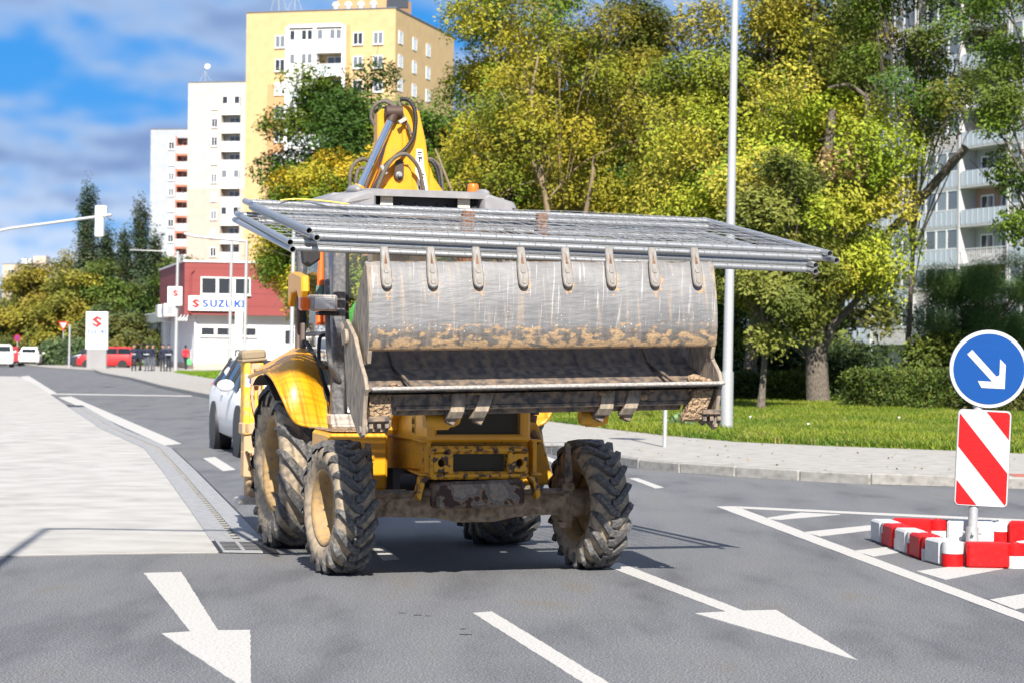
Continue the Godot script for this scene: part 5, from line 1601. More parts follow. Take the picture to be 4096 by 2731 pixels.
	var vo := {"paint": wp, "glass": [3, 5], "screen": [3, 4, 9, 8], "axles": [1.35, -1.4], "lamp_z": 1.92, "lamp_y": 0.88, "lamp_x": 0.66, "tail_z": -2.14, "mirror_x": 1.03, "mirror_y": 1.25, "mirror_z": 0.95, "track": 0.81, "body_pillar": true, "tail_y": 1.1, "hy": 1.0}
	car("delivery_van", "white van with its headlights towards the camera at the picture edge", "van", Vector3(-41.3, 0, -176), deg_to_rad(15), van, vo, "cars on the far road")
	var mpv := van.duplicate(true)
	for q in mpv:
		q[4] *= 0.93
	vo = vo.duplicate()
	vo.paint = rp
	vo.glass = [3, 7]
	car("minivan", "red minivan parked behind the pylon sign", "minivan", Vector3(-31.8, 0, -170.5), deg_to_rad(-88), mpv, vo, "cars parked by the showroom")
	vo = vo.duplicate()
	vo.paint = bp
	car("minivan", "dark car parked just behind the red minivan's bonnet", "car", Vector3(-33.6, 0, -175), deg_to_rad(-80), mpv, vo, "cars parked by the showroom")
	vo = vo.duplicate()
	vo.paint = wp
	car("panel_van", "white vehicle standing behind the trees and the tall lamp post", "van", Vector3(9.6, 0.1, -88), deg_to_rad(80), van, vo)

# ---------------------------------------------------------------- people: one continuous skin from blended bones
# bones: [a, b, ra, rb]; paint(p) gives the linear colour
func skin(bones: Array, cell: float, k: float) -> ArrayMesh:
	var lo := Vector3.ONE * 1e9
	var hi := -lo
	for b in bones:
		for e in 2:
			var r: float = b[2 + e] + cell * 3
			lo = lo.min(b[e] - Vector3(r, r, r))
			hi = hi.max(b[e] + Vector3(r, r, r))
	var n := Vector3i(((hi - lo) / cell).ceil()) + Vector3i.ONE
	var field := PackedFloat32Array()
	field.resize(n.x * n.y * n.z)
	field.fill(1.0)
	for b in bones:
		var a: Vector3 = b[0]
		var ab: Vector3 = b[1] - a
		var ll := ab.length_squared()
		var reach: float = max(b[2], b[3]) + cell * 3
		var l := Vector3i(((a.min(b[1]) - Vector3.ONE * reach - lo) / cell).floor()).clamp(Vector3i.ZERO, n - Vector3i.ONE)
		var h := Vector3i(((a.max(b[1]) + Vector3.ONE * reach - lo) / cell).ceil()).clamp(Vector3i.ZERO, n - Vector3i.ONE)
		for x in range(l.x, h.x + 1):
			for y in range(l.y, h.y + 1):
				for z in range(l.z, h.z + 1):
					var p := lo + Vector3(x, y, z) * cell
					var t := clampf((p - a).dot(ab) / max(ll, 1e-9), 0, 1)
					var d: float = (p - a - ab * t).length() - lerp(b[2], b[3], t)
					var q := (x * n.y + y) * n.z + z
					var o := field[q]
					var hh := clampf(0.5 + 0.5 * (o - d) / k, 0, 1)
					field[q] = lerp(o, d, hh) - k * hh * (1.0 - hh)
	var ids := {}
	var verts := PackedVector3Array()
	for x in n.x - 1:
		for y in n.y - 1:
			for z in n.z - 1:
				var sum := Vector3.ZERO
				var cnt := 0
				var v := []
				for c in 8:
					v.append(field[((x + (c & 1)) * n.y + y + ((c >> 1) & 1)) * n.z + z + ((c >> 2) & 1)])
				if (v[0] < 0) == (v[1] < 0) and (v[0] < 0) == (v[2] < 0) and (v[0] < 0) == (v[3] < 0) and (v[0] < 0) == (v[4] < 0) and (v[0] < 0) == (v[5] < 0) and (v[0] < 0) == (v[6] < 0) and (v[0] < 0) == (v[7] < 0): continue
				for e in [[0, 1], [2, 3], [4, 5], [6, 7], [0, 2], [1, 3], [4, 6], [5, 7], [0, 4], [1, 5], [2, 6], [3, 7]]:
					var f0: float = v[e[0]]
					var f1: float = v[e[1]]
					if (f0 < 0) != (f1 < 0):
						var t := f0 / (f0 - f1)
						var p0 := Vector3(e[0] & 1, (e[0] >> 1) & 1, (e[0] >> 2) & 1)
						var p1 := Vector3(e[1] & 1, (e[1] >> 1) & 1, (e[1] >> 2) & 1)
						sum += p0.lerp(p1, t)
						cnt += 1
				ids[(x * n.y + y) * n.z + z] = verts.size()
				verts.append(lo + (Vector3(x, y, z) + sum / cnt) * cell)
	var s := S()
	s.set_smooth_group(0)
	var step := [n.y * n.z, n.z, 1]
	for x in range(1, n.x - 1):
		for y in range(1, n.y - 1):
			for z in range(1, n.z - 1):
				var q := (x * n.y + y) * n.z + z
				for ax in 3:
					var inside := field[q] < 0
					if inside == (field[q + step[ax]] < 0): continue
					var u: int = step[(ax + 1) % 3]
					var w: int = step[(ax + 2) % 3]
					if not (ids.has(q) and ids.has(q - u) and ids.has(q - w) and ids.has(q - u - w)): continue
					var a := verts[ids[q]]
					var b := verts[ids[q - u]]
					var c := verts[ids[q - u - w]]
					var d := verts[ids[q - w]]
					if inside: quad(s, a, d, c, b)
					else: quad(s, a, b, c, d)
	s.generate_normals()
	return s.commit()

func painted(m: ArrayMesh, tint: Callable) -> ArrayMesh:
	var arr := m.surface_get_arrays(0)
	var v: PackedVector3Array = arr[Mesh.ARRAY_VERTEX]
	var c := PackedColorArray()
	c.resize(v.size())
	for i in v.size(): c[i] = tint.call(v[i])
	arr[Mesh.ARRAY_COLOR] = c
	var out := ArrayMesh.new()
	out.add_surface_from_arrays(Mesh.PRIMITIVE_TRIANGLES, arr)
	return out

# pose 0 hands joined in front, 1 arms hanging, 2 hand raised to the face, 3 walking
func person_bones(pose: int) -> Array:
	var st := 0.20 if pose == 3 else 0.02
	var b := []
	var hip := 0.92
	for sd in [-1.0, 1.0]:
		var fz: float = sd * st
		var h := Vector3(sd * 0.09, hip, 0)
		var kn := Vector3(sd * 0.10, 0.50, fz * 0.6 + 0.03)
		var an := Vector3(sd * 0.11, 0.09, fz)
		b.append([h, kn, 0.092, 0.062])
		b.append([kn, an, 0.062, 0.045])
		b.append([an + Vector3(0, -0.04, -0.03), an + Vector3(sd * 0.02, -0.05, 0.14), 0.045, 0.035])
		var sh := Vector3(sd * 0.19, 1.42, 0)
		var el := Vector3(sd * 0.27, 1.14, -0.03)
		var ha := Vector3(sd * 0.27, 0.90, 0.08)
		if pose == 0:
			el = Vector3(sd * 0.27, 1.15, 0.02)
			ha = Vector3(sd * 0.06, 1.08, 0.22)
		elif pose == 2 and sd > 0:
			el = Vector3(0.27, 1.20, 0.12)
			ha = Vector3(0.12, 1.45, 0.2)
		elif pose == 3:
			el = Vector3(sd * 0.25, 1.14, -sd * 0.08)
			ha = Vector3(sd * 0.25, 0.92, -sd * 0.02 + 0.08)
		b.append([sh, el, 0.058, 0.046])
		b.append([el, ha, 0.046, 0.034])
		var hd := (ha - el).normalized()
		b.append([ha, ha + hd * 0.09, 0.036, 0.03])
	b.append([Vector3(-0.07, 0.95, 0), Vector3(0.07, 0.95, 0), 0.115, 0.115])
	b.append([Vector3(0, 1.0, 0), Vector3(0, 1.25, 0.0), 0.125, 0.135])
	b.append([Vector3(-0.10, 1.34, 0), Vector3(0.10, 1.34, 0), 0.115, 0.115])
	b.append([Vector3(0, 1.42, 0), Vector3(0, 1.54, 0.01), 0.06, 0.055])
	b.append([Vector3(0, 1.62, 0.015), Vector3(0, 1.69, 0.0), 0.083, 0.09])
	b.append([Vector3(0, 1.635, 0.09), Vector3(0, 1.61, 0.105), 0.016, 0.016])
	return b

func build_people() -> void:
	var pm := StandardMaterial3D.new()
	pm.vertex_color_use_as_albedo = true
	pm.roughness = 0.85
	mats["person"] = pm
	var skin_c := Color(0.42, 0.24, 0.16)
	var meshes := []
	for p in 4: meshes.append(skin(person_bones(p), 0.022, 0.035))
	var spots := [[-24.95, -143.6, 1, "person in dark uniform and cap with a pale vest band, first of the group", 0.2], [-24.92, -145.8, 3, "person in dark clothes half hidden behind the first uniformed one", 2.6], [-24.1, -143.7, 0, "person in dark uniform and grey trousers holding both hands in front", -0.2], [-23.92, -145.0, 2, "person in dark uniform raising one hand towards the face", -0.5], [-23.1, -143.9, 1, "person in dark uniform with cap, standing left in the last pair", 0.6], [-22.6, -143.2, 0, "person in dark uniform with pale vest band beside the lamp post", 0.1], [-24.0, -160.0, 3, "person in a red jacket walking by the showroom with a green bag", 2.8]]
	for i in spots.size():
		var q: Array = spots[i]
		var red: bool = i == 6
		var t := thing("person", q[3], "person", Vector3(q[0], 0.11, q[1]), q[4], "people by the showroom")
		var greyleg: bool = i == 2 or i == 3
		var band: bool = i == 0 or i == 5 or i == 2
		var tint := func(v: Vector3) -> Color:
			if v.y < 0.09: return Color(0.015, 0.015, 0.015)
			if v.y < 0.93 and absf(v.x) < 0.215: return Color(0.09, 0.10, 0.13) if greyleg else Color(0.013, 0.016, 0.03)
			if v.y > 1.50: return skin_c if v.y < 1.67 and v.z > -0.02 else Color(0.02, 0.018, 0.02)
			if red: return Color(0.55, 0.02, 0.035)
			if band and absf(v.y - 1.12) < 0.035 and absf(v.x) < 0.2: return Color(0.45, 0.47, 0.5)
			return Color(0.012, 0.018, 0.04)
		var o := MeshInstance3D.new()
		o.mesh = painted(meshes[q[2]], tint)
		o.material_override = pm
		hang(o, "body", t)
		if not red:
			var s := S()
			T = at3(0, 1.69, 0.0)
			lathe(s, [Vector2(0.093, 0.0), Vector2(0.10, 0.05), Vector2(0.075, 0.09), Vector2(0.0, 0.1)], 14)
			T = Transform3D.IDENTITY
			prism(s, [Vector2(-0.07, 0), Vector2(0.07, 0), Vector2(0.07, 0.012), Vector2(-0.07, 0.012)], 0.06, 0.15)
			var cp := put(s, "cap", plain("navy", lin(0.012, 0.016, 0.035), 0.8), t)
			if i % 2 == 1: cp.position.y = 0.004
		else:
			var s := S()
			ellipsoid(s, Vector3(0, 1.69, -0.02), Vector3(0.1, 0.1, 0.11))
			put(s, "hair", plain("hair", lin(0.03, 0.02, 0.015), 0.8), t)
	var bag := thing("shopping_bag", "bright green bag hanging from the hand of the person in red", "bag", Vector3(-23.72, 0.42, -159.9))
	part_box(bag, "body", plain("bag_green", lin(0.1, 0.5, 0.16), 0.7), Vector3(0, 0.22, 0), Vector3(0.34, 0.42, 0.14), 0.05)
	var hs := S()
	tube(hs, curve([Vector3(-0.1, 0.42, 0), Vector3(-0.06, 0.6, 0), Vector3(0.06, 0.6, 0), Vector3(0.1, 0.42, 0)], 4), 0.012, 5)
	put(hs, "handle", mats["bag_green"], bag)

# ---------------------------------------------------------------- the backhoe loader
func tyre_body(st: SurfaceTool, R: float, W: float, rim: float) -> void:
	var keep := T
	T = T * Transform3D(Basis(Vector3(0, 0, 1), -PI / 2), Vector3.ZERO)
	var prof := []
	for sd in [-1.0, 1.0]:
		var half := [Vector2(rim + 0.004, W * 0.35), Vector2(rim + 0.03, W * 0.41), Vector2(lerp(rim, R, 0.28), W * 0.475), Vector2(lerp(rim, R, 0.5), W * 0.5), Vector2(lerp(rim, R, 0.74), W * 0.485), Vector2(R - 0.032, W * 0.455), Vector2(R - 0.012, W * 0.40), Vector2(R - 0.002, W * 0.22)]
		if sd > 0: half.reverse()
		else:
			pass
		for p in half: prof.append(Vector2(p.x, sd * p.y))
	lathe(st, prof, 56)
	T = keep

# one moulded bar: stations [x, s, half width, top radius]
func lug_bar(st: SurfaceTool, phi: float, R: float, stations: Array, mir: float, drop: float) -> void:
	var tops := []
	for i in stations.size():
		var q: Array = stations[i]
		var d: Vector2
		if i == 0: d = Vector2(stations[1][0] - q[0], stations[1][1] - q[1])
		elif i == stations.size() - 1: d = Vector2(q[0] - stations[i - 1][0], q[1] - stations[i - 1][1])
		else: d = Vector2(stations[i + 1][0] - stations[i - 1][0], stations[i + 1][1] - stations[i - 1][1])
		d = d.normalized()
		var nn := Vector2(-d.y, d.x)
		var ring := PackedVector3Array()
		for e in [[-1.45, q[3] - drop], [-1.0, q[3]], [1.0, q[3]], [1.45, q[3] - drop]]:
			var xs: float = q[0] + nn.x * q[2] * e[0]
			var ss: float = q[1] + nn.y * q[2] * e[0]
			var a := phi + ss / R
			var r: float = e[1]
			ring.append(Vector3(mir * xs, cos(a) * r, sin(a) * r))
		tops.append(ring)
	st.set_smooth_group(-1)
	for i in tops.size() - 1:
		for k in 3:
			quad(st, tops[i][k], tops[i + 1][k], tops[i + 1][k + 1], tops[i][k + 1])
	for e in [0, tops.size() - 1]:
		quad(st, tops[e][0], tops[e][1], tops[e][2], tops[e][3])

func wheel(parent: Node3D, called: String, at: Vector3, R: float, W: float, rim: float, n: int, side: float, steer: float, front: bool) -> void:
	var wn := empty(called, parent, at)
	wn.rotation.y = steer
	var lh := 0.03 if front else 0.038
	var s := S()
	tyre_body(s, R - lh, W, rim)
	put(s, "tyre", mats["tyre_dusty"], wn)
	s = S()
	for i in n:
		for sd in 2:
			var phi := TAU * (i + 0.5 * sd) / n + (0.1 if side > 0 else 0.0)
			var mir := -1.0 if sd == 0 else 1.0
			var st := []
			if front:
				st = [[W * 0.49, -0.055, 0.013, R - 0.075], [W * 0.465, -0.035, 0.017, R - 0.022], [W * 0.40, -0.012, 0.018, R - 0.004], [W * 0.22, 0.048, 0.0195, R], [W * 0.07, 0.096, 0.022, R + 0.001], [-W * 0.03, 0.105, 0.023, R + 0.001], [-W * 0.10, 0.105, 0.02, R]]
			else:
				st = [[W * 0.495, -0.13, 0.017, R - 0.13], [W * 0.475, -0.075, 0.022, R - 0.035], [W * 0.42, -0.03, 0.026, R - 0.006], [W * 0.22, 0.085, 0.029, R], [W * 0.02, 0.205, 0.031, R + 0.002], [-W * 0.07, 0.255, 0.028, R]]
			lug_bar(s, phi, R, st, mir, lh + 0.012)
	put(s, "tread", mats["tyre_lug"], wn)
	s = S()
	T = Transform3D(Basis(Vector3(0, 0, 1), -PI / 2 * side), Vector3.ZERO)
	var hx := W * 0.36
	lathe(s, [Vector2(rim + 0.02, hx + 0.012), Vector2(rim + 0.006, hx + 0.018), Vector2(rim - 0.012, hx), Vector2(rim - 0.028, hx - 0.05), Vector2(rim - 0.03, hx * 0.3), Vector2(rim * 0.86, -hx * 0.1), Vector2(rim * 0.55, -hx * 0.18), Vector2(rim * 0.5, hx * 0.05), Vector2(rim * 0.34, hx * 0.12), Vector2(0.0, hx * 0.12)], 36)
	lathe(s, [Vector2(rim * 0.86, -hx * 0.14), Vector2(rim - 0.03, -hx * 0.4), Vector2(rim - 0.012, -hx), Vector2(rim + 0.02, -hx - 0.012)], 36)
	for k in 8:
		var a := TAU * k / 8
		cyl(s, Vector3(cos(a) * rim * 0.68, -hx * 0.2, sin(a) * rim * 0.68), Vector3(cos(a) * rim * 0.68, 0.0, sin(a) * rim * 0.68), 0.018, -1, 6)
	T = Transform3D.IDENTITY
	put(s, "rim", mats["rim_dusty"], wn)

func bucket_image() -> ImageTexture:
	var w := 1024
	var h := 400
	var im := Image.create_empty(w, h, false, Image.FORMAT_RGB8)
	var broad := noise_of(301, 0.004, 4)
	var streak := noise_of(302, 0.05, 3)
	var edge := noise_of(303, 0.02, 6)
	var spots := noise_of(304, 0.06, 4)
	var chip := noise_of(305, 0.11, 2)
	var fine := noise_of(306, 0.3, 2)
	for y in h:
		var v := float(y) / h
		for x in w:
			var b := broad.get_noise_2d(x, y * 1.5)
			var st := streak.get_noise_2d(x * 1.0, y * 0.045)
			var st2 := streak.get_noise_2d(x * 2.1 + y * 0.12 + 400, y * 0.05 + 90)
			var base := Color(0.178, 0.18, 0.186) * (1.0 + b * 0.3 + st * 0.09)
			if v > 0.33: base = base * 0.93
			if st2 > 0.46: base = base.lerp(Color(0.46, 0.46, 0.47), clampf((st2 - 0.46) * 4.0, 0, 0.65) * (0.35 + 0.65 * clampf(1.2 - absf(v - 0.5) * 1.4, 0, 1)))
			base = base.lerp(Color(0.34, 0.25, 0.17), clampf((st - 0.25) * 1.2, 0, 0.5))
			# rust below each tooth
			var tx := fposmod((float(x) / w - 0.052) / 0.1285 + 0.5, 1.0) - 0.5
			var halo := clampf(1.0 - absf(tx) / 0.2, 0, 1) * clampf(1.0 - absf(v - 0.24) / 0.24, 0, 1)
			var rr := halo * 1.5 + spots.get_noise_2d(x, y * 0.6) * 0.9 - 0.55
			if rr > 0: base = base.lerp(Color(0.42, 0.245, 0.11), clampf(rr * 2.4, 0, 0.85))
			# dark wet band and dried mud low down
			var n := edge.get_noise_2d(x, y * 1.2)
			var dk := clampf((v - 0.715 + n * 0.07 + b * 0.05) * 11.0, 0, 1)
			base = base.lerp(Color(0.10, 0.088, 0.078) * (1.0 + st * 0.5), dk * 0.8)
			var mud := v * 1.9 - 1.52 + n * 0.8 + spots.get_noise_2d(x * 0.8, y * 0.4) * 0.25
			if v > 0.7 and mud > 0: base = base.lerp(Color(0.37, 0.255, 0.145) * (1.0 + spots.get_noise_2d(x * 1.6, y * 1.6) * 0.45), clampf(mud * 3.2, 0, 0.85))
			var ch := chip.get_noise_2d(x, y * 0.55)
			var zone := clampf(1.0 - absf(v - 0.72) / 0.2, 0, 1)
			if ch > 0.80 - zone * 0.14: base = base.lerp(Color(0.66, 0.65, 0.64), 0.85)
			base = base * (1.0 + fine.get_noise_2d(x, y) * 0.18)
			im.set_pixel(x, y, lin(clampf(base.r, 0, 1), clampf(base.g, 0, 1), clampf(base.b, 0, 1)))
	return ImageTexture.create_from_image(im)

func uvgrid(st: SurfaceTool, prof: Array, x0: float, x1: float, n: int, top_cut: Callable) -> void:
	# prof: [z, y, v]
	st.set_smooth_group(1)
	for i in prof.size() - 1:
		for k in n:
			var q := []
			for e in [[i, k], [i, k + 1], [i + 1, k + 1], [i + 1, k]]:
				var p: Array = prof[e[0]]
				var u := float(e[1]) / n
				var y: float = p[1]
				if e[0] == 0: y += top_cut.call(u)
				q.append([Vector3(lerp(x0, x1, u), y, p[0]), Vector2(u, p[2])])
			for t in [0, 1, 2, 0, 2, 3]:
				st.set_uv(q[t][1])
				st.add_vertex(q[t][0])

func v3s(flat: Array) -> Array:
	var out := []
	for i in range(0, flat.size(), 3): out.append(Vector3(flat[i], flat[i + 1], flat[i + 2]))
	return out

func build_bucket(root: Node3D) -> void:
	var piv := Vector3(0.02, 1.6, 0)
	var rot := Basis(Vector3(0, 0, 1), deg_to_rad(1.25))
	var b := empty("loader_bucket", root)
	b.transform = Transform3D(rot, piv - rot * piv)
	var xl := -1.13
	var xr := 1.182
	var bm := StandardMaterial3D.new()
	bm.albedo_texture = bucket_image()
	bm.roughness = 0.5
	bm.metallic = 0.12
	relief(bm, nz(63, 0.03, [[0.0, 0, 0, 0], [1.0, 1, 1, 1]], 512, 5), 0.25)
	var prof := [[1.385, 2.083, 0.0], [1.41, 2.05, 0.06], [1.437, 1.95, 0.25], [1.453, 1.875, 0.385], [1.464, 1.76, 0.58], [1.464, 1.668, 0.745], [1.452, 1.60, 0.865], [1.44, 1.545, 0.965], [1.425, 1.533, 0.985], [1.38, 1.53, 1.0]]
	var wavy := func(u: float) -> float: return -0.012 * sin(fposmod((u - 0.052) / 0.1285, 1.0) * PI) + 0.004
	var s := S()
	uvgrid(s, prof, xl, xr, 48, wavy)
	put(s, "clam_panel", bm, b)
	s = S()
	var back := []
	for p in prof: back.append([p[0] - 0.025, p[1] - (0.0 if p[1] > 1.6 else -0.02), p[2]])
	uvgrid(s, back, xl, xr, 16, wavy)
	box(s, Vector3((xl + xr) / 2, 2.078, 1.36), Vector3(xr - xl, 0.012, 0.025))
	put(s, "clam_back", mats["dark_steel"], b)
	# clam side plates
	for sd in [0, 1]:
		s = S()
		var x0: float = xl - 0.001 if sd == 0 else xr - 0.025
		slab(s, V2([1.415, 2.05, 1.37, 2.083, 1.20, 1.92, 1.06, 1.765, 1.005, 1.69, 1.03, 1.64, 1.325, 1.447, 1.36, 1.50, 1.40, 1.455, 1.425, 1.52, 1.445, 1.60, 1.458, 1.67, 1.462, 1.76, 1.454, 1.875, 1.439, 1.95]), x0, x0 + 0.026, 0.004)
		put(s, "clam_side", mats["muddy_steel"], b)
	# teeth
	for i in 8:
		var x := -1.016 + i * 0.295
		s = S()
		var p := PackedVector2Array()
		for k in 9:
			var a := PI + PI * k / 8
			p.append(Vector2(cos(a) * 0.033, 1.942 + sin(a) * 0.036))
		for q in [[0.035, 1.99], [0.033, 2.05], [0.0275, 2.10], [0.026, 2.16], [0.021, 2.174], [-0.021, 2.174], [-0.026, 2.16], [-0.0275, 2.10], [-0.033, 2.05], [-0.035, 1.99]]: p.append(Vector2(q[0], q[1]))
		T = Transform3D(Basis(Vector3.RIGHT, -0.27), Vector3(x, 0.075, 1.41 + 0.545))
		T = Transform3D(Basis(Vector3.RIGHT, -0.27), Vector3(x, 2.04 - (2.04 * cos(0.27)), 1.425 + 2.04 * sin(0.27)))
		prism(s, p, 0.0, 0.024, 0.006)
		var tooth := put(s, "tooth", mats["tooth_steel"], b)
		for y in [1.945, 2.015]:
			s = S()
			cyl(s, Vector3(0, y, 0.022), Vector3(0, y, 0.029), 0.0185, 0.016, 16)
			put(s, "bolt", mats["tooth_steel"], tooth)
		s = S()
		prism(s, V2([-0.010, 2.06, 0.010, 2.06, 0.0, 2.135]), 0.0242, 0.0252)
		put(s, "wear_notch", mats["rust_beam"], tooth)
		T = Transform3D.IDENTITY
	# back shell: lip, floor sheet, beam, end plates
	s = S()
	box(s, Vector3(0.02, 1.302, 1.545), Vector3(2.33, 0.024, 0.07), 0.008)
	put(s, "cutting_edge", mats["worn_steel"], b)
	s = S()
	for q in [[1.52, 1.285, 1.30, 1.30], [1.30, 1.30, 1.02, 1.42], [1.02, 1.42, 0.84, 1.60], [0.84, 1.60, 0.82, 1.70]]:
		quad(s, Vector3(-1.15, q[1], q[0]), Vector3(1.19, q[1], q[0]), Vector3(1.19, q[3], q[2]), Vector3(-1.15, q[3], q[2]))
		quad(s, Vector3(-1.15, q[1] - 0.02, q[0] - 0.01), Vector3(1.19, q[1] - 0.02, q[0] - 0.01), Vector3(1.19, q[3] - 0.02, q[2] - 0.012), Vector3(-1.15, q[3] - 0.02, q[2] - 0.012))
	for x in [-0.86, 0.88]:
		tube(s, [Vector3(x, 1.31, 1.46), Vector3(x, 1.43, 1.02), Vector3(x, 1.6, 0.85)], 0.012, 6)
	put(s, "back_sheet", mats["dark_steel"], b)
	s = S()
	box(s, Vector3(0.02, 1.235, 1.40), Vector3(2.24, 0.11, 0.03), 0.004)
	box(s, Vector3(0.02, 1.178, 1.37), Vector3(1.96, 0.03, 0.11), 0.006)
	box(s, Vector3(0.02, 1.155, 1.28), Vector3(1.9, 0.05, 0.14), 0.01)
	box(s, Vector3(0.02, 1.285, 1.45), Vector3(2.3, 0.012, 0.14))
	put(s, "lip_beam", mats["dark_steel"], b)
	for x in [-0.64, -0.36, -0.11, 0.165, 0.45, 0.73, 1.0, -1.0]:
		s = S()
		cyl(s, Vector3(x, 1.272, 1.43), Vector3(x, 1.252, 1.43), 0.017, -1, 6)
		put(s, "bolt", mats["mud"], b)
	for sd in [0, 1]:
		var x0 := -1.176 if sd == 0 else 1.165
		s = S()
		slab(s, V2([0.968, 1.632, 1.0, 1.70, 1.046, 1.729, 1.10, 1.70, 1.25, 1.62, 1.40, 1.45, 1.50, 1.37, 1.53, 1.30, 1.50, 1.262, 1.455, 1.12, 1.43, 1.018, 1.39, 1.0, 1.30, 1.03, 1.05, 1.2]), x0, x0 + 0.026, 0.004)
		var sp := put(s, "end_plate", mats["muddy_steel"], b)
		for q in [[1.05, 1.405, 0.025, 0.012], [1.62, 1.07, 0.05, 0.02]]:
			s = S()
			cyl(s, Vector3(x0 - q[3], q[0], q[1]), Vector3(x0 + 0.04, q[0], q[1]), q[2], -1, 16)
			put(s, "pin", mats["muddy_steel"], sp)
		# mud-caked end bracket
		s = S()
		var m0 := -1.135 if sd == 0 else 1.02
		var m1 := -1.0 if sd == 0 else 1.155
		var sk := 0.012 if sd == 0 else -0.07
		T = Transform3D(Basis(Vector3(1, 0, 0), Vector3(-sk / 0.2, 1, 0.0), Vector3(0, 0, 1)), Vector3(sk / 0.2 * 1.27, 0, 0))
		slab(s, V2([1.47, 1.272, 1.47, 1.20, 1.455, 1.13, 1.43, 1.07, 1.41, 1.055, 1.36, 1.06, 1.34, 1.27]), m0, m1, 0.008)
		T = Transform3D.IDENTITY
		put(s, "end_bracket", mats["mud"], b)
		s = S()
		var bx := (m0 + m1) / 2 - sk * 0.7
		box(s, Vector3(bx, 1.115, 1.463), Vector3(0.13, 0.035, 0.02), 0.006)
		for k in 3: slab(s, V2([1.45, 1.10, 1.46, 1.06, 1.42, 1.03, 1.36, 1.06]), bx - 0.06 + k * 0.05, bx - 0.035 + k * 0.05)
		put(s, "bracket_teeth", mats["dark_steel"], b)
	# hooks under the beam
	for x in [-0.55, -0.37, 0.44, 0.625]:
		s = S()
		var sl: float = 0.05 if x == -0.37 or x == 0.625 else 0.02
		T = Transform3D(Basis(Vector3(1, 0, 0), Vector3(sl / 0.15, 1, 0), Vector3(0, 0, 1)), Vector3(-sl / 0.15 * 1.26, 0, 0))
		slab(s, V2([1.425, 1.275, 1.44, 1.22, 1.435, 1.15, 1.40, 1.11, 1.35, 1.10, 1.33, 1.125, 1.39, 1.15, 1.41, 1.2, 1.41, 1.27]), x - 0.045, x + 0.045, 0.004)
		T = Transform3D.IDENTITY
		put(s, "hook_strap", mats["muddy_steel"], b)
		s = S()
		T = Transform3D(Basis.IDENTITY, Vector3(x - 0.03, 1.1, 1.34))
		prism(s, [Vector2(-0.04, 0.08), Vector2(0.05, 0.08), Vector2(0.035, 0.0), Vector2(0.01, -0.04), Vector2(-0.03, -0.02)], -0.05, 0.03, 0.005)
		T = Transform3D.IDENTITY
		put(s, "hook_lug", mats["dark_steel"], b)
	# mud clods on the lip
	for q in [[-1.0, 1.322, 1.52, 0.022], [-0.96, 1.318, 1.53, 0.012], [1.0, 1.33, 1.5, 0.042], [1.05, 1.322, 1.5, 0.03], [1.09, 1.318, 1.52, 0.02], [-0.47, 1.275, 1.43, 0.03], [-0.43, 1.27, 1.43, 0.022], [0.4, 1.25, 1.425, 0.025], [0.68, 1.22, 1.425, 0.03]]:
		s = S()
		ellipsoid(s, Vector3(q[0], q[1], q[2]), Vector3(q[3] * 1.3, q[3] * 0.8, q[3]), 7, 4)
		put(s, "mud_clod", mats["mud"], b)
	# hydraulic pods showing below the beam, and the arms behind
	for x in [-0.62, 0.42]:
		s = S()
		cyl(s, Vector3(x - 0.10, 1.09, 1.22), Vector3(x + 0.08, 1.09, 1.22), 0.045, -1, 14)
		box(s, Vector3(x + 0.02, 1.10, 1.12), Vector3(0.11, 0.14, 0.2), 0.015)
		put(s, "arm_head", mats["yellow_dirty"], b)

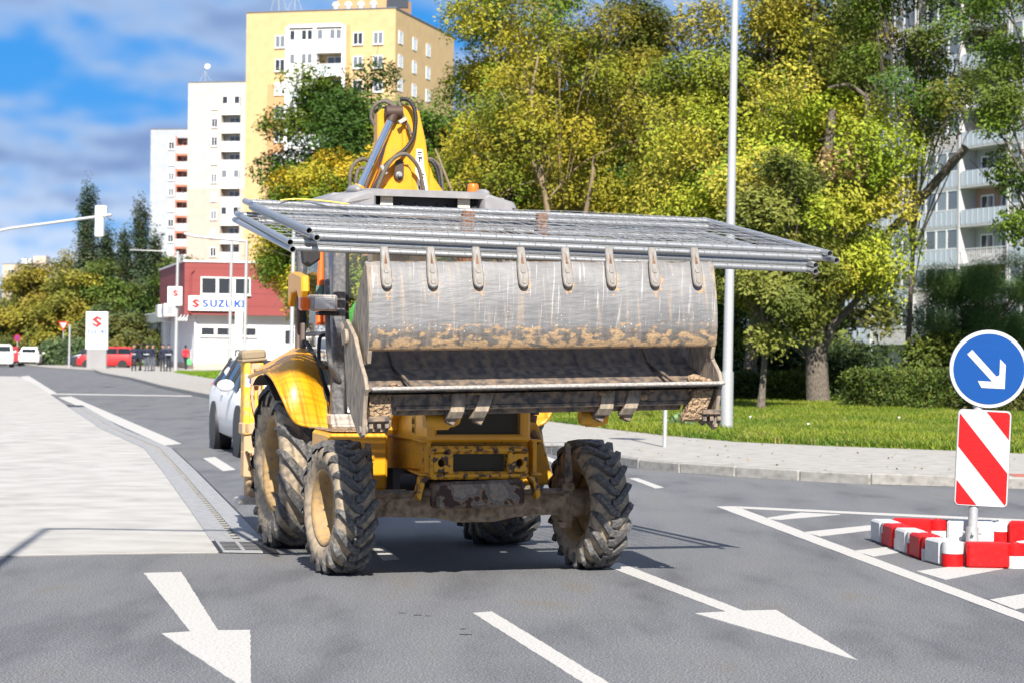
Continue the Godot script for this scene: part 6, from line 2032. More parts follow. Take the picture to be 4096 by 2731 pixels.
func build_backhoe() -> Node3D:
	var t := thing("backhoe_loader", "yellow backhoe loader facing the camera with a raised clamshell bucket", "backhoe loader", Vector3(-0.25, 0, -15.05), deg_to_rad(18))
	var yl: Material = mats["yellow"]
	var yd: Material = mats["yellow_dirty"]
	var s: SurfaceTool
	wheel(t, "front_wheel", Vector3(-0.96, 0.452, 0), 0.455, 0.268, 0.245, 19, -1.0, deg_to_rad(5), true)
	wheel(t, "front_wheel", Vector3(0.845, 0.452, 0), 0.455, 0.268, 0.245, 19, 1.0, deg_to_rad(5), true)
	wheel(t, "rear_wheel", Vector3(-0.815, 0.628, -2.05), 0.632, 0.45, 0.365, 17, -1.0, 0.0, false)
	wheel(t, "rear_wheel", Vector3(0.815, 0.628, -2.05), 0.632, 0.45, 0.365, 17, 1.0, 0.0, false)
	# front axle
	s = S()
	prism(s, V2([-0.80, 0.40, -0.74, 0.372, -0.66, 0.385, -0.3, 0.372, -0.14, 0.34, 0.12, 0.34, 0.28, 0.372, 0.55, 0.385, 0.62, 0.372, 0.74, 0.40, 0.78, 0.5, 0.62, 0.525, 0.3, 0.535, 0.2, 0.56, -0.2, 0.56, -0.3, 0.535, -0.62, 0.525, -0.80, 0.51]), -0.09, 0.075, 0.012)
	for x in [-0.62, 0.5]: cyl(s, Vector3(x, 0.455, 0.07), Vector3(x, 0.455, 0.085), 0.03, -1, 14)
	prism(s, V2([-0.3, 0.50, -0.62, 0.485, -0.62, 0.505, -0.3, 0.525]), 0.07, 0.088)
	put(s, "front_axle", mats["axle_dirt"], t)
	for sd in [-1.0, 1.0]:
		var kn := empty("steering_knuckle", t, Vector3(-0.80 if sd < 0 else 0.67, 0.46, 0.0))
		s = S()
		box(s, Vector3(0, 0, 0), Vector3(0.11, 0.27, 0.16), 0.03)
		cyl(s, Vector3(0, 0.13, 0), Vector3(0, 0.17, 0), 0.06, 0.05, 14)
		cyl(s, Vector3(0, -0.13, 0), Vector3(0, -0.17, 0), 0.06, 0.05, 14)
		cyl(s, Vector3(0, 0, 0), Vector3(sd * 0.15, 0, 0), 0.11, 0.10, 18)
		box(s, Vector3(-sd * 0.02, 0.12, 0.07), Vector3(0.09, 0.05, 0.12), 0.01)
		put(s, "housing", mats["axle_dirt"], kn)
		s = S()
		T = at3(-sd * 0.02, 0.13, 0.09)
		prism(s, V2([-0.028, 0.0, 0.035, 0.02, 0.03, 0.12, 0.012, 0.29, -0.024, 0.30, -0.03, 0.1]), 0, 0.022, 0.003)
		T = Transform3D.IDENTITY
		put(s, "guard_bracket", mats["dark_steel"], kn)
		s = S()
		cyl(s, Vector3(-sd * 0.02, 0.09, 0.1), Vector3(-sd * 0.28, 0.095, 0.11), 0.02, -1, 12)
		cyl(s, Vector3(-sd * 0.28, 0.095, 0.11), Vector3(-sd * 0.40, 0.095, 0.11), 0.011, -1, 10)
		cyl(s, Vector3(-sd * 0.40, 0.095, 0.11), Vector3(-sd * 0.46, 0.095, 0.11), 0.028, -1, 12)
		put(s, "steering_rod", mats["dark_steel"], kn)
	# chassis
	s = S()
	slab(s, V2([0.10, 0.70, 0.10, 0.90, -1.2, 0.92, -3.0, 0.95, -3.0, 0.55, -1.0, 0.66]), -0.36, 0.36, 0.01)
	put(s, "frame", yd, t)
	for sd in [-1.0, 1.0]:
		s = S()
		T = Transform3D(Basis(Vector3(0, 1, 0), sd * 0.14), Vector3(sd * 0.372, 0, 0.12))
		slab(s, V2([0.06, 0.685, 0.06, 0.895, -0.98, 0.895, -0.98, 0.66, -0.85, 0.655]), -0.015, 0.015, 0.004)
		box(s, Vector3(sd * 0.02, 0.902, -0.46), Vector3(0.09, 0.016, 1.04), 0.004)
		box(s, Vector3(sd * 0.02, 0.672, -0.40), Vector3(0.08, 0.016, 0.9), 0.004)
		T = Transform3D.IDENTITY
		put(s, "side_rail", yd, t)
	s = S()
	box(s, Vector3(0, 0.55, -0.6), Vector3(0.55, 0.32, 1.2), 0.04)
	cyl(s, Vector3(-0.2, 0.6, -0.1), Vector3(-0.45, 0.6, -0.25), 0.06, -1, 12)
	cyl(s, Vector3(-0.8, 0.63, -2.05), Vector3(0.8, 0.63, -2.05), 0.15, -1, 16)
	box(s, Vector3(0, 0.63, -2.05), Vector3(0.5, 0.4, 0.45), 0.06)
	put(s, "underbody", mats["interior"], t)
	# bumper with two lamp holes and a grille
	s = S()
	var zf := 0.235
	var bw := 0.363
	for q in [[-bw, -0.335, 0.665, 0.893], [0.335, bw, 0.665, 0.893]]:
		box(s, Vector3((q[0] + q[1]) / 2, (q[2] + q[3]) / 2, 0.117), Vector3(q[1] - q[0], q[3] - q[2] - 0.05, 0.233), 0.012)
	box(s, Vector3(0, 0.866, 0.115), Vector3(2 * bw, 0.055, 0.235), 0.02)
	box(s, Vector3(0, 0.692, 0.115), Vector3(2 * bw, 0.055, 0.235), 0.02)
	box(s, Vector3(-0.218, 0.779, 0.125), Vector3(0.035, 0.15, 0.225), 0.006)
	box(s, Vector3(0.225, 0.779, 0.125), Vector3(0.035, 0.15, 0.225), 0.006)
	for c in [-0.287, 0.295]:
		var ring_o := V2([-0.055, 0.06, 0.055, 0.06, 0.055, -0.06, -0.055, -0.06])
		for k in 16:
			var a0 := TAU * k / 16
			var a1 := TAU * (k + 1) / 16
			var o := []
			for a in [a0, a1]:
				var d := Vector2(cos(a), sin(a))
				var kk: float = 1.0 / max(absf(d.x) / 0.056, absf(d.y) / 0.062)
				o.append([d * 0.028, d * kk])
			quad(s, Vector3(c + o[0][0].x, 0.779 + o[0][0].y, zf), Vector3(c + o[0][1].x, 0.779 + o[0][1].y, zf), Vector3(c + o[1][1].x, 0.779 + o[1][1].y, zf), Vector3(c + o[1][0].x, 0.779 + o[1][0].y, zf))
			quad(s, Vector3(c + o[0][0].x, 0.779 + o[0][0].y, zf), Vector3(c + o[1][0].x, 0.779 + o[1][0].y, zf), Vector3(c + o[1][0].x, 0.779 + o[1][0].y, zf - 0.1), Vector3(c + o[0][0].x, 0.779 + o[0][0].y, zf - 0.1))
	var bumper := put(s, "bumper", mats["yellow_chipped"], t)
	bumper.position = Vector3(-0.03, -0.022, 0)
	bumper.scale = Vector3(0.96, 1, 1)
	s = S()
	box(s, Vector3(0, 0.78, 0.08), Vector3(0.66, 0.15, 0.1))
	put(s, "dark_core", mats["black"], bumper)
	honeycomb(bumper, Vector3(0.003, 0.779, 0.205), 0.41, 0.125)
	# hood with the upper grille
	s = S()
	var hz := 0.19
	for sd in [-1.0, 1.0]:
		box(s, Vector3(sd * 0.335, 1.25, 0.08), Vector3(0.07, 0.66, 0.22), 0.02)
		slab(s, V2([0.10, 0.915, 0.10, 1.58, -1.25, 1.62, -1.25, 0.915]), sd * 0.352 - 0.012, sd * 0.352 + 0.012, 0.004)
	box(s, Vector3(0, 0.942, 0.08), Vector3(0.74, 0.05, 0.222), 0.015)
	box(s, Vector3(0, 1.56, -0.55), Vector3(0.74, 0.06, 1.45), 0.025)
	var hood := put(s, "hood", yl, t)
	hood.position = Vector3(-0.025, -0.02, 0)
	s = S()
	box(s, Vector3(0, 1.25, 0.06), Vector3(0.62, 0.6, 0.1))
	put(s, "radiator", mats["black"], hood)
	honeycomb(hood, Vector3(0, 1.24, 0.165), 0.61, 0.56)
	part_box(hood, "warning_label", plain("label_tan", lin(0.6, 0.36, 0.05), 0.6), Vector3(-0.366, 1.02, -0.18), Vector3(0.004, 0.13, 0.07))
	for k in 4:
		s = S()
		var cy := 1.05 if k < 2 else 0.99
		var cz := -0.163 if k % 2 == 0 else -0.197
		tube(s, [Vector3(-0.3695, cy - 0.02, cz - 0.013), Vector3(-0.3695, cy - 0.02, cz + 0.013), Vector3(-0.3695, cy + 0.02, cz), Vector3(-0.3695, cy - 0.02, cz - 0.013)], 0.0018, 4)
		put(s, "warning_triangle", mats["black"], hood)
	s = S()
	cyl(s, Vector3(-0.36, 1.10, -0.55), Vector3(-0.43, 1.10, -0.55), 0.05, -1, 14)
	box(s, Vector3(-0.40, 1.06, -0.75), Vector3(0.12, 0.24, 0.3), 0.03)
	put(s, "side_tank", yd, hood)
	# ballast block under the bumper
	s = S()
	T = Transform3D(Basis(Vector3(0, 0, 1), 0.03), Vector3(-0.03, 0.565, 0.0))
	prism(s, rrect(0.63, 0.185, 0.035, 4), 0.06, 0.26, 0.02)
	T = Transform3D.IDENTITY
	put(s, "ballast_block", mats["ballast"], t).position = Vector3(0, -0.022, 0)
	for sd in [-1.0, 1.0]:
		s = S()
		T = at3(sd * 0.37 - 0.02, 0, 0.14)
		prism(s, [Vector2(sd * -0.03, 0.665), Vector2(sd * 0.045, 0.66), Vector2(sd * 0.075, 0.53), Vector2(sd * 0.045, 0.50), Vector2(sd * 0.015, 0.62)], -0.05, 0.05, 0.006)
		T = Transform3D.IDENTITY
		put(s, "ballast_bracket", mats["yellow_chipped"], t)
	# side tanks
	s = S()
	slab(s, V2([-0.46, 0.55, -0.44, 0.88, -0.47, 0.93, -0.98, 0.94, -0.98, 0.45, -0.6, 0.45]), -0.93, -0.50, 0.02)
	var tank := put(s, "step_tank", yl, t)
	s = S()
	cyl(s, Vector3(-0.63, 0.775, -0.445), Vector3(-0.63, 0.777, -0.425), 0.028, 0.024, 6)
	cyl(s, Vector3(-0.63, 0.775, -0.445), Vector3(-0.63, 0.775, -0.438), 0.036, -1, 18)
	put(s, "plug", yl, tank)
	s = S()
	box(s, Vector3(-0.70, 0.944, -0.85), Vector3(0.38, 0.008, 0.7), 0.003)
	for k in 26:
		ellipsoid(s, Vector3(-0.92 + 0.42 * fposmod(k * 0.618, 1.0), 0.948, -0.52 - 0.6 * fposmod(k * 0.383, 1.0)), Vector3(0.016, 0.009, 0.014) * (0.6 + fposmod(k * 0.271, 1.0)), 6, 4)
	put(s, "dried_mud", mats["mud"], tank)
	s = S()
	prism(s, V2([0.54, 0.55, 0.785, 0.555, 0.665, 0.955, 0.64, 1.0, 0.54, 1.02]), -1.25, -0.55, 0.012)
	var tank_r := put(s, "side_tank", yd, t)
	s = S()
	cyl(s, Vector3(0.60, 0.95, -0.62), Vector3(0.61, 1.06, -0.62), 0.05, 0.052, 16)
	cyl(s, Vector3(0.59, 0.93, -0.54), Vector3(0.65, 0.86, -0.52), 0.04, 0.02, 8)
	put(s, "filler_neck", mats["rust_beam"], tank_r)
	s = S()
	cyl(s, Vector3(0.61, 1.06, -0.62), Vector3(0.61, 1.09, -0.62), 0.066, 0.062, 18)
	put(s, "filler_cap", mats["black"], tank_r)
	part_box(t, "side_step", mats["sign_back"], Vector3(0.98, 0.82, -1.1), Vector3(0.26, 0.03, 0.2), 0.008)
	# loader arms
	for x in [-0.50, 0.47]:
		s = S()
		slab(s, V2([1.15, 1.05, 1.25, 1.16, 0.85, 1.42, 0.2, 1.78, -1.1, 1.62, -1.12, 1.40, 0.1, 1.48, 0.8, 1.2, 1.05, 1.03]), x - 0.05, x + 0.05, 0.012)
		put(s, "loader_arm", yd, t)
		s = S()
		cyl(s, Vector3(x, 1.9, 0.7), Vector3(x, 1.62, -0.9), 0.05, -1, 14)
		cyl(s, Vector3(x, 1.9, 0.7), Vector3(x, 1.98, 1.05), 0.028, -1, 12)
		put(s, "tilt_cylinder", mats["black"], t)
	# rusty levers poking up through the fence mesh
	for q in [[0.01, 0.045], [0.565, 0.04]]:
		s = S()
		T = Transform3D(Basis(Vector3(0, 0, 1), -0.02), Vector3(q[0], 0, -0.42))
		box(s, Vector3(0, 2.15, 0), Vector3(q[1] * 1.9, 0.72, 0.07), 0.008)
		box(s, Vector3(-0.035, 2.05, -0.01), Vector3(q[1] * 1.3, 0.6, 0.06), 0.008)
		T = Transform3D.IDENTITY
		put(s, "lever", mats["rust_beam"], t)
	s = S()
	cyl(s, Vector3(0.125, 1.6, -0.45), Vector3(0.12, 2.36, -0.45), 0.03, -1, 12)
	put(s, "ram_tube", plain("copper_paint", lin(0.42, 0.24, 0.16), 0.7), t)
	s = S()
	tube(s, curve(v3s([0.30, 1.7, -0.5, 0.34, 2.3, -0.5, 0.42, 2.38, -0.5, 0.5, 2.2, -0.45]), 6), 0.016, 7)
	tube(s, curve(v3s([0.42, 1.7, -0.5, 0.40, 2.25, -0.55, 0.50, 2.36, -0.5, 0.62, 2.1, -0.45]), 6), 0.014, 7)
	put(s, "ram_hose", mats["hose"], t)
	build_cab(t)
	build_boom(t)
	build_bucket(t)
	return t

func honeycomb(parent: Node3D, c: Vector3, w: float, h: float) -> void:
	var s := S()
	var step := 0.0165
	var r := 0.0013
	var rows := int(h / (step * 0.866)) + 1
	for j in rows:
		var y := -h / 2 + j * step * 0.866
		var k := 0
		while k * step < w:
			var x := -w / 2 + k * step + (step / 2 if j % 2 == 1 else 0.0)
			var p := c + Vector3(x, y, 0)
			for a in [PI / 6, PI * 5 / 6, -PI / 2]:
				var e := p + Vector3(cos(a), sin(a), 0) * step * 0.577
				if absf(e.x - c.x) > w / 2 or absf(e.y - c.y) > h / 2: continue
				var d := (e - p).normalized() * 0.0
				var nn := Vector3(-sin(a), cos(a), 0) * r
				quad(s, p - nn + d, e - nn, e + nn, p + nn + d)
			k += 1
	var o := put(s, "grille", mats["grille_wire"], parent)
	o.set_meta("kind", "stuff")

func pane_poly(parent: Node3D, called: String, pts: Array, m := "cab_glass") -> void:
	var s := S()
	face(s, v3s(pts))
	put(s, called, mats[m], parent)

func build_cab(t: Node3D) -> void:
	var fr: Material = mats["cab_frame"]
	var c := empty("cab", t)
	var s := S()
	for q in [[-0.66, -1.33, 0.055], [0.64, -1.33, 0.055]]:
		box(s, Vector3(q[0], 1.78, q[1]), Vector3(0.095, 1.62, 0.09), 0.012)
	for q in [[-0.70, -2.42], [0.70, -2.42]]:
		box(s, Vector3(q[0], 1.75, q[1]), Vector3(0.07, 1.7, 0.1), 0.012)
	box(s, Vector3(0, 2.52, -1.34), Vector3(1.3, 0.08, 0.08), 0.01)
	box(s, Vector3(0, 2.52, -2.42), Vector3(1.3, 0.08, 0.08), 0.01)
	for x in [-0.70, 0.70]:
		box(s, Vector3(x, 2.52, -1.88), Vector3(0.06, 0.08, 1.0), 0.01)
		box(s, Vector3(x, 1.635, -1.85), Vector3(0.03, 0.035, 0.95), 0.006)
	put(s, "frame", fr, c)
	s = S()
	for q in [-0.598, 0.585]:
		box(s, Vector3(q, 1.8, -1.335), Vector3(0.026, 1.5, 0.05), 0.006)
	box(s, Vector3(0, 1.04, -1.335), Vector3(1.2, 0.03, 0.05), 0.006)
	tube(s, curve(v3s([-0.715, 1.57, -2.15, -0.715, 1.50, -1.96, -0.715, 1.37, -1.70, -0.715, 1.24, -1.545, -0.715, 1.08, -1.43, -0.715, 0.95, -1.39]), 5), 0.02, 6)
	put(s, "seal", mats["black"], c)
	pane_poly(c, "windscreen", [-0.59, 1.05, -1.335, 0.58, 1.05, -1.335, 0.58, 2.48, -1.335, -0.59, 2.48, -1.335], "clear_glass")
	pane_poly(c, "door_window", [-0.70, 1.65, -1.385, -0.70, 1.66, -2.37, -0.70, 2.48, -2.37, -0.70, 2.48, -1.385])
	pane_poly(c, "lower_door_window", [-0.70, 1.62, -1.385, -0.70, 0.98, -1.385, -0.70, 1.06, -1.43, -0.70, 1.24, -1.55, -0.70, 1.37, -1.71, -0.70, 1.5, -1.97, -0.70, 1.6, -2.25])
	pane_poly(c, "side_window", [0.70, 1.0, -1.385, 0.70, 1.0, -2.37, 0.70, 2.48, -2.37, 0.70, 2.48, -1.385])
	pane_poly(c, "rear_window", [-0.66, 1.3, -2.42, 0.66, 1.3, -2.42, 0.66, 2.48, -2.42, -0.66, 2.48, -2.42], "clear_glass")
	# grey plastic skirt
	s = S()
	box(s, Vector3(-0.52, 1.0, -1.31), Vector3(0.42, 0.085, 0.16), 0.012)
	box(s, Vector3(-0.52, 0.956, -1.305), Vector3(0.405, 0.022, 0.165), 0.006)
	box(s, Vector3(-0.52, 0.905, -1.30), Vector3(0.41, 0.075, 0.18), 0.012)
	box(s, Vector3(-0.40, 0.93, -1.17), Vector3(0.12, 0.06, 0.06), 0.01)
	box(s, Vector3(0.5, 0.95, -1.31), Vector3(0.42, 0.17, 0.16), 0.012)
	put(s, "skirt", mats["skirt_grey"], c)
	s = S()
	box(s, Vector3(0, 0.93, -1.95), Vector3(1.28, 0.08, 1.1), 0.02)
	box(s, Vector3(0.05, 1.25, -1.52), Vector3(0.34, 0.55, 0.22), 0.05)
	box(s, Vector3(0.0, 1.42, -2.05), Vector3(0.46, 0.12, 0.44), 0.05)
	box(s, Vector3(0.0, 1.78, -2.26), Vector3(0.44, 0.62, 0.12), 0.05)
	box(s, Vector3(0.0, 1.15, -2.1), Vector3(0.4, 0.4, 0.4), 0.05)
	put(s, "seat", mats["interior"], c)
	s = S()
	T = Transform3D(Basis(Vector3.RIGHT, 0.6), Vector3(0.05, 1.62, -1.62))
	var ring := []
	for k in 25: ring.append(Vector3(cos(TAU * k / 24) * 0.18, 0, sin(TAU * k / 24) * 0.18))
	tube(s, ring, 0.016, 6, false)
	cyl(s, Vector3(0, -0.25, 0), Vector3(0, 0, 0), 0.025, -1, 10)
	box(s, Vector3(0, 0, 0), Vector3(0.34, 0.02, 0.04), 0.005)
	T = Transform3D.IDENTITY
	put(s, "steering_wheel", mats["black"], c)
	part_box(c, "sun_blind", mats["white"], Vector3(-0.36, 2.43, -2.36), Vector3(0.34, 0.1, 0.01))
	part_box(c, "window_sticker", mats["skirt_grey"], Vector3(-0.69, 1.555, -1.62), Vector3(0.006, 0.07, 0.36))
	# hi-vis clothing hanging inside
	s = S()
	prism(s, V2([-0.10, 2.42, 0.02, 2.44, 0.06, 2.2, 0.09, 1.72, -0.13, 1.70, -0.12, 2.1]), 0.0, 0.07, 0.02)
	var jk := put(s, "hanging_jacket", mats["orange_cloth"], c)
	jk.position = Vector3(-0.60, 0, -1.72)
	jk.rotation.y = -0.5
	s = S()
	prism(s, V2([-0.12, 2.0, 0.10, 2.0, 0.11, 1.93, -0.13, 1.93]), 0.072, 0.076, 0.001)
	put(s, "grey_band", mats["band_grey"], jk)
	s = S()
	prism(s, V2([-0.52, 1.8, -0.36, 2.05, -0.28, 1.86, -0.36, 1.6, -0.5, 1.55]), -1.62, -1.56, 0.015)
	put(s, "green_vest", mats["green_cloth"], c)
	# roof with lamp recess
	var rf: Material = mats["roof_grey"]
	s = S()
	var rings := []
	for q in [[-1.21, 0.46, 2.69], [-1.25, 0.47, 2.70], [-1.6, 0.50, 2.72], [-2.2, 0.50, 2.72], [-2.5, 0.50, 2.70], [-2.58, 0.48, 2.66]]:
		var r2 := PackedVector3Array()
		for p in rrect(q[1] * 2.0, 0.045, 0.02, 4, Vector2(0, q[2] - 0.012)): r2.append(Vector3(p.x, p.y, q[0]))
		rings.append(r2)
	loft(s, rings, true, 1, true)
	for sd in [-1.0, 1.0]:
		rings = []
		for q in [[-1.20, 0.43, 0.645, 2.56, 2.675], [-1.225, 0.41, 0.685, 2.54, 2.70], [-1.5, 0.40, 0.75, 2.53, 2.722], [-2.5, 0.42, 0.76, 2.53, 2.71]]:
			var r2 := PackedVector3Array()
			var hh: float = (q[4] - q[3])
			var ww: float = q[2] - q[1]
			for p in rrect(ww, hh, 0.035, 4, Vector2(sd * (q[1] + q[2]) / 2, (q[3] + q[4]) / 2)):
				var pp: Vector2 = p
				# outer upper corner falls away
				var f := clampf((absf(pp.x) - q[1]) / ww, 0, 1)
				if pp.y > (q[3] + q[4]) / 2: pp.y -= 0.075 * f * f
				r2.append(Vector3(pp.x, pp.y, q[0]))
			rings.append(r2)
		loft(s, rings, true, 1, true)
		ellipsoid(s, Vector3(sd * 0.50 - 0.02, 2.705, -1.46), Vector3(0.05, 0.045, 0.16), 12, 6)
	box(s, Vector3(0, 2.62, -2.0), Vector3(1.4, 0.14, 1.05), 0.03)
	put(s, "roof", rf, c)
	s = S()
	box(s, Vector3(0, 2.60, -1.45), Vector3(0.86, 0.17, 0.02), 0.004)
	box(s, Vector3(0, 2.535, -1.36), Vector3(0.86, 0.02, 0.2), 0.004)
	put(s, "recess_panel", plain("recess_grey", lin(0.11, 0.115, 0.125), 0.6), c)
	s = S()
	for x in [-0.16, -0.05, 0.12, 0.2]: cyl(s, Vector3(x, 2.62, -1.445), Vector3(x, 2.62, -1.436), 0.008, -1, 8)
	for x in [-0.05, 0.02]: ellipsoid(s, Vector3(x, 2.575, -1.42), Vector3(0.022, 0.014, 0.03), 8, 5)
	put(s, "recess_fittings", mats["black"], c)
	for x in [-0.315, 0.285]:
		s = S()
		box(s, Vector3(x, 2.632, -1.30), Vector3(0.106, 0.106, 0.045), 0.008)
		for k in 6: box(s, Vector3(x + (0.062 if x > 0 else -0.062), 2.59 + k * 0.016, -1.32), Vector3(0.03, 0.006, 0.05))
		var lamp := put(s, "work_light", mats["black"], c)
		s = S()
		box(s, Vector3(x, 2.632, -1.275), Vector3(0.098, 0.098, 0.01), 0.004)
		put(s, "lens", mats["led"], lamp)
		s = S()
		for a in 4:
			for b in 4:
				ellipsoid(s, Vector3(x - 0.036 + a * 0.024, 2.596 + b * 0.024, -1.271), Vector3(0.009, 0.009, 0.005), 7, 4)
		put(s, "led_dots", mats["lamp_white"], lamp)
	s = S()
	cyl(s, Vector3(0.375, 2.53, -1.28), Vector3(0.375, 2.60, -1.28), 0.035, 0.03, 16)
	put(s, "horn", mats["black"], c)
	s = S()
	cyl(s, Vector3(0.455, 2.70, -1.6), Vector3(0.455, 2.73, -1.6), 0.035, -1, 16)
	put(s, "beacon_base", mats["black"], c)
	s = S()
	T = at3(0.455, 2.73, -1.6)
	lathe(s, [Vector2(0.041, 0.0), Vector2(0.045, 0.01), Vector2(0.043, 0.055), Vector2(0.036, 0.068), Vector2(0.0, 0.072)], 20)
	T = Transform3D.IDENTITY
	put(s, "beacon", mats["amber"], c)
	# handrail, headlamp bracket, mirror
	s = S()
	tube(s, curve(v3s([-0.79, 2.42, -1.22, -0.785, 2.24, -1.2, -0.775, 1.9, -1.2, -0.765, 1.6, -1.2, -0.755, 1.46, -1.2, -0.735, 1.39, -1.2, -0.66, 1.29, -1.28]), 5), 0.021, 9)
	put(s, "handrail", fr, c)
	s = S()
	tube(s, curve(v3s([-0.73, 1.62, -1.36, -0.79, 1.6, -1.36, -0.79, 1.42, -1.36, -0.73, 1.38, -1.36]), 5), 0.015, 7)
	put(s, "door_handle", mats["black"], c)
	var lamp := empty("headlight", c, Vector3(-0.84, 1.852, -1.06))
	part_box(lamp, "housing", mats["skirt_grey"], Vector3(0, 0, -0.02), Vector3(0.205, 0.118, 0.1), 0.012)
	part_box(lamp, "reflector", mats["white"], Vector3(0.008, -0.003, 0.032), Vector3(0.148, 0.082, 0.012), 0.005)
	part_box(lamp, "lens", mats["clear_glass"], Vector3(0.008, -0.003, 0.044), Vector3(0.15, 0.084, 0.01), 0.004)
	part_box(lamp, "indicator", mats["amber"], Vector3(-0.138, -0.008, -0.01), Vector3(0.068, 0.096, 0.1), 0.014)
	part_box(lamp, "bracket", mats["black"], Vector3(0.05, -0.075, -0.06), Vector3(0.16, 0.03, 0.12), 0.01)
	s = S()
	T = Transform3D(Basis(Vector3.UP, 0.35), Vector3(-0.93, 2.24, -1.15))
	prism(s, V2([-0.085, 0.17, 0.085, 0.17, 0.085, -0.07, 0.0, -0.125, -0.05, -0.1, -0.075, 0.05]), -0.03, 0.04, 0.018)
	T = Transform3D.IDENTITY
	tube(s, v3s([-0.75, 2.36, -1.3, -0.86, 2.3, -1.2]), 0.014, 6)
	put(s, "mirror", mats["black_soft"], c)
	# rear yellow housing and column
	s = S()
	slab(s, V2([-2.47, 2.10, -2.30, 2.12, -1.98, 2.08, -1.96, 1.96, -2.05, 1.86, -2.15, 1.97, -2.35, 1.95, -2.46, 1.85]), -0.80, -0.735, 0.012)
	put(s, "rear_lamp_housing", mats["yellow"], c)
	s = S()
	box(s, Vector3(-0.735, 1.75, -2.38), Vector3(0.03, 0.55, 0.08), 0.008)
	box(s, Vector3(-0.735, 1.62, -2.2), Vector3(0.03, 0.2, 0.06), 0.008)
	put(s, "hinge_post", plain("post_brown", lin(0.13, 0.10, 0.085), 0.7), c)
	# fenders
	for sd in [-1.0, 1.0]:
		var inner := v3s([-0.70, 1.545, -2.40, -0.70, 1.525, -2.14, -0.70, 1.47, -1.90, -0.70, 1.37, -1.71, -0.70, 1.25, -1.56, -0.70, 1.12, -1.44, -0.70, 1.0, -1.375, -0.70, 0.945, -1.345])
		var outer := v3s([-1.12, 1.345, -1.89, -1.115, 1.35, -1.76, -1.10, 1.305, -1.567, -1.08, 1.223, -1.44, -1.05, 1.136, -1.372, -1.0, 1.024, -1.345, -0.93, 0.965, -1.34, -0.76, 0.943, -1.335])
		s = S()
		var grid := []
		for i in inner.size():
			var row := PackedVector3Array()
			for k in 7:
				var f := k / 6.0
				var p: Vector3 = inner[i].lerp(outer[i], f)
				var e := i / 7.0
				p += Vector3(-0.05, 0.10, 0.11) * sin(f * PI) * sin(minf(1.0, e * 1.15) * PI) * 0.75
				p.x *= -sd
				row.append(p)
			grid.append(row)
		loft(s, grid, false, 1, false)
		var rear := []
		for q in [[0, 0.0], [1, 0.15], [2, 0.3]]:
			var row := PackedVector3Array()
			for k in 7:
				var p: Vector3 = grid[0][k]
				var f := k / 6.0
				p.z = lerp(p.z, -2.75 - 0.1 * f, q[1])
				p.y = lerp(p.y, 1.48 - 0.2 * f, q[1]) + 0.03 * sin(q[1] * PI)
				row.append(p)
			rear.append(row)
		loft(s, rear, false, 2, false)
		var f := put(s, "fender", mats["yellow"], c)
		s = S()
		var lip := []
		for p in outer: lip.append(Vector3(p.x * -sd, p.y, p.z))
		lip.insert(0, Vector3(-1.125 * -sd, 1.30, -2.35))
		tube(s, curve(lip, 3), 0.016, 6)
		put(s, "fender_lip", mats["yellow"], f)
		s = S()
		var liner := []
		for k in 9:
			var a := -0.5 + 1.25 * k / 8.0
			var row := PackedVector3Array()
			for x in [-0.64, -1.09]: row.append(Vector3(x * -sd, 0.63 + cos(a) * 0.69, -2.05 + sin(a) * 0.69))
			liner.append(row)
		loft(s, liner, false, 1, false)
		put(s, "wheel_liner", mats["black_soft"], f)

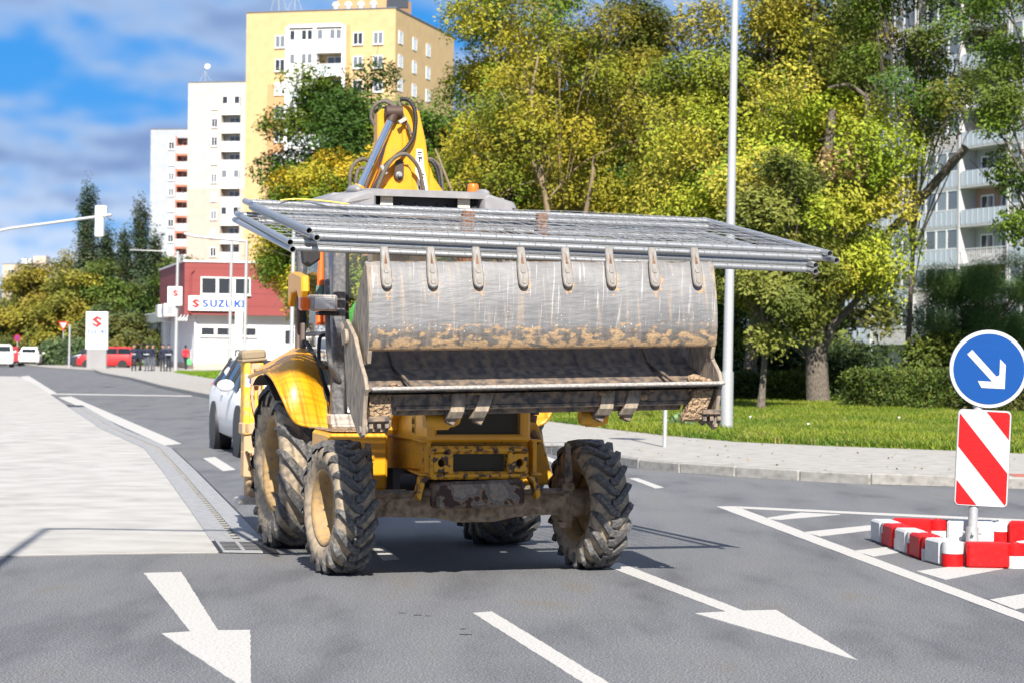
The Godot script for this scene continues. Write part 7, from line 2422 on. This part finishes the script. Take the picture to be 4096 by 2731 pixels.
func build_boom(t: Node3D) -> void:
	var b := empty("backhoe_boom", t)
	var yl: Material = mats["yellow"]
	var s := S()
	var z := -3.1
	# king post and rear frame seen through the cab
	box(s, Vector3(0.25, 1.75, -2.95), Vector3(0.52, 1.9, 0.2), 0.03)
	box(s, Vector3(0, 0.85, -2.85), Vector3(1.9, 0.3, 0.22), 0.02)
	put(s, "king_post", yl, b)
	s = S()
	prism(s, V2([0.19, 3.40, 0.268, 3.553, 0.30, 3.565, 0.355, 3.546, 0.433, 3.507, 0.45, 3.433, 0.491, 3.265, 0.527, 3.03, 0.545, 2.96, 0.634, 2.83, 0.66, 2.3, 0.0, 2.3, 0.03, 2.83, 0.10, 2.98, 0.15, 3.2]), z - 0.18, z + 0.02, 0.012)
	var main := put(s, "boom_plate", yl, b)
	s = S()
	prism(s, V2([0.083, 3.481, 0.115, 3.519, 0.165, 3.522, 0.155, 3.40, 0.12, 3.20, 0.09, 3.0, 0.0, 2.78, -0.03, 2.78, 0.05, 3.0, 0.085, 3.25]), z - 0.16, z - 0.02, 0.01)
	prism(s, V2([0.0, 2.7, 0.20, 2.95, 0.24, 3.05, 0.33, 3.06, 0.36, 2.98, 0.40, 2.7]), z + 0.02, z + 0.07, 0.012)
	prism(s, V2([0.52, 3.06, 0.56, 2.95, 0.66, 2.82, 0.66, 2.7, 0.5, 2.7]), z - 0.05, z + 0.05, 0.01)
	put(s, "boom_plate", yl, b)
	# shallow ridge on the front of the boom
	s = S()
	prism(s, V2([0.27, 3.50, 0.30, 3.48, 0.335, 3.20, 0.38, 2.9, 0.30, 2.9, 0.285, 3.2]), z + 0.015, z + 0.04, 0.01)
	put(s, "boom_rib", yl, b)
	# ram
	s = S()
	cyl(s, Vector3(0.185, 3.44, z + 0.06), Vector3(-0.10, 2.82, z + 0.09), 0.033, -1, 20)
	put(s, "ram_rod", mats["chrome"], b)
	s = S()
	cyl(s, Vector3(-0.085, 2.86, z + 0.09), Vector3(-0.30, 2.4, z + 0.12), 0.05, -1, 18)
	put(s, "ram_barrel", yl, b)
	s = S()
	cyl(s, Vector3(0.172, 3.41, z + 0.061), Vector3(0.198, 3.468, z + 0.06), 0.042, 0.045, 16)
	cyl(s, Vector3(0.13, 3.49, z + 0.06), Vector3(0.27, 3.49, z + 0.06), 0.05, -1, 18)
	put(s, "rod_eye", plain("eye_brown", lin(0.06, 0.035, 0.025), 0.6), b)
	# pivot link
	s = S()
	var link := PackedVector2Array()
	for k in 10:
		var a := PI * k / 9.0
		link.append(Vector2(0.245 + cos(a) * 0.038, 3.055 + sin(a) * 0.04))
	for k in 10:
		var a := PI + PI * k / 9.0
		link.append(Vector2(0.241 + cos(a) * 0.042, 2.965 + sin(a) * 0.045))
	prism(s, link, z + 0.07, z + 0.10, 0.006)
	var lk := put(s, "pivot_link", plain("link_brown", lin(0.06, 0.04, 0.03), 0.6), b)
	s = S()
	cyl(s, Vector3(0.24, 2.968, z + 0.10), Vector3(0.24, 2.968, z + 0.135), 0.018, -1, 6)
	cyl(s, Vector3(0.24, 2.968, z + 0.10), Vector3(0.24, 2.968, z + 0.108), 0.026, -1, 16)
	put(s, "bolt", mats["steel"], lk)
	# worn decal with remains of its print
	s = S()
	prism(s, V2([0.408, 3.195, 0.462, 3.19, 0.475, 3.05, 0.50, 2.93, 0.515, 2.84, 0.43, 2.84, 0.415, 2.9, 0.425, 2.96, 0.402, 3.0]), z + 0.0205, z + 0.0225)
	var decal := put(s, "peeled_decal", mats["white"], b)
	s = S()
	for q in [[0.418, 3.165, 0.038, 0.012], [0.42, 3.145, 0.03, 0.01], [0.425, 3.12, 0.034, 0.016], [0.43, 3.10, 0.012, 0.03], [0.452, 3.105, 0.008, 0.034], [0.43, 3.02, 0.05, 0.006], [0.44, 2.985, 0.04, 0.012], [0.46, 2.96, 0.03, 0.006], [0.43, 2.87, 0.012, 0.03]]:
		box(s, Vector3(q[0] + q[2] / 2, q[1], z + 0.0232), Vector3(q[2], q[3], 0.0016))
	put(s, "print_remains", mats["black_soft"], decal)
	# hoses
	var hoses := [
		[[0.267, 3.60, 0.05, 0.322, 3.587, 0.09, 0.365, 3.514, 0.10, 0.379, 3.41, 0.10, 0.358, 3.28, 0.09, 0.294, 3.182, 0.09, 0.218, 3.126, 0.11, 0.12, 3.04, 0.12, 0.078, 2.95, 0.12, 0.0, 2.80, 0.1], 0.0165, true],
		[[0.256, 3.584, 0.02, 0.262, 3.50, 0.07, 0.28, 3.44, 0.08, 0.325, 3.364, 0.075, 0.345, 3.3, 0.07], 0.014, false],
		[[0.045, 2.84, 0.14, 0.10, 2.98, 0.15, 0.174, 3.093, 0.16, 0.272, 3.134, 0.16, 0.345, 3.09, 0.15, 0.406, 3.006, 0.13, 0.457, 2.82, 0.1], 0.017, false],
		[[0.062, 3.385, -0.05, 0.034, 3.458, -0.05, 0.06, 3.543, -0.03, 0.136, 3.581, 0.0, 0.224, 3.529, 0.02], 0.015, false],
		[[0.095, 3.48, -0.1, 0.10, 3.56, -0.1, 0.17, 3.60, -0.08, 0.25, 3.55, -0.05], 0.014, false],
		[[-0.149, 2.8, 0.0, -0.150, 2.965, 0.0, -0.108, 3.061, 0.0, -0.033, 3.096, -0.02, 0.05, 3.06, -0.05], 0.016, false],
		[[-0.09, 2.8, -0.05, -0.085, 2.95, -0.05, -0.05, 3.02, -0.05, 0.03, 3.0, -0.05], 0.016, false],
		[[0.50, 3.10, -0.05, 0.526, 3.117, 0.0, 0.581, 3.098, 0.0, 0.626, 3.025, 0.0, 0.645, 2.855, 0.0, 0.65, 2.7, 0.0], 0.014, false],
		[[0.50, 3.10, -0.02, 0.55, 3.09, 0.02, 0.595, 3.0, 0.02, 0.612, 2.9, 0.02, 0.615, 2.7, 0.02], 0.017, true]]
	for h in hoses:
		var pts := []
		for i in range(0, h[0].size(), 3): pts.append(Vector3(h[0][i], h[0][i + 1], z + h[0][i + 2]))
		var c := curve(pts, 9)
		s = S()
		var rr := []
		for i in c.size(): rr.append(h[1])
		tube(s, c, rr, 8)
		var ho := put(s, "hydraulic_hose", mats["hose"] if h[2] else mats["hose_dusty"], b)
		if h[2]:
			s = S()
			var along := 0.0
			for i in c.size() - 1:
				var a: Vector3 = c[i]
				var e: Vector3 = c[i + 1]
				var l := a.distance_to(e)
				while along < l:
					var p := a.lerp(e, along / l)
					var d := (e - a).normalized() * 0.005
					tube(s, [p - d, p, p + d], [h[1] * 1.0, h[1] * 1.22, h[1] * 1.0], 8, false)
					along += 0.021
				along -= l
			put(s, "spiral_guard", mats["black"], ho)
	s = S()
	T = Transform3D(Basis(Vector3(0, 0, 1), 0.55), Vector3(0.265, 3.415, z + 0.10))
	box(s, Vector3.ZERO, Vector3(0.075, 0.034, 0.03), 0.005)
	T = Transform3D(Basis(Vector3(0, 0, 1), 0.5), Vector3(0.098, 3.0, z + 0.135))
	cyl(s, Vector3(0, -0.04, 0), Vector3(0, 0.04, 0), 0.021, 0.018, 8)
	T = Transform3D.IDENTITY
	put(s, "hose_coupling", plain("coupling", lin(0.36, 0.36, 0.33), 0.5, 0.2), b)
	# stabilisers
	for sd in [-1.0, 1.0]:
		var st := empty("stabiliser", t, Vector3(sd * 0.93, 0, -3.2))
		var sm: Material = mats["stab_dusty"]
		s = S()
		box(s, Vector3(0, 1.12, 0), Vector3(0.165, 0.6, 0.17), 0.014)
		box(s, Vector3(-0.055, 1.12, 0.075), Vector3(0.05, 0.6, 0.04), 0.008)
		put(s, "outer_leg", sm, st)
		s = S()
		box(s, Vector3(0.0, 0.87, 0), Vector3(0.185, 0.10, 0.19), 0.012)
		box(s, Vector3(0.0, 0.74, 0), Vector3(0.15, 0.2, 0.15), 0.012)
		box(s, Vector3(0.0, 0.58, 0.02), Vector3(0.16, 0.22, 0.15), 0.012)
		box(s, Vector3(0.0, 0.42, 0), Vector3(0.105, 0.3, 0.11), 0.02)
		cyl(s, Vector3(0, 0.36, 0), Vector3(0, 0.40, 0), 0.062, -1, 12)
		put(s, "inner_leg", plain("dust_tan", lin(0.46, 0.32, 0.19), 0.9), st)
		for y in [0.66, 0.55]:
			s = S()
			cyl(s, Vector3(-0.03, y, 0.09), Vector3(-0.03, y, 0.108), 0.018, -1, 6)
			put(s, "bolt", mats["rust_beam"], st)
		s = S()
		prism(s, V2([-0.13, 0.255, 0.09, 0.25, 0.09, 0.30, -0.06, 0.318, -0.12, 0.30]), -0.12, 0.12, 0.012)
		put(s, "foot", mats["skirt_grey"], st)
		s = S()
		T = Transform3D(Basis(Vector3(0, 0, 1), 0.09), Vector3(0.0, 1.415, 0))
		prism(s, rrect(0.2, 0.085, 0.03, 3, Vector2(0, 0.055)), -0.1, 0.11, 0.02)
		box(s, Vector3(0, 0.012, 0.0), Vector3(0.21, 0.025, 0.22), 0.008)
		T = Transform3D.IDENTITY
		put(s, "cap", plain("cap_dirt", lin(0.25, 0.2, 0.13), 0.9), st)
		s = S()
		box(s, Vector3(0.012, 1.375, 0.1), Vector3(0.08, 0.05, 0.04), 0.006)
		box(s, Vector3(0.012, 1.255, 0.11), Vector3(0.09, 0.075, 0.05), 0.006)
		for x in [-0.02, 0.04]:
			tube(s, curve([Vector3(x, 1.36, 0.11), Vector3(x, 1.2, 0.12), Vector3(x, 1.1, 0.12), Vector3(x + 0.03, 0.98, 0.11), Vector3(x + 0.09, 0.88, 0.06)], 5), 0.013, 7)
			cyl(s, Vector3(x, 1.19, 0.12), Vector3(x, 1.14, 0.12), 0.019, -1, 8)
		put(s, "valve_hoses", plain("dust_pink", lin(0.5, 0.33, 0.22), 0.9), st)
		part_box(st, "sticker", mats["white"], Vector3(-0.055, 1.26, 0.0965), Vector3(0.04, 0.1, 0.004))
		part_box(st, "sticker", mats["sign_blue"], Vector3(-0.035, 1.262, 0.0988), Vector3(0.018, 0.05, 0.004))

func build_driver() -> void:
	var bones := []
	for sd in [-1.0, 1.0]:
		bones.append([Vector3(sd * 0.1, 0.0, 0), Vector3(sd * 0.16, 0.02, 0.42), 0.09, 0.065])
		bones.append([Vector3(sd * 0.16, 0.02, 0.42), Vector3(sd * 0.16, -0.40, 0.40), 0.065, 0.045])
		bones.append([Vector3(sd * 0.16, -0.43, 0.38), Vector3(sd * 0.17, -0.44, 0.54), 0.045, 0.035])
		bones.append([Vector3(sd * 0.19, 0.47, 0.0), Vector3(sd * 0.25, 0.22, 0.08), 0.058, 0.046])
		bones.append([Vector3(sd * 0.25, 0.22, 0.08), Vector3(sd * 0.15, 0.20, 0.32), 0.046, 0.034])
		bones.append([Vector3(sd * 0.15, 0.20, 0.32), Vector3(sd * 0.12, 0.21, 0.40), 0.036, 0.03])
	bones.append([Vector3(-0.07, 0.03, 0), Vector3(0.07, 0.03, 0), 0.12, 0.12])
	bones.append([Vector3(0, 0.08, 0), Vector3(0, 0.33, 0), 0.13, 0.135])
	bones.append([Vector3(-0.1, 0.40, 0), Vector3(0.1, 0.40, 0), 0.115, 0.115])
	bones.append([Vector3(0, 0.48, 0), Vector3(0, 0.60, 0.01), 0.06, 0.055])
	bones.append([Vector3(0, 0.68, 0.015), Vector3(0, 0.75, 0.0), 0.083, 0.09])
	bones.append([Vector3(0, 0.695, 0.09), Vector3(0, 0.67, 0.105), 0.016, 0.016])
	var tint := func(v: Vector3) -> Color:
		if v.y > 0.56 or (v.z > 0.33 and v.y > 0.12): return Color(0.32, 0.19, 0.13)
		if v.y > -0.02 and v.z < 0.3 and v.y > 0.06: return Color(0.03, 0.05, 0.09)
		return Color(0.02, 0.025, 0.035)
	var t := thing("person", "person in dark work clothes and cap driving inside the backhoe cab", "person", Vector3.ZERO)
	t.transform = Transform3D(Basis(Vector3.UP, deg_to_rad(18)), Vector3(-0.25, 0, -15.05)) * at3(-0.02, 1.54, -2.03)
	var o := MeshInstance3D.new()
	o.mesh = painted(skin(bones, 0.02, 0.035), tint)
	o.material_override = mats["person"]
	hang(o, "body", t)
	var s := S()
	T = at3(0, 0.75, 0)
	lathe(s, [Vector2(0.095, 0.0), Vector2(0.1, 0.05), Vector2(0.075, 0.09), Vector2(0.0, 0.1)], 14)
	T = Transform3D.IDENTITY
	T = at3(0, 0.75, 0)
	box(s, Vector3(0, 0.006, 0.12), Vector3(0.14, 0.012, 0.09), 0.004)
	T = Transform3D.IDENTITY
	put(s, "cap", mats["navy"], t)

# ---------------------------------------------------------------- stack of temporary fence panels on the bucket
func build_fences() -> void:
	var M := Transform3D(Basis(Vector3.UP, deg_to_rad(18)), Vector3(-0.25, 0, -15.05))
	var P := [
		[v3s([-1.481, 2.239, 1.32, 2.046, 2.183, 1.32, 1.965, 2.513, -0.63, -1.504, 2.544, -0.63]), "top galvanised fence panel of the stack lying on the bucket"],
		[v3s([-1.434, 2.196, 1.33, 2.091, 2.138, 1.33, 2.005, 2.468, -0.61, -1.462, 2.50, -0.61]), "second fence panel of the stack, its right end sticking out farthest"],
		[v3s([-1.594, 2.165, 1.30, 1.954, 2.104, 1.30, 1.895, 2.428, -0.65, -1.556, 2.455, -0.65]), "third fence panel of the stack, set off towards the cab's door side"],
		[v3s([-1.58, 2.122, 1.31, 1.948, 2.062, 1.31, 1.88, 2.386, -0.63, -1.575, 2.412, -0.63]), "lowest fence panel of the stack, resting on the bucket teeth"]]
	var z: Material = mats["galvanised"]
	for p in P:
		var q: Array = p[0]
		var t := thing("fence_panel", p[1], "fence panel", Vector3.ZERO, 0.0, "stack of temporary fence panels")
		t.transform = M
		var r := 0.0207
		for e in [[0, 3], [1, 2]]:
			var s := S()
			pipe(s, q[e[0]], q[e[1]], r, 0.0028, 16)
			put(s, "side_tube", z, t)
		var ra: Array = []
		for f in [0.055, 0.955]:
			var a: Vector3 = q[0].lerp(q[3], f)
			var b: Vector3 = q[1].lerp(q[2], f)
			var d := (b - a).normalized() * 0.02
			var s := S()
			cyl(s, a + d, b - d, 0.0195, -1, 16)
			put(s, "rail", z, t)
			# flattened ends of the rails
			ra.append([a, b])
		var s := S()
		var up: Vector3 = (q[3] - q[0]).cross(q[1] - q[0]).normalized()
		if up.y < 0: up = -up
		var o := up * 0.021
		var wr := 0.0016
		for k in 9:
			var f := k / 8.0
			var a: Vector3 = ra[0][0].lerp(ra[1][0], f)
			var b: Vector3 = ra[0][1].lerp(ra[1][1], f)
			var bow := up * 0.012 * sin(k * 2.1)
			tube(s, [a + o, a.lerp(b, 0.3) + o + bow, a.lerp(b, 0.7) + o - bow, b + o], wr, 4, false)
		for k in 33:
			var f := (k + 0.6) / 33.2
			var a: Vector3 = ra[0][0].lerp(ra[0][1], f)
			var b: Vector3 = ra[1][0].lerp(ra[1][1], f)
			var d: Vector3 = (b - a).normalized() * 0.03
			tube(s, [a - d + o * 0.5, a - d * 0.4 + o * 1.12, a.lerp(b, 0.5) + o * 1.1 + up * 0.006 * sin(k * 1.7), b + d * 0.4 + o * 1.12, b + d + o * 0.4], wr, 4, false)
		var w := put(s, "wire_mesh", mats["wire"], t)
		w.set_meta("kind", "stuff")
	var s := S()
	tube(s, curve(v3s([-1.28, 2.548, -0.5, -1.15, 2.562, -0.52, -0.95, 2.55, -0.48, -0.8, 2.532, -0.46]), 6), 0.006, 6)
	var rope := put(s, "strap", plain("strap_yellow", lin(0.75, 0.55, 0.1), 0.6))
	rope.transform = M
	tag(rope, "short yellow strap lying on the fence mesh at its back corner", "strap")

# ---------------------------------------------------------------- order of building
func _ready() -> void:
	# camera
	var cam := Camera3D.new()
	cam.name = "camera"
	add_child(cam)
	var at := CameraAttributesPhysical.new()
	at.frustum_focal_length = 76.53
	at.frustum_focus_distance = 14.4
	at.exposure_aperture = 5.6
	at.frustum_near = 0.1
	at.frustum_far = 3000.0
	cam.attributes = at
	cam.keep_aspect = Camera3D.KEEP_HEIGHT
	cam.fov = rad_to_deg(2.0 * atan(784.0 / 5000.0))
	cam.near = 0.1
	cam.far = 3000.0
	cam.position = Vector3(0, 1.5, 0)
	cam.basis = Basis(Vector3.RIGHT, atan(28.0 / 5000.0)) * Basis(Vector3(0, 0, 1), deg_to_rad(0.6))
	cam.current = true
	# sky, air, exposure
	var env := Environment.new()
	env.background_mode = Environment.BG_SKY
	env.sky = make_sky()
	env.tonemap_mode = Environment.TONE_MAPPER_LINEAR
	env.tonemap_exposure = 2.0
	env.sdfgi_enabled = true
	env.ssao_enabled = true
	env.ssil_enabled = true
	var we := WorldEnvironment.new()
	we.name = "environment"
	we.environment = env
	add_child(we)
	# sun: behind the camera, a little to its right, 43 degrees up
	var sun := DirectionalLight3D.new()
	sun.name = "sun"
	sun.light_color = Color(1.0, 0.965, 0.915)
	sun.light_energy = 1.6
	sun.light_angular_distance = 0.5
	sun.shadow_enabled = true
	add_child(sun)
	sun.look_at_from_position(Vector3.ZERO, Vector3(-0.135, -0.81, -1.0), Vector3.UP)
	rg.seed = 11
	make_materials()
	build_ground()
	build_towers()
	build_dealer()
	build_plants()
	build_furniture()
	build_cars()
	build_people()
	build_backhoe()
	build_driver()
	build_fences()
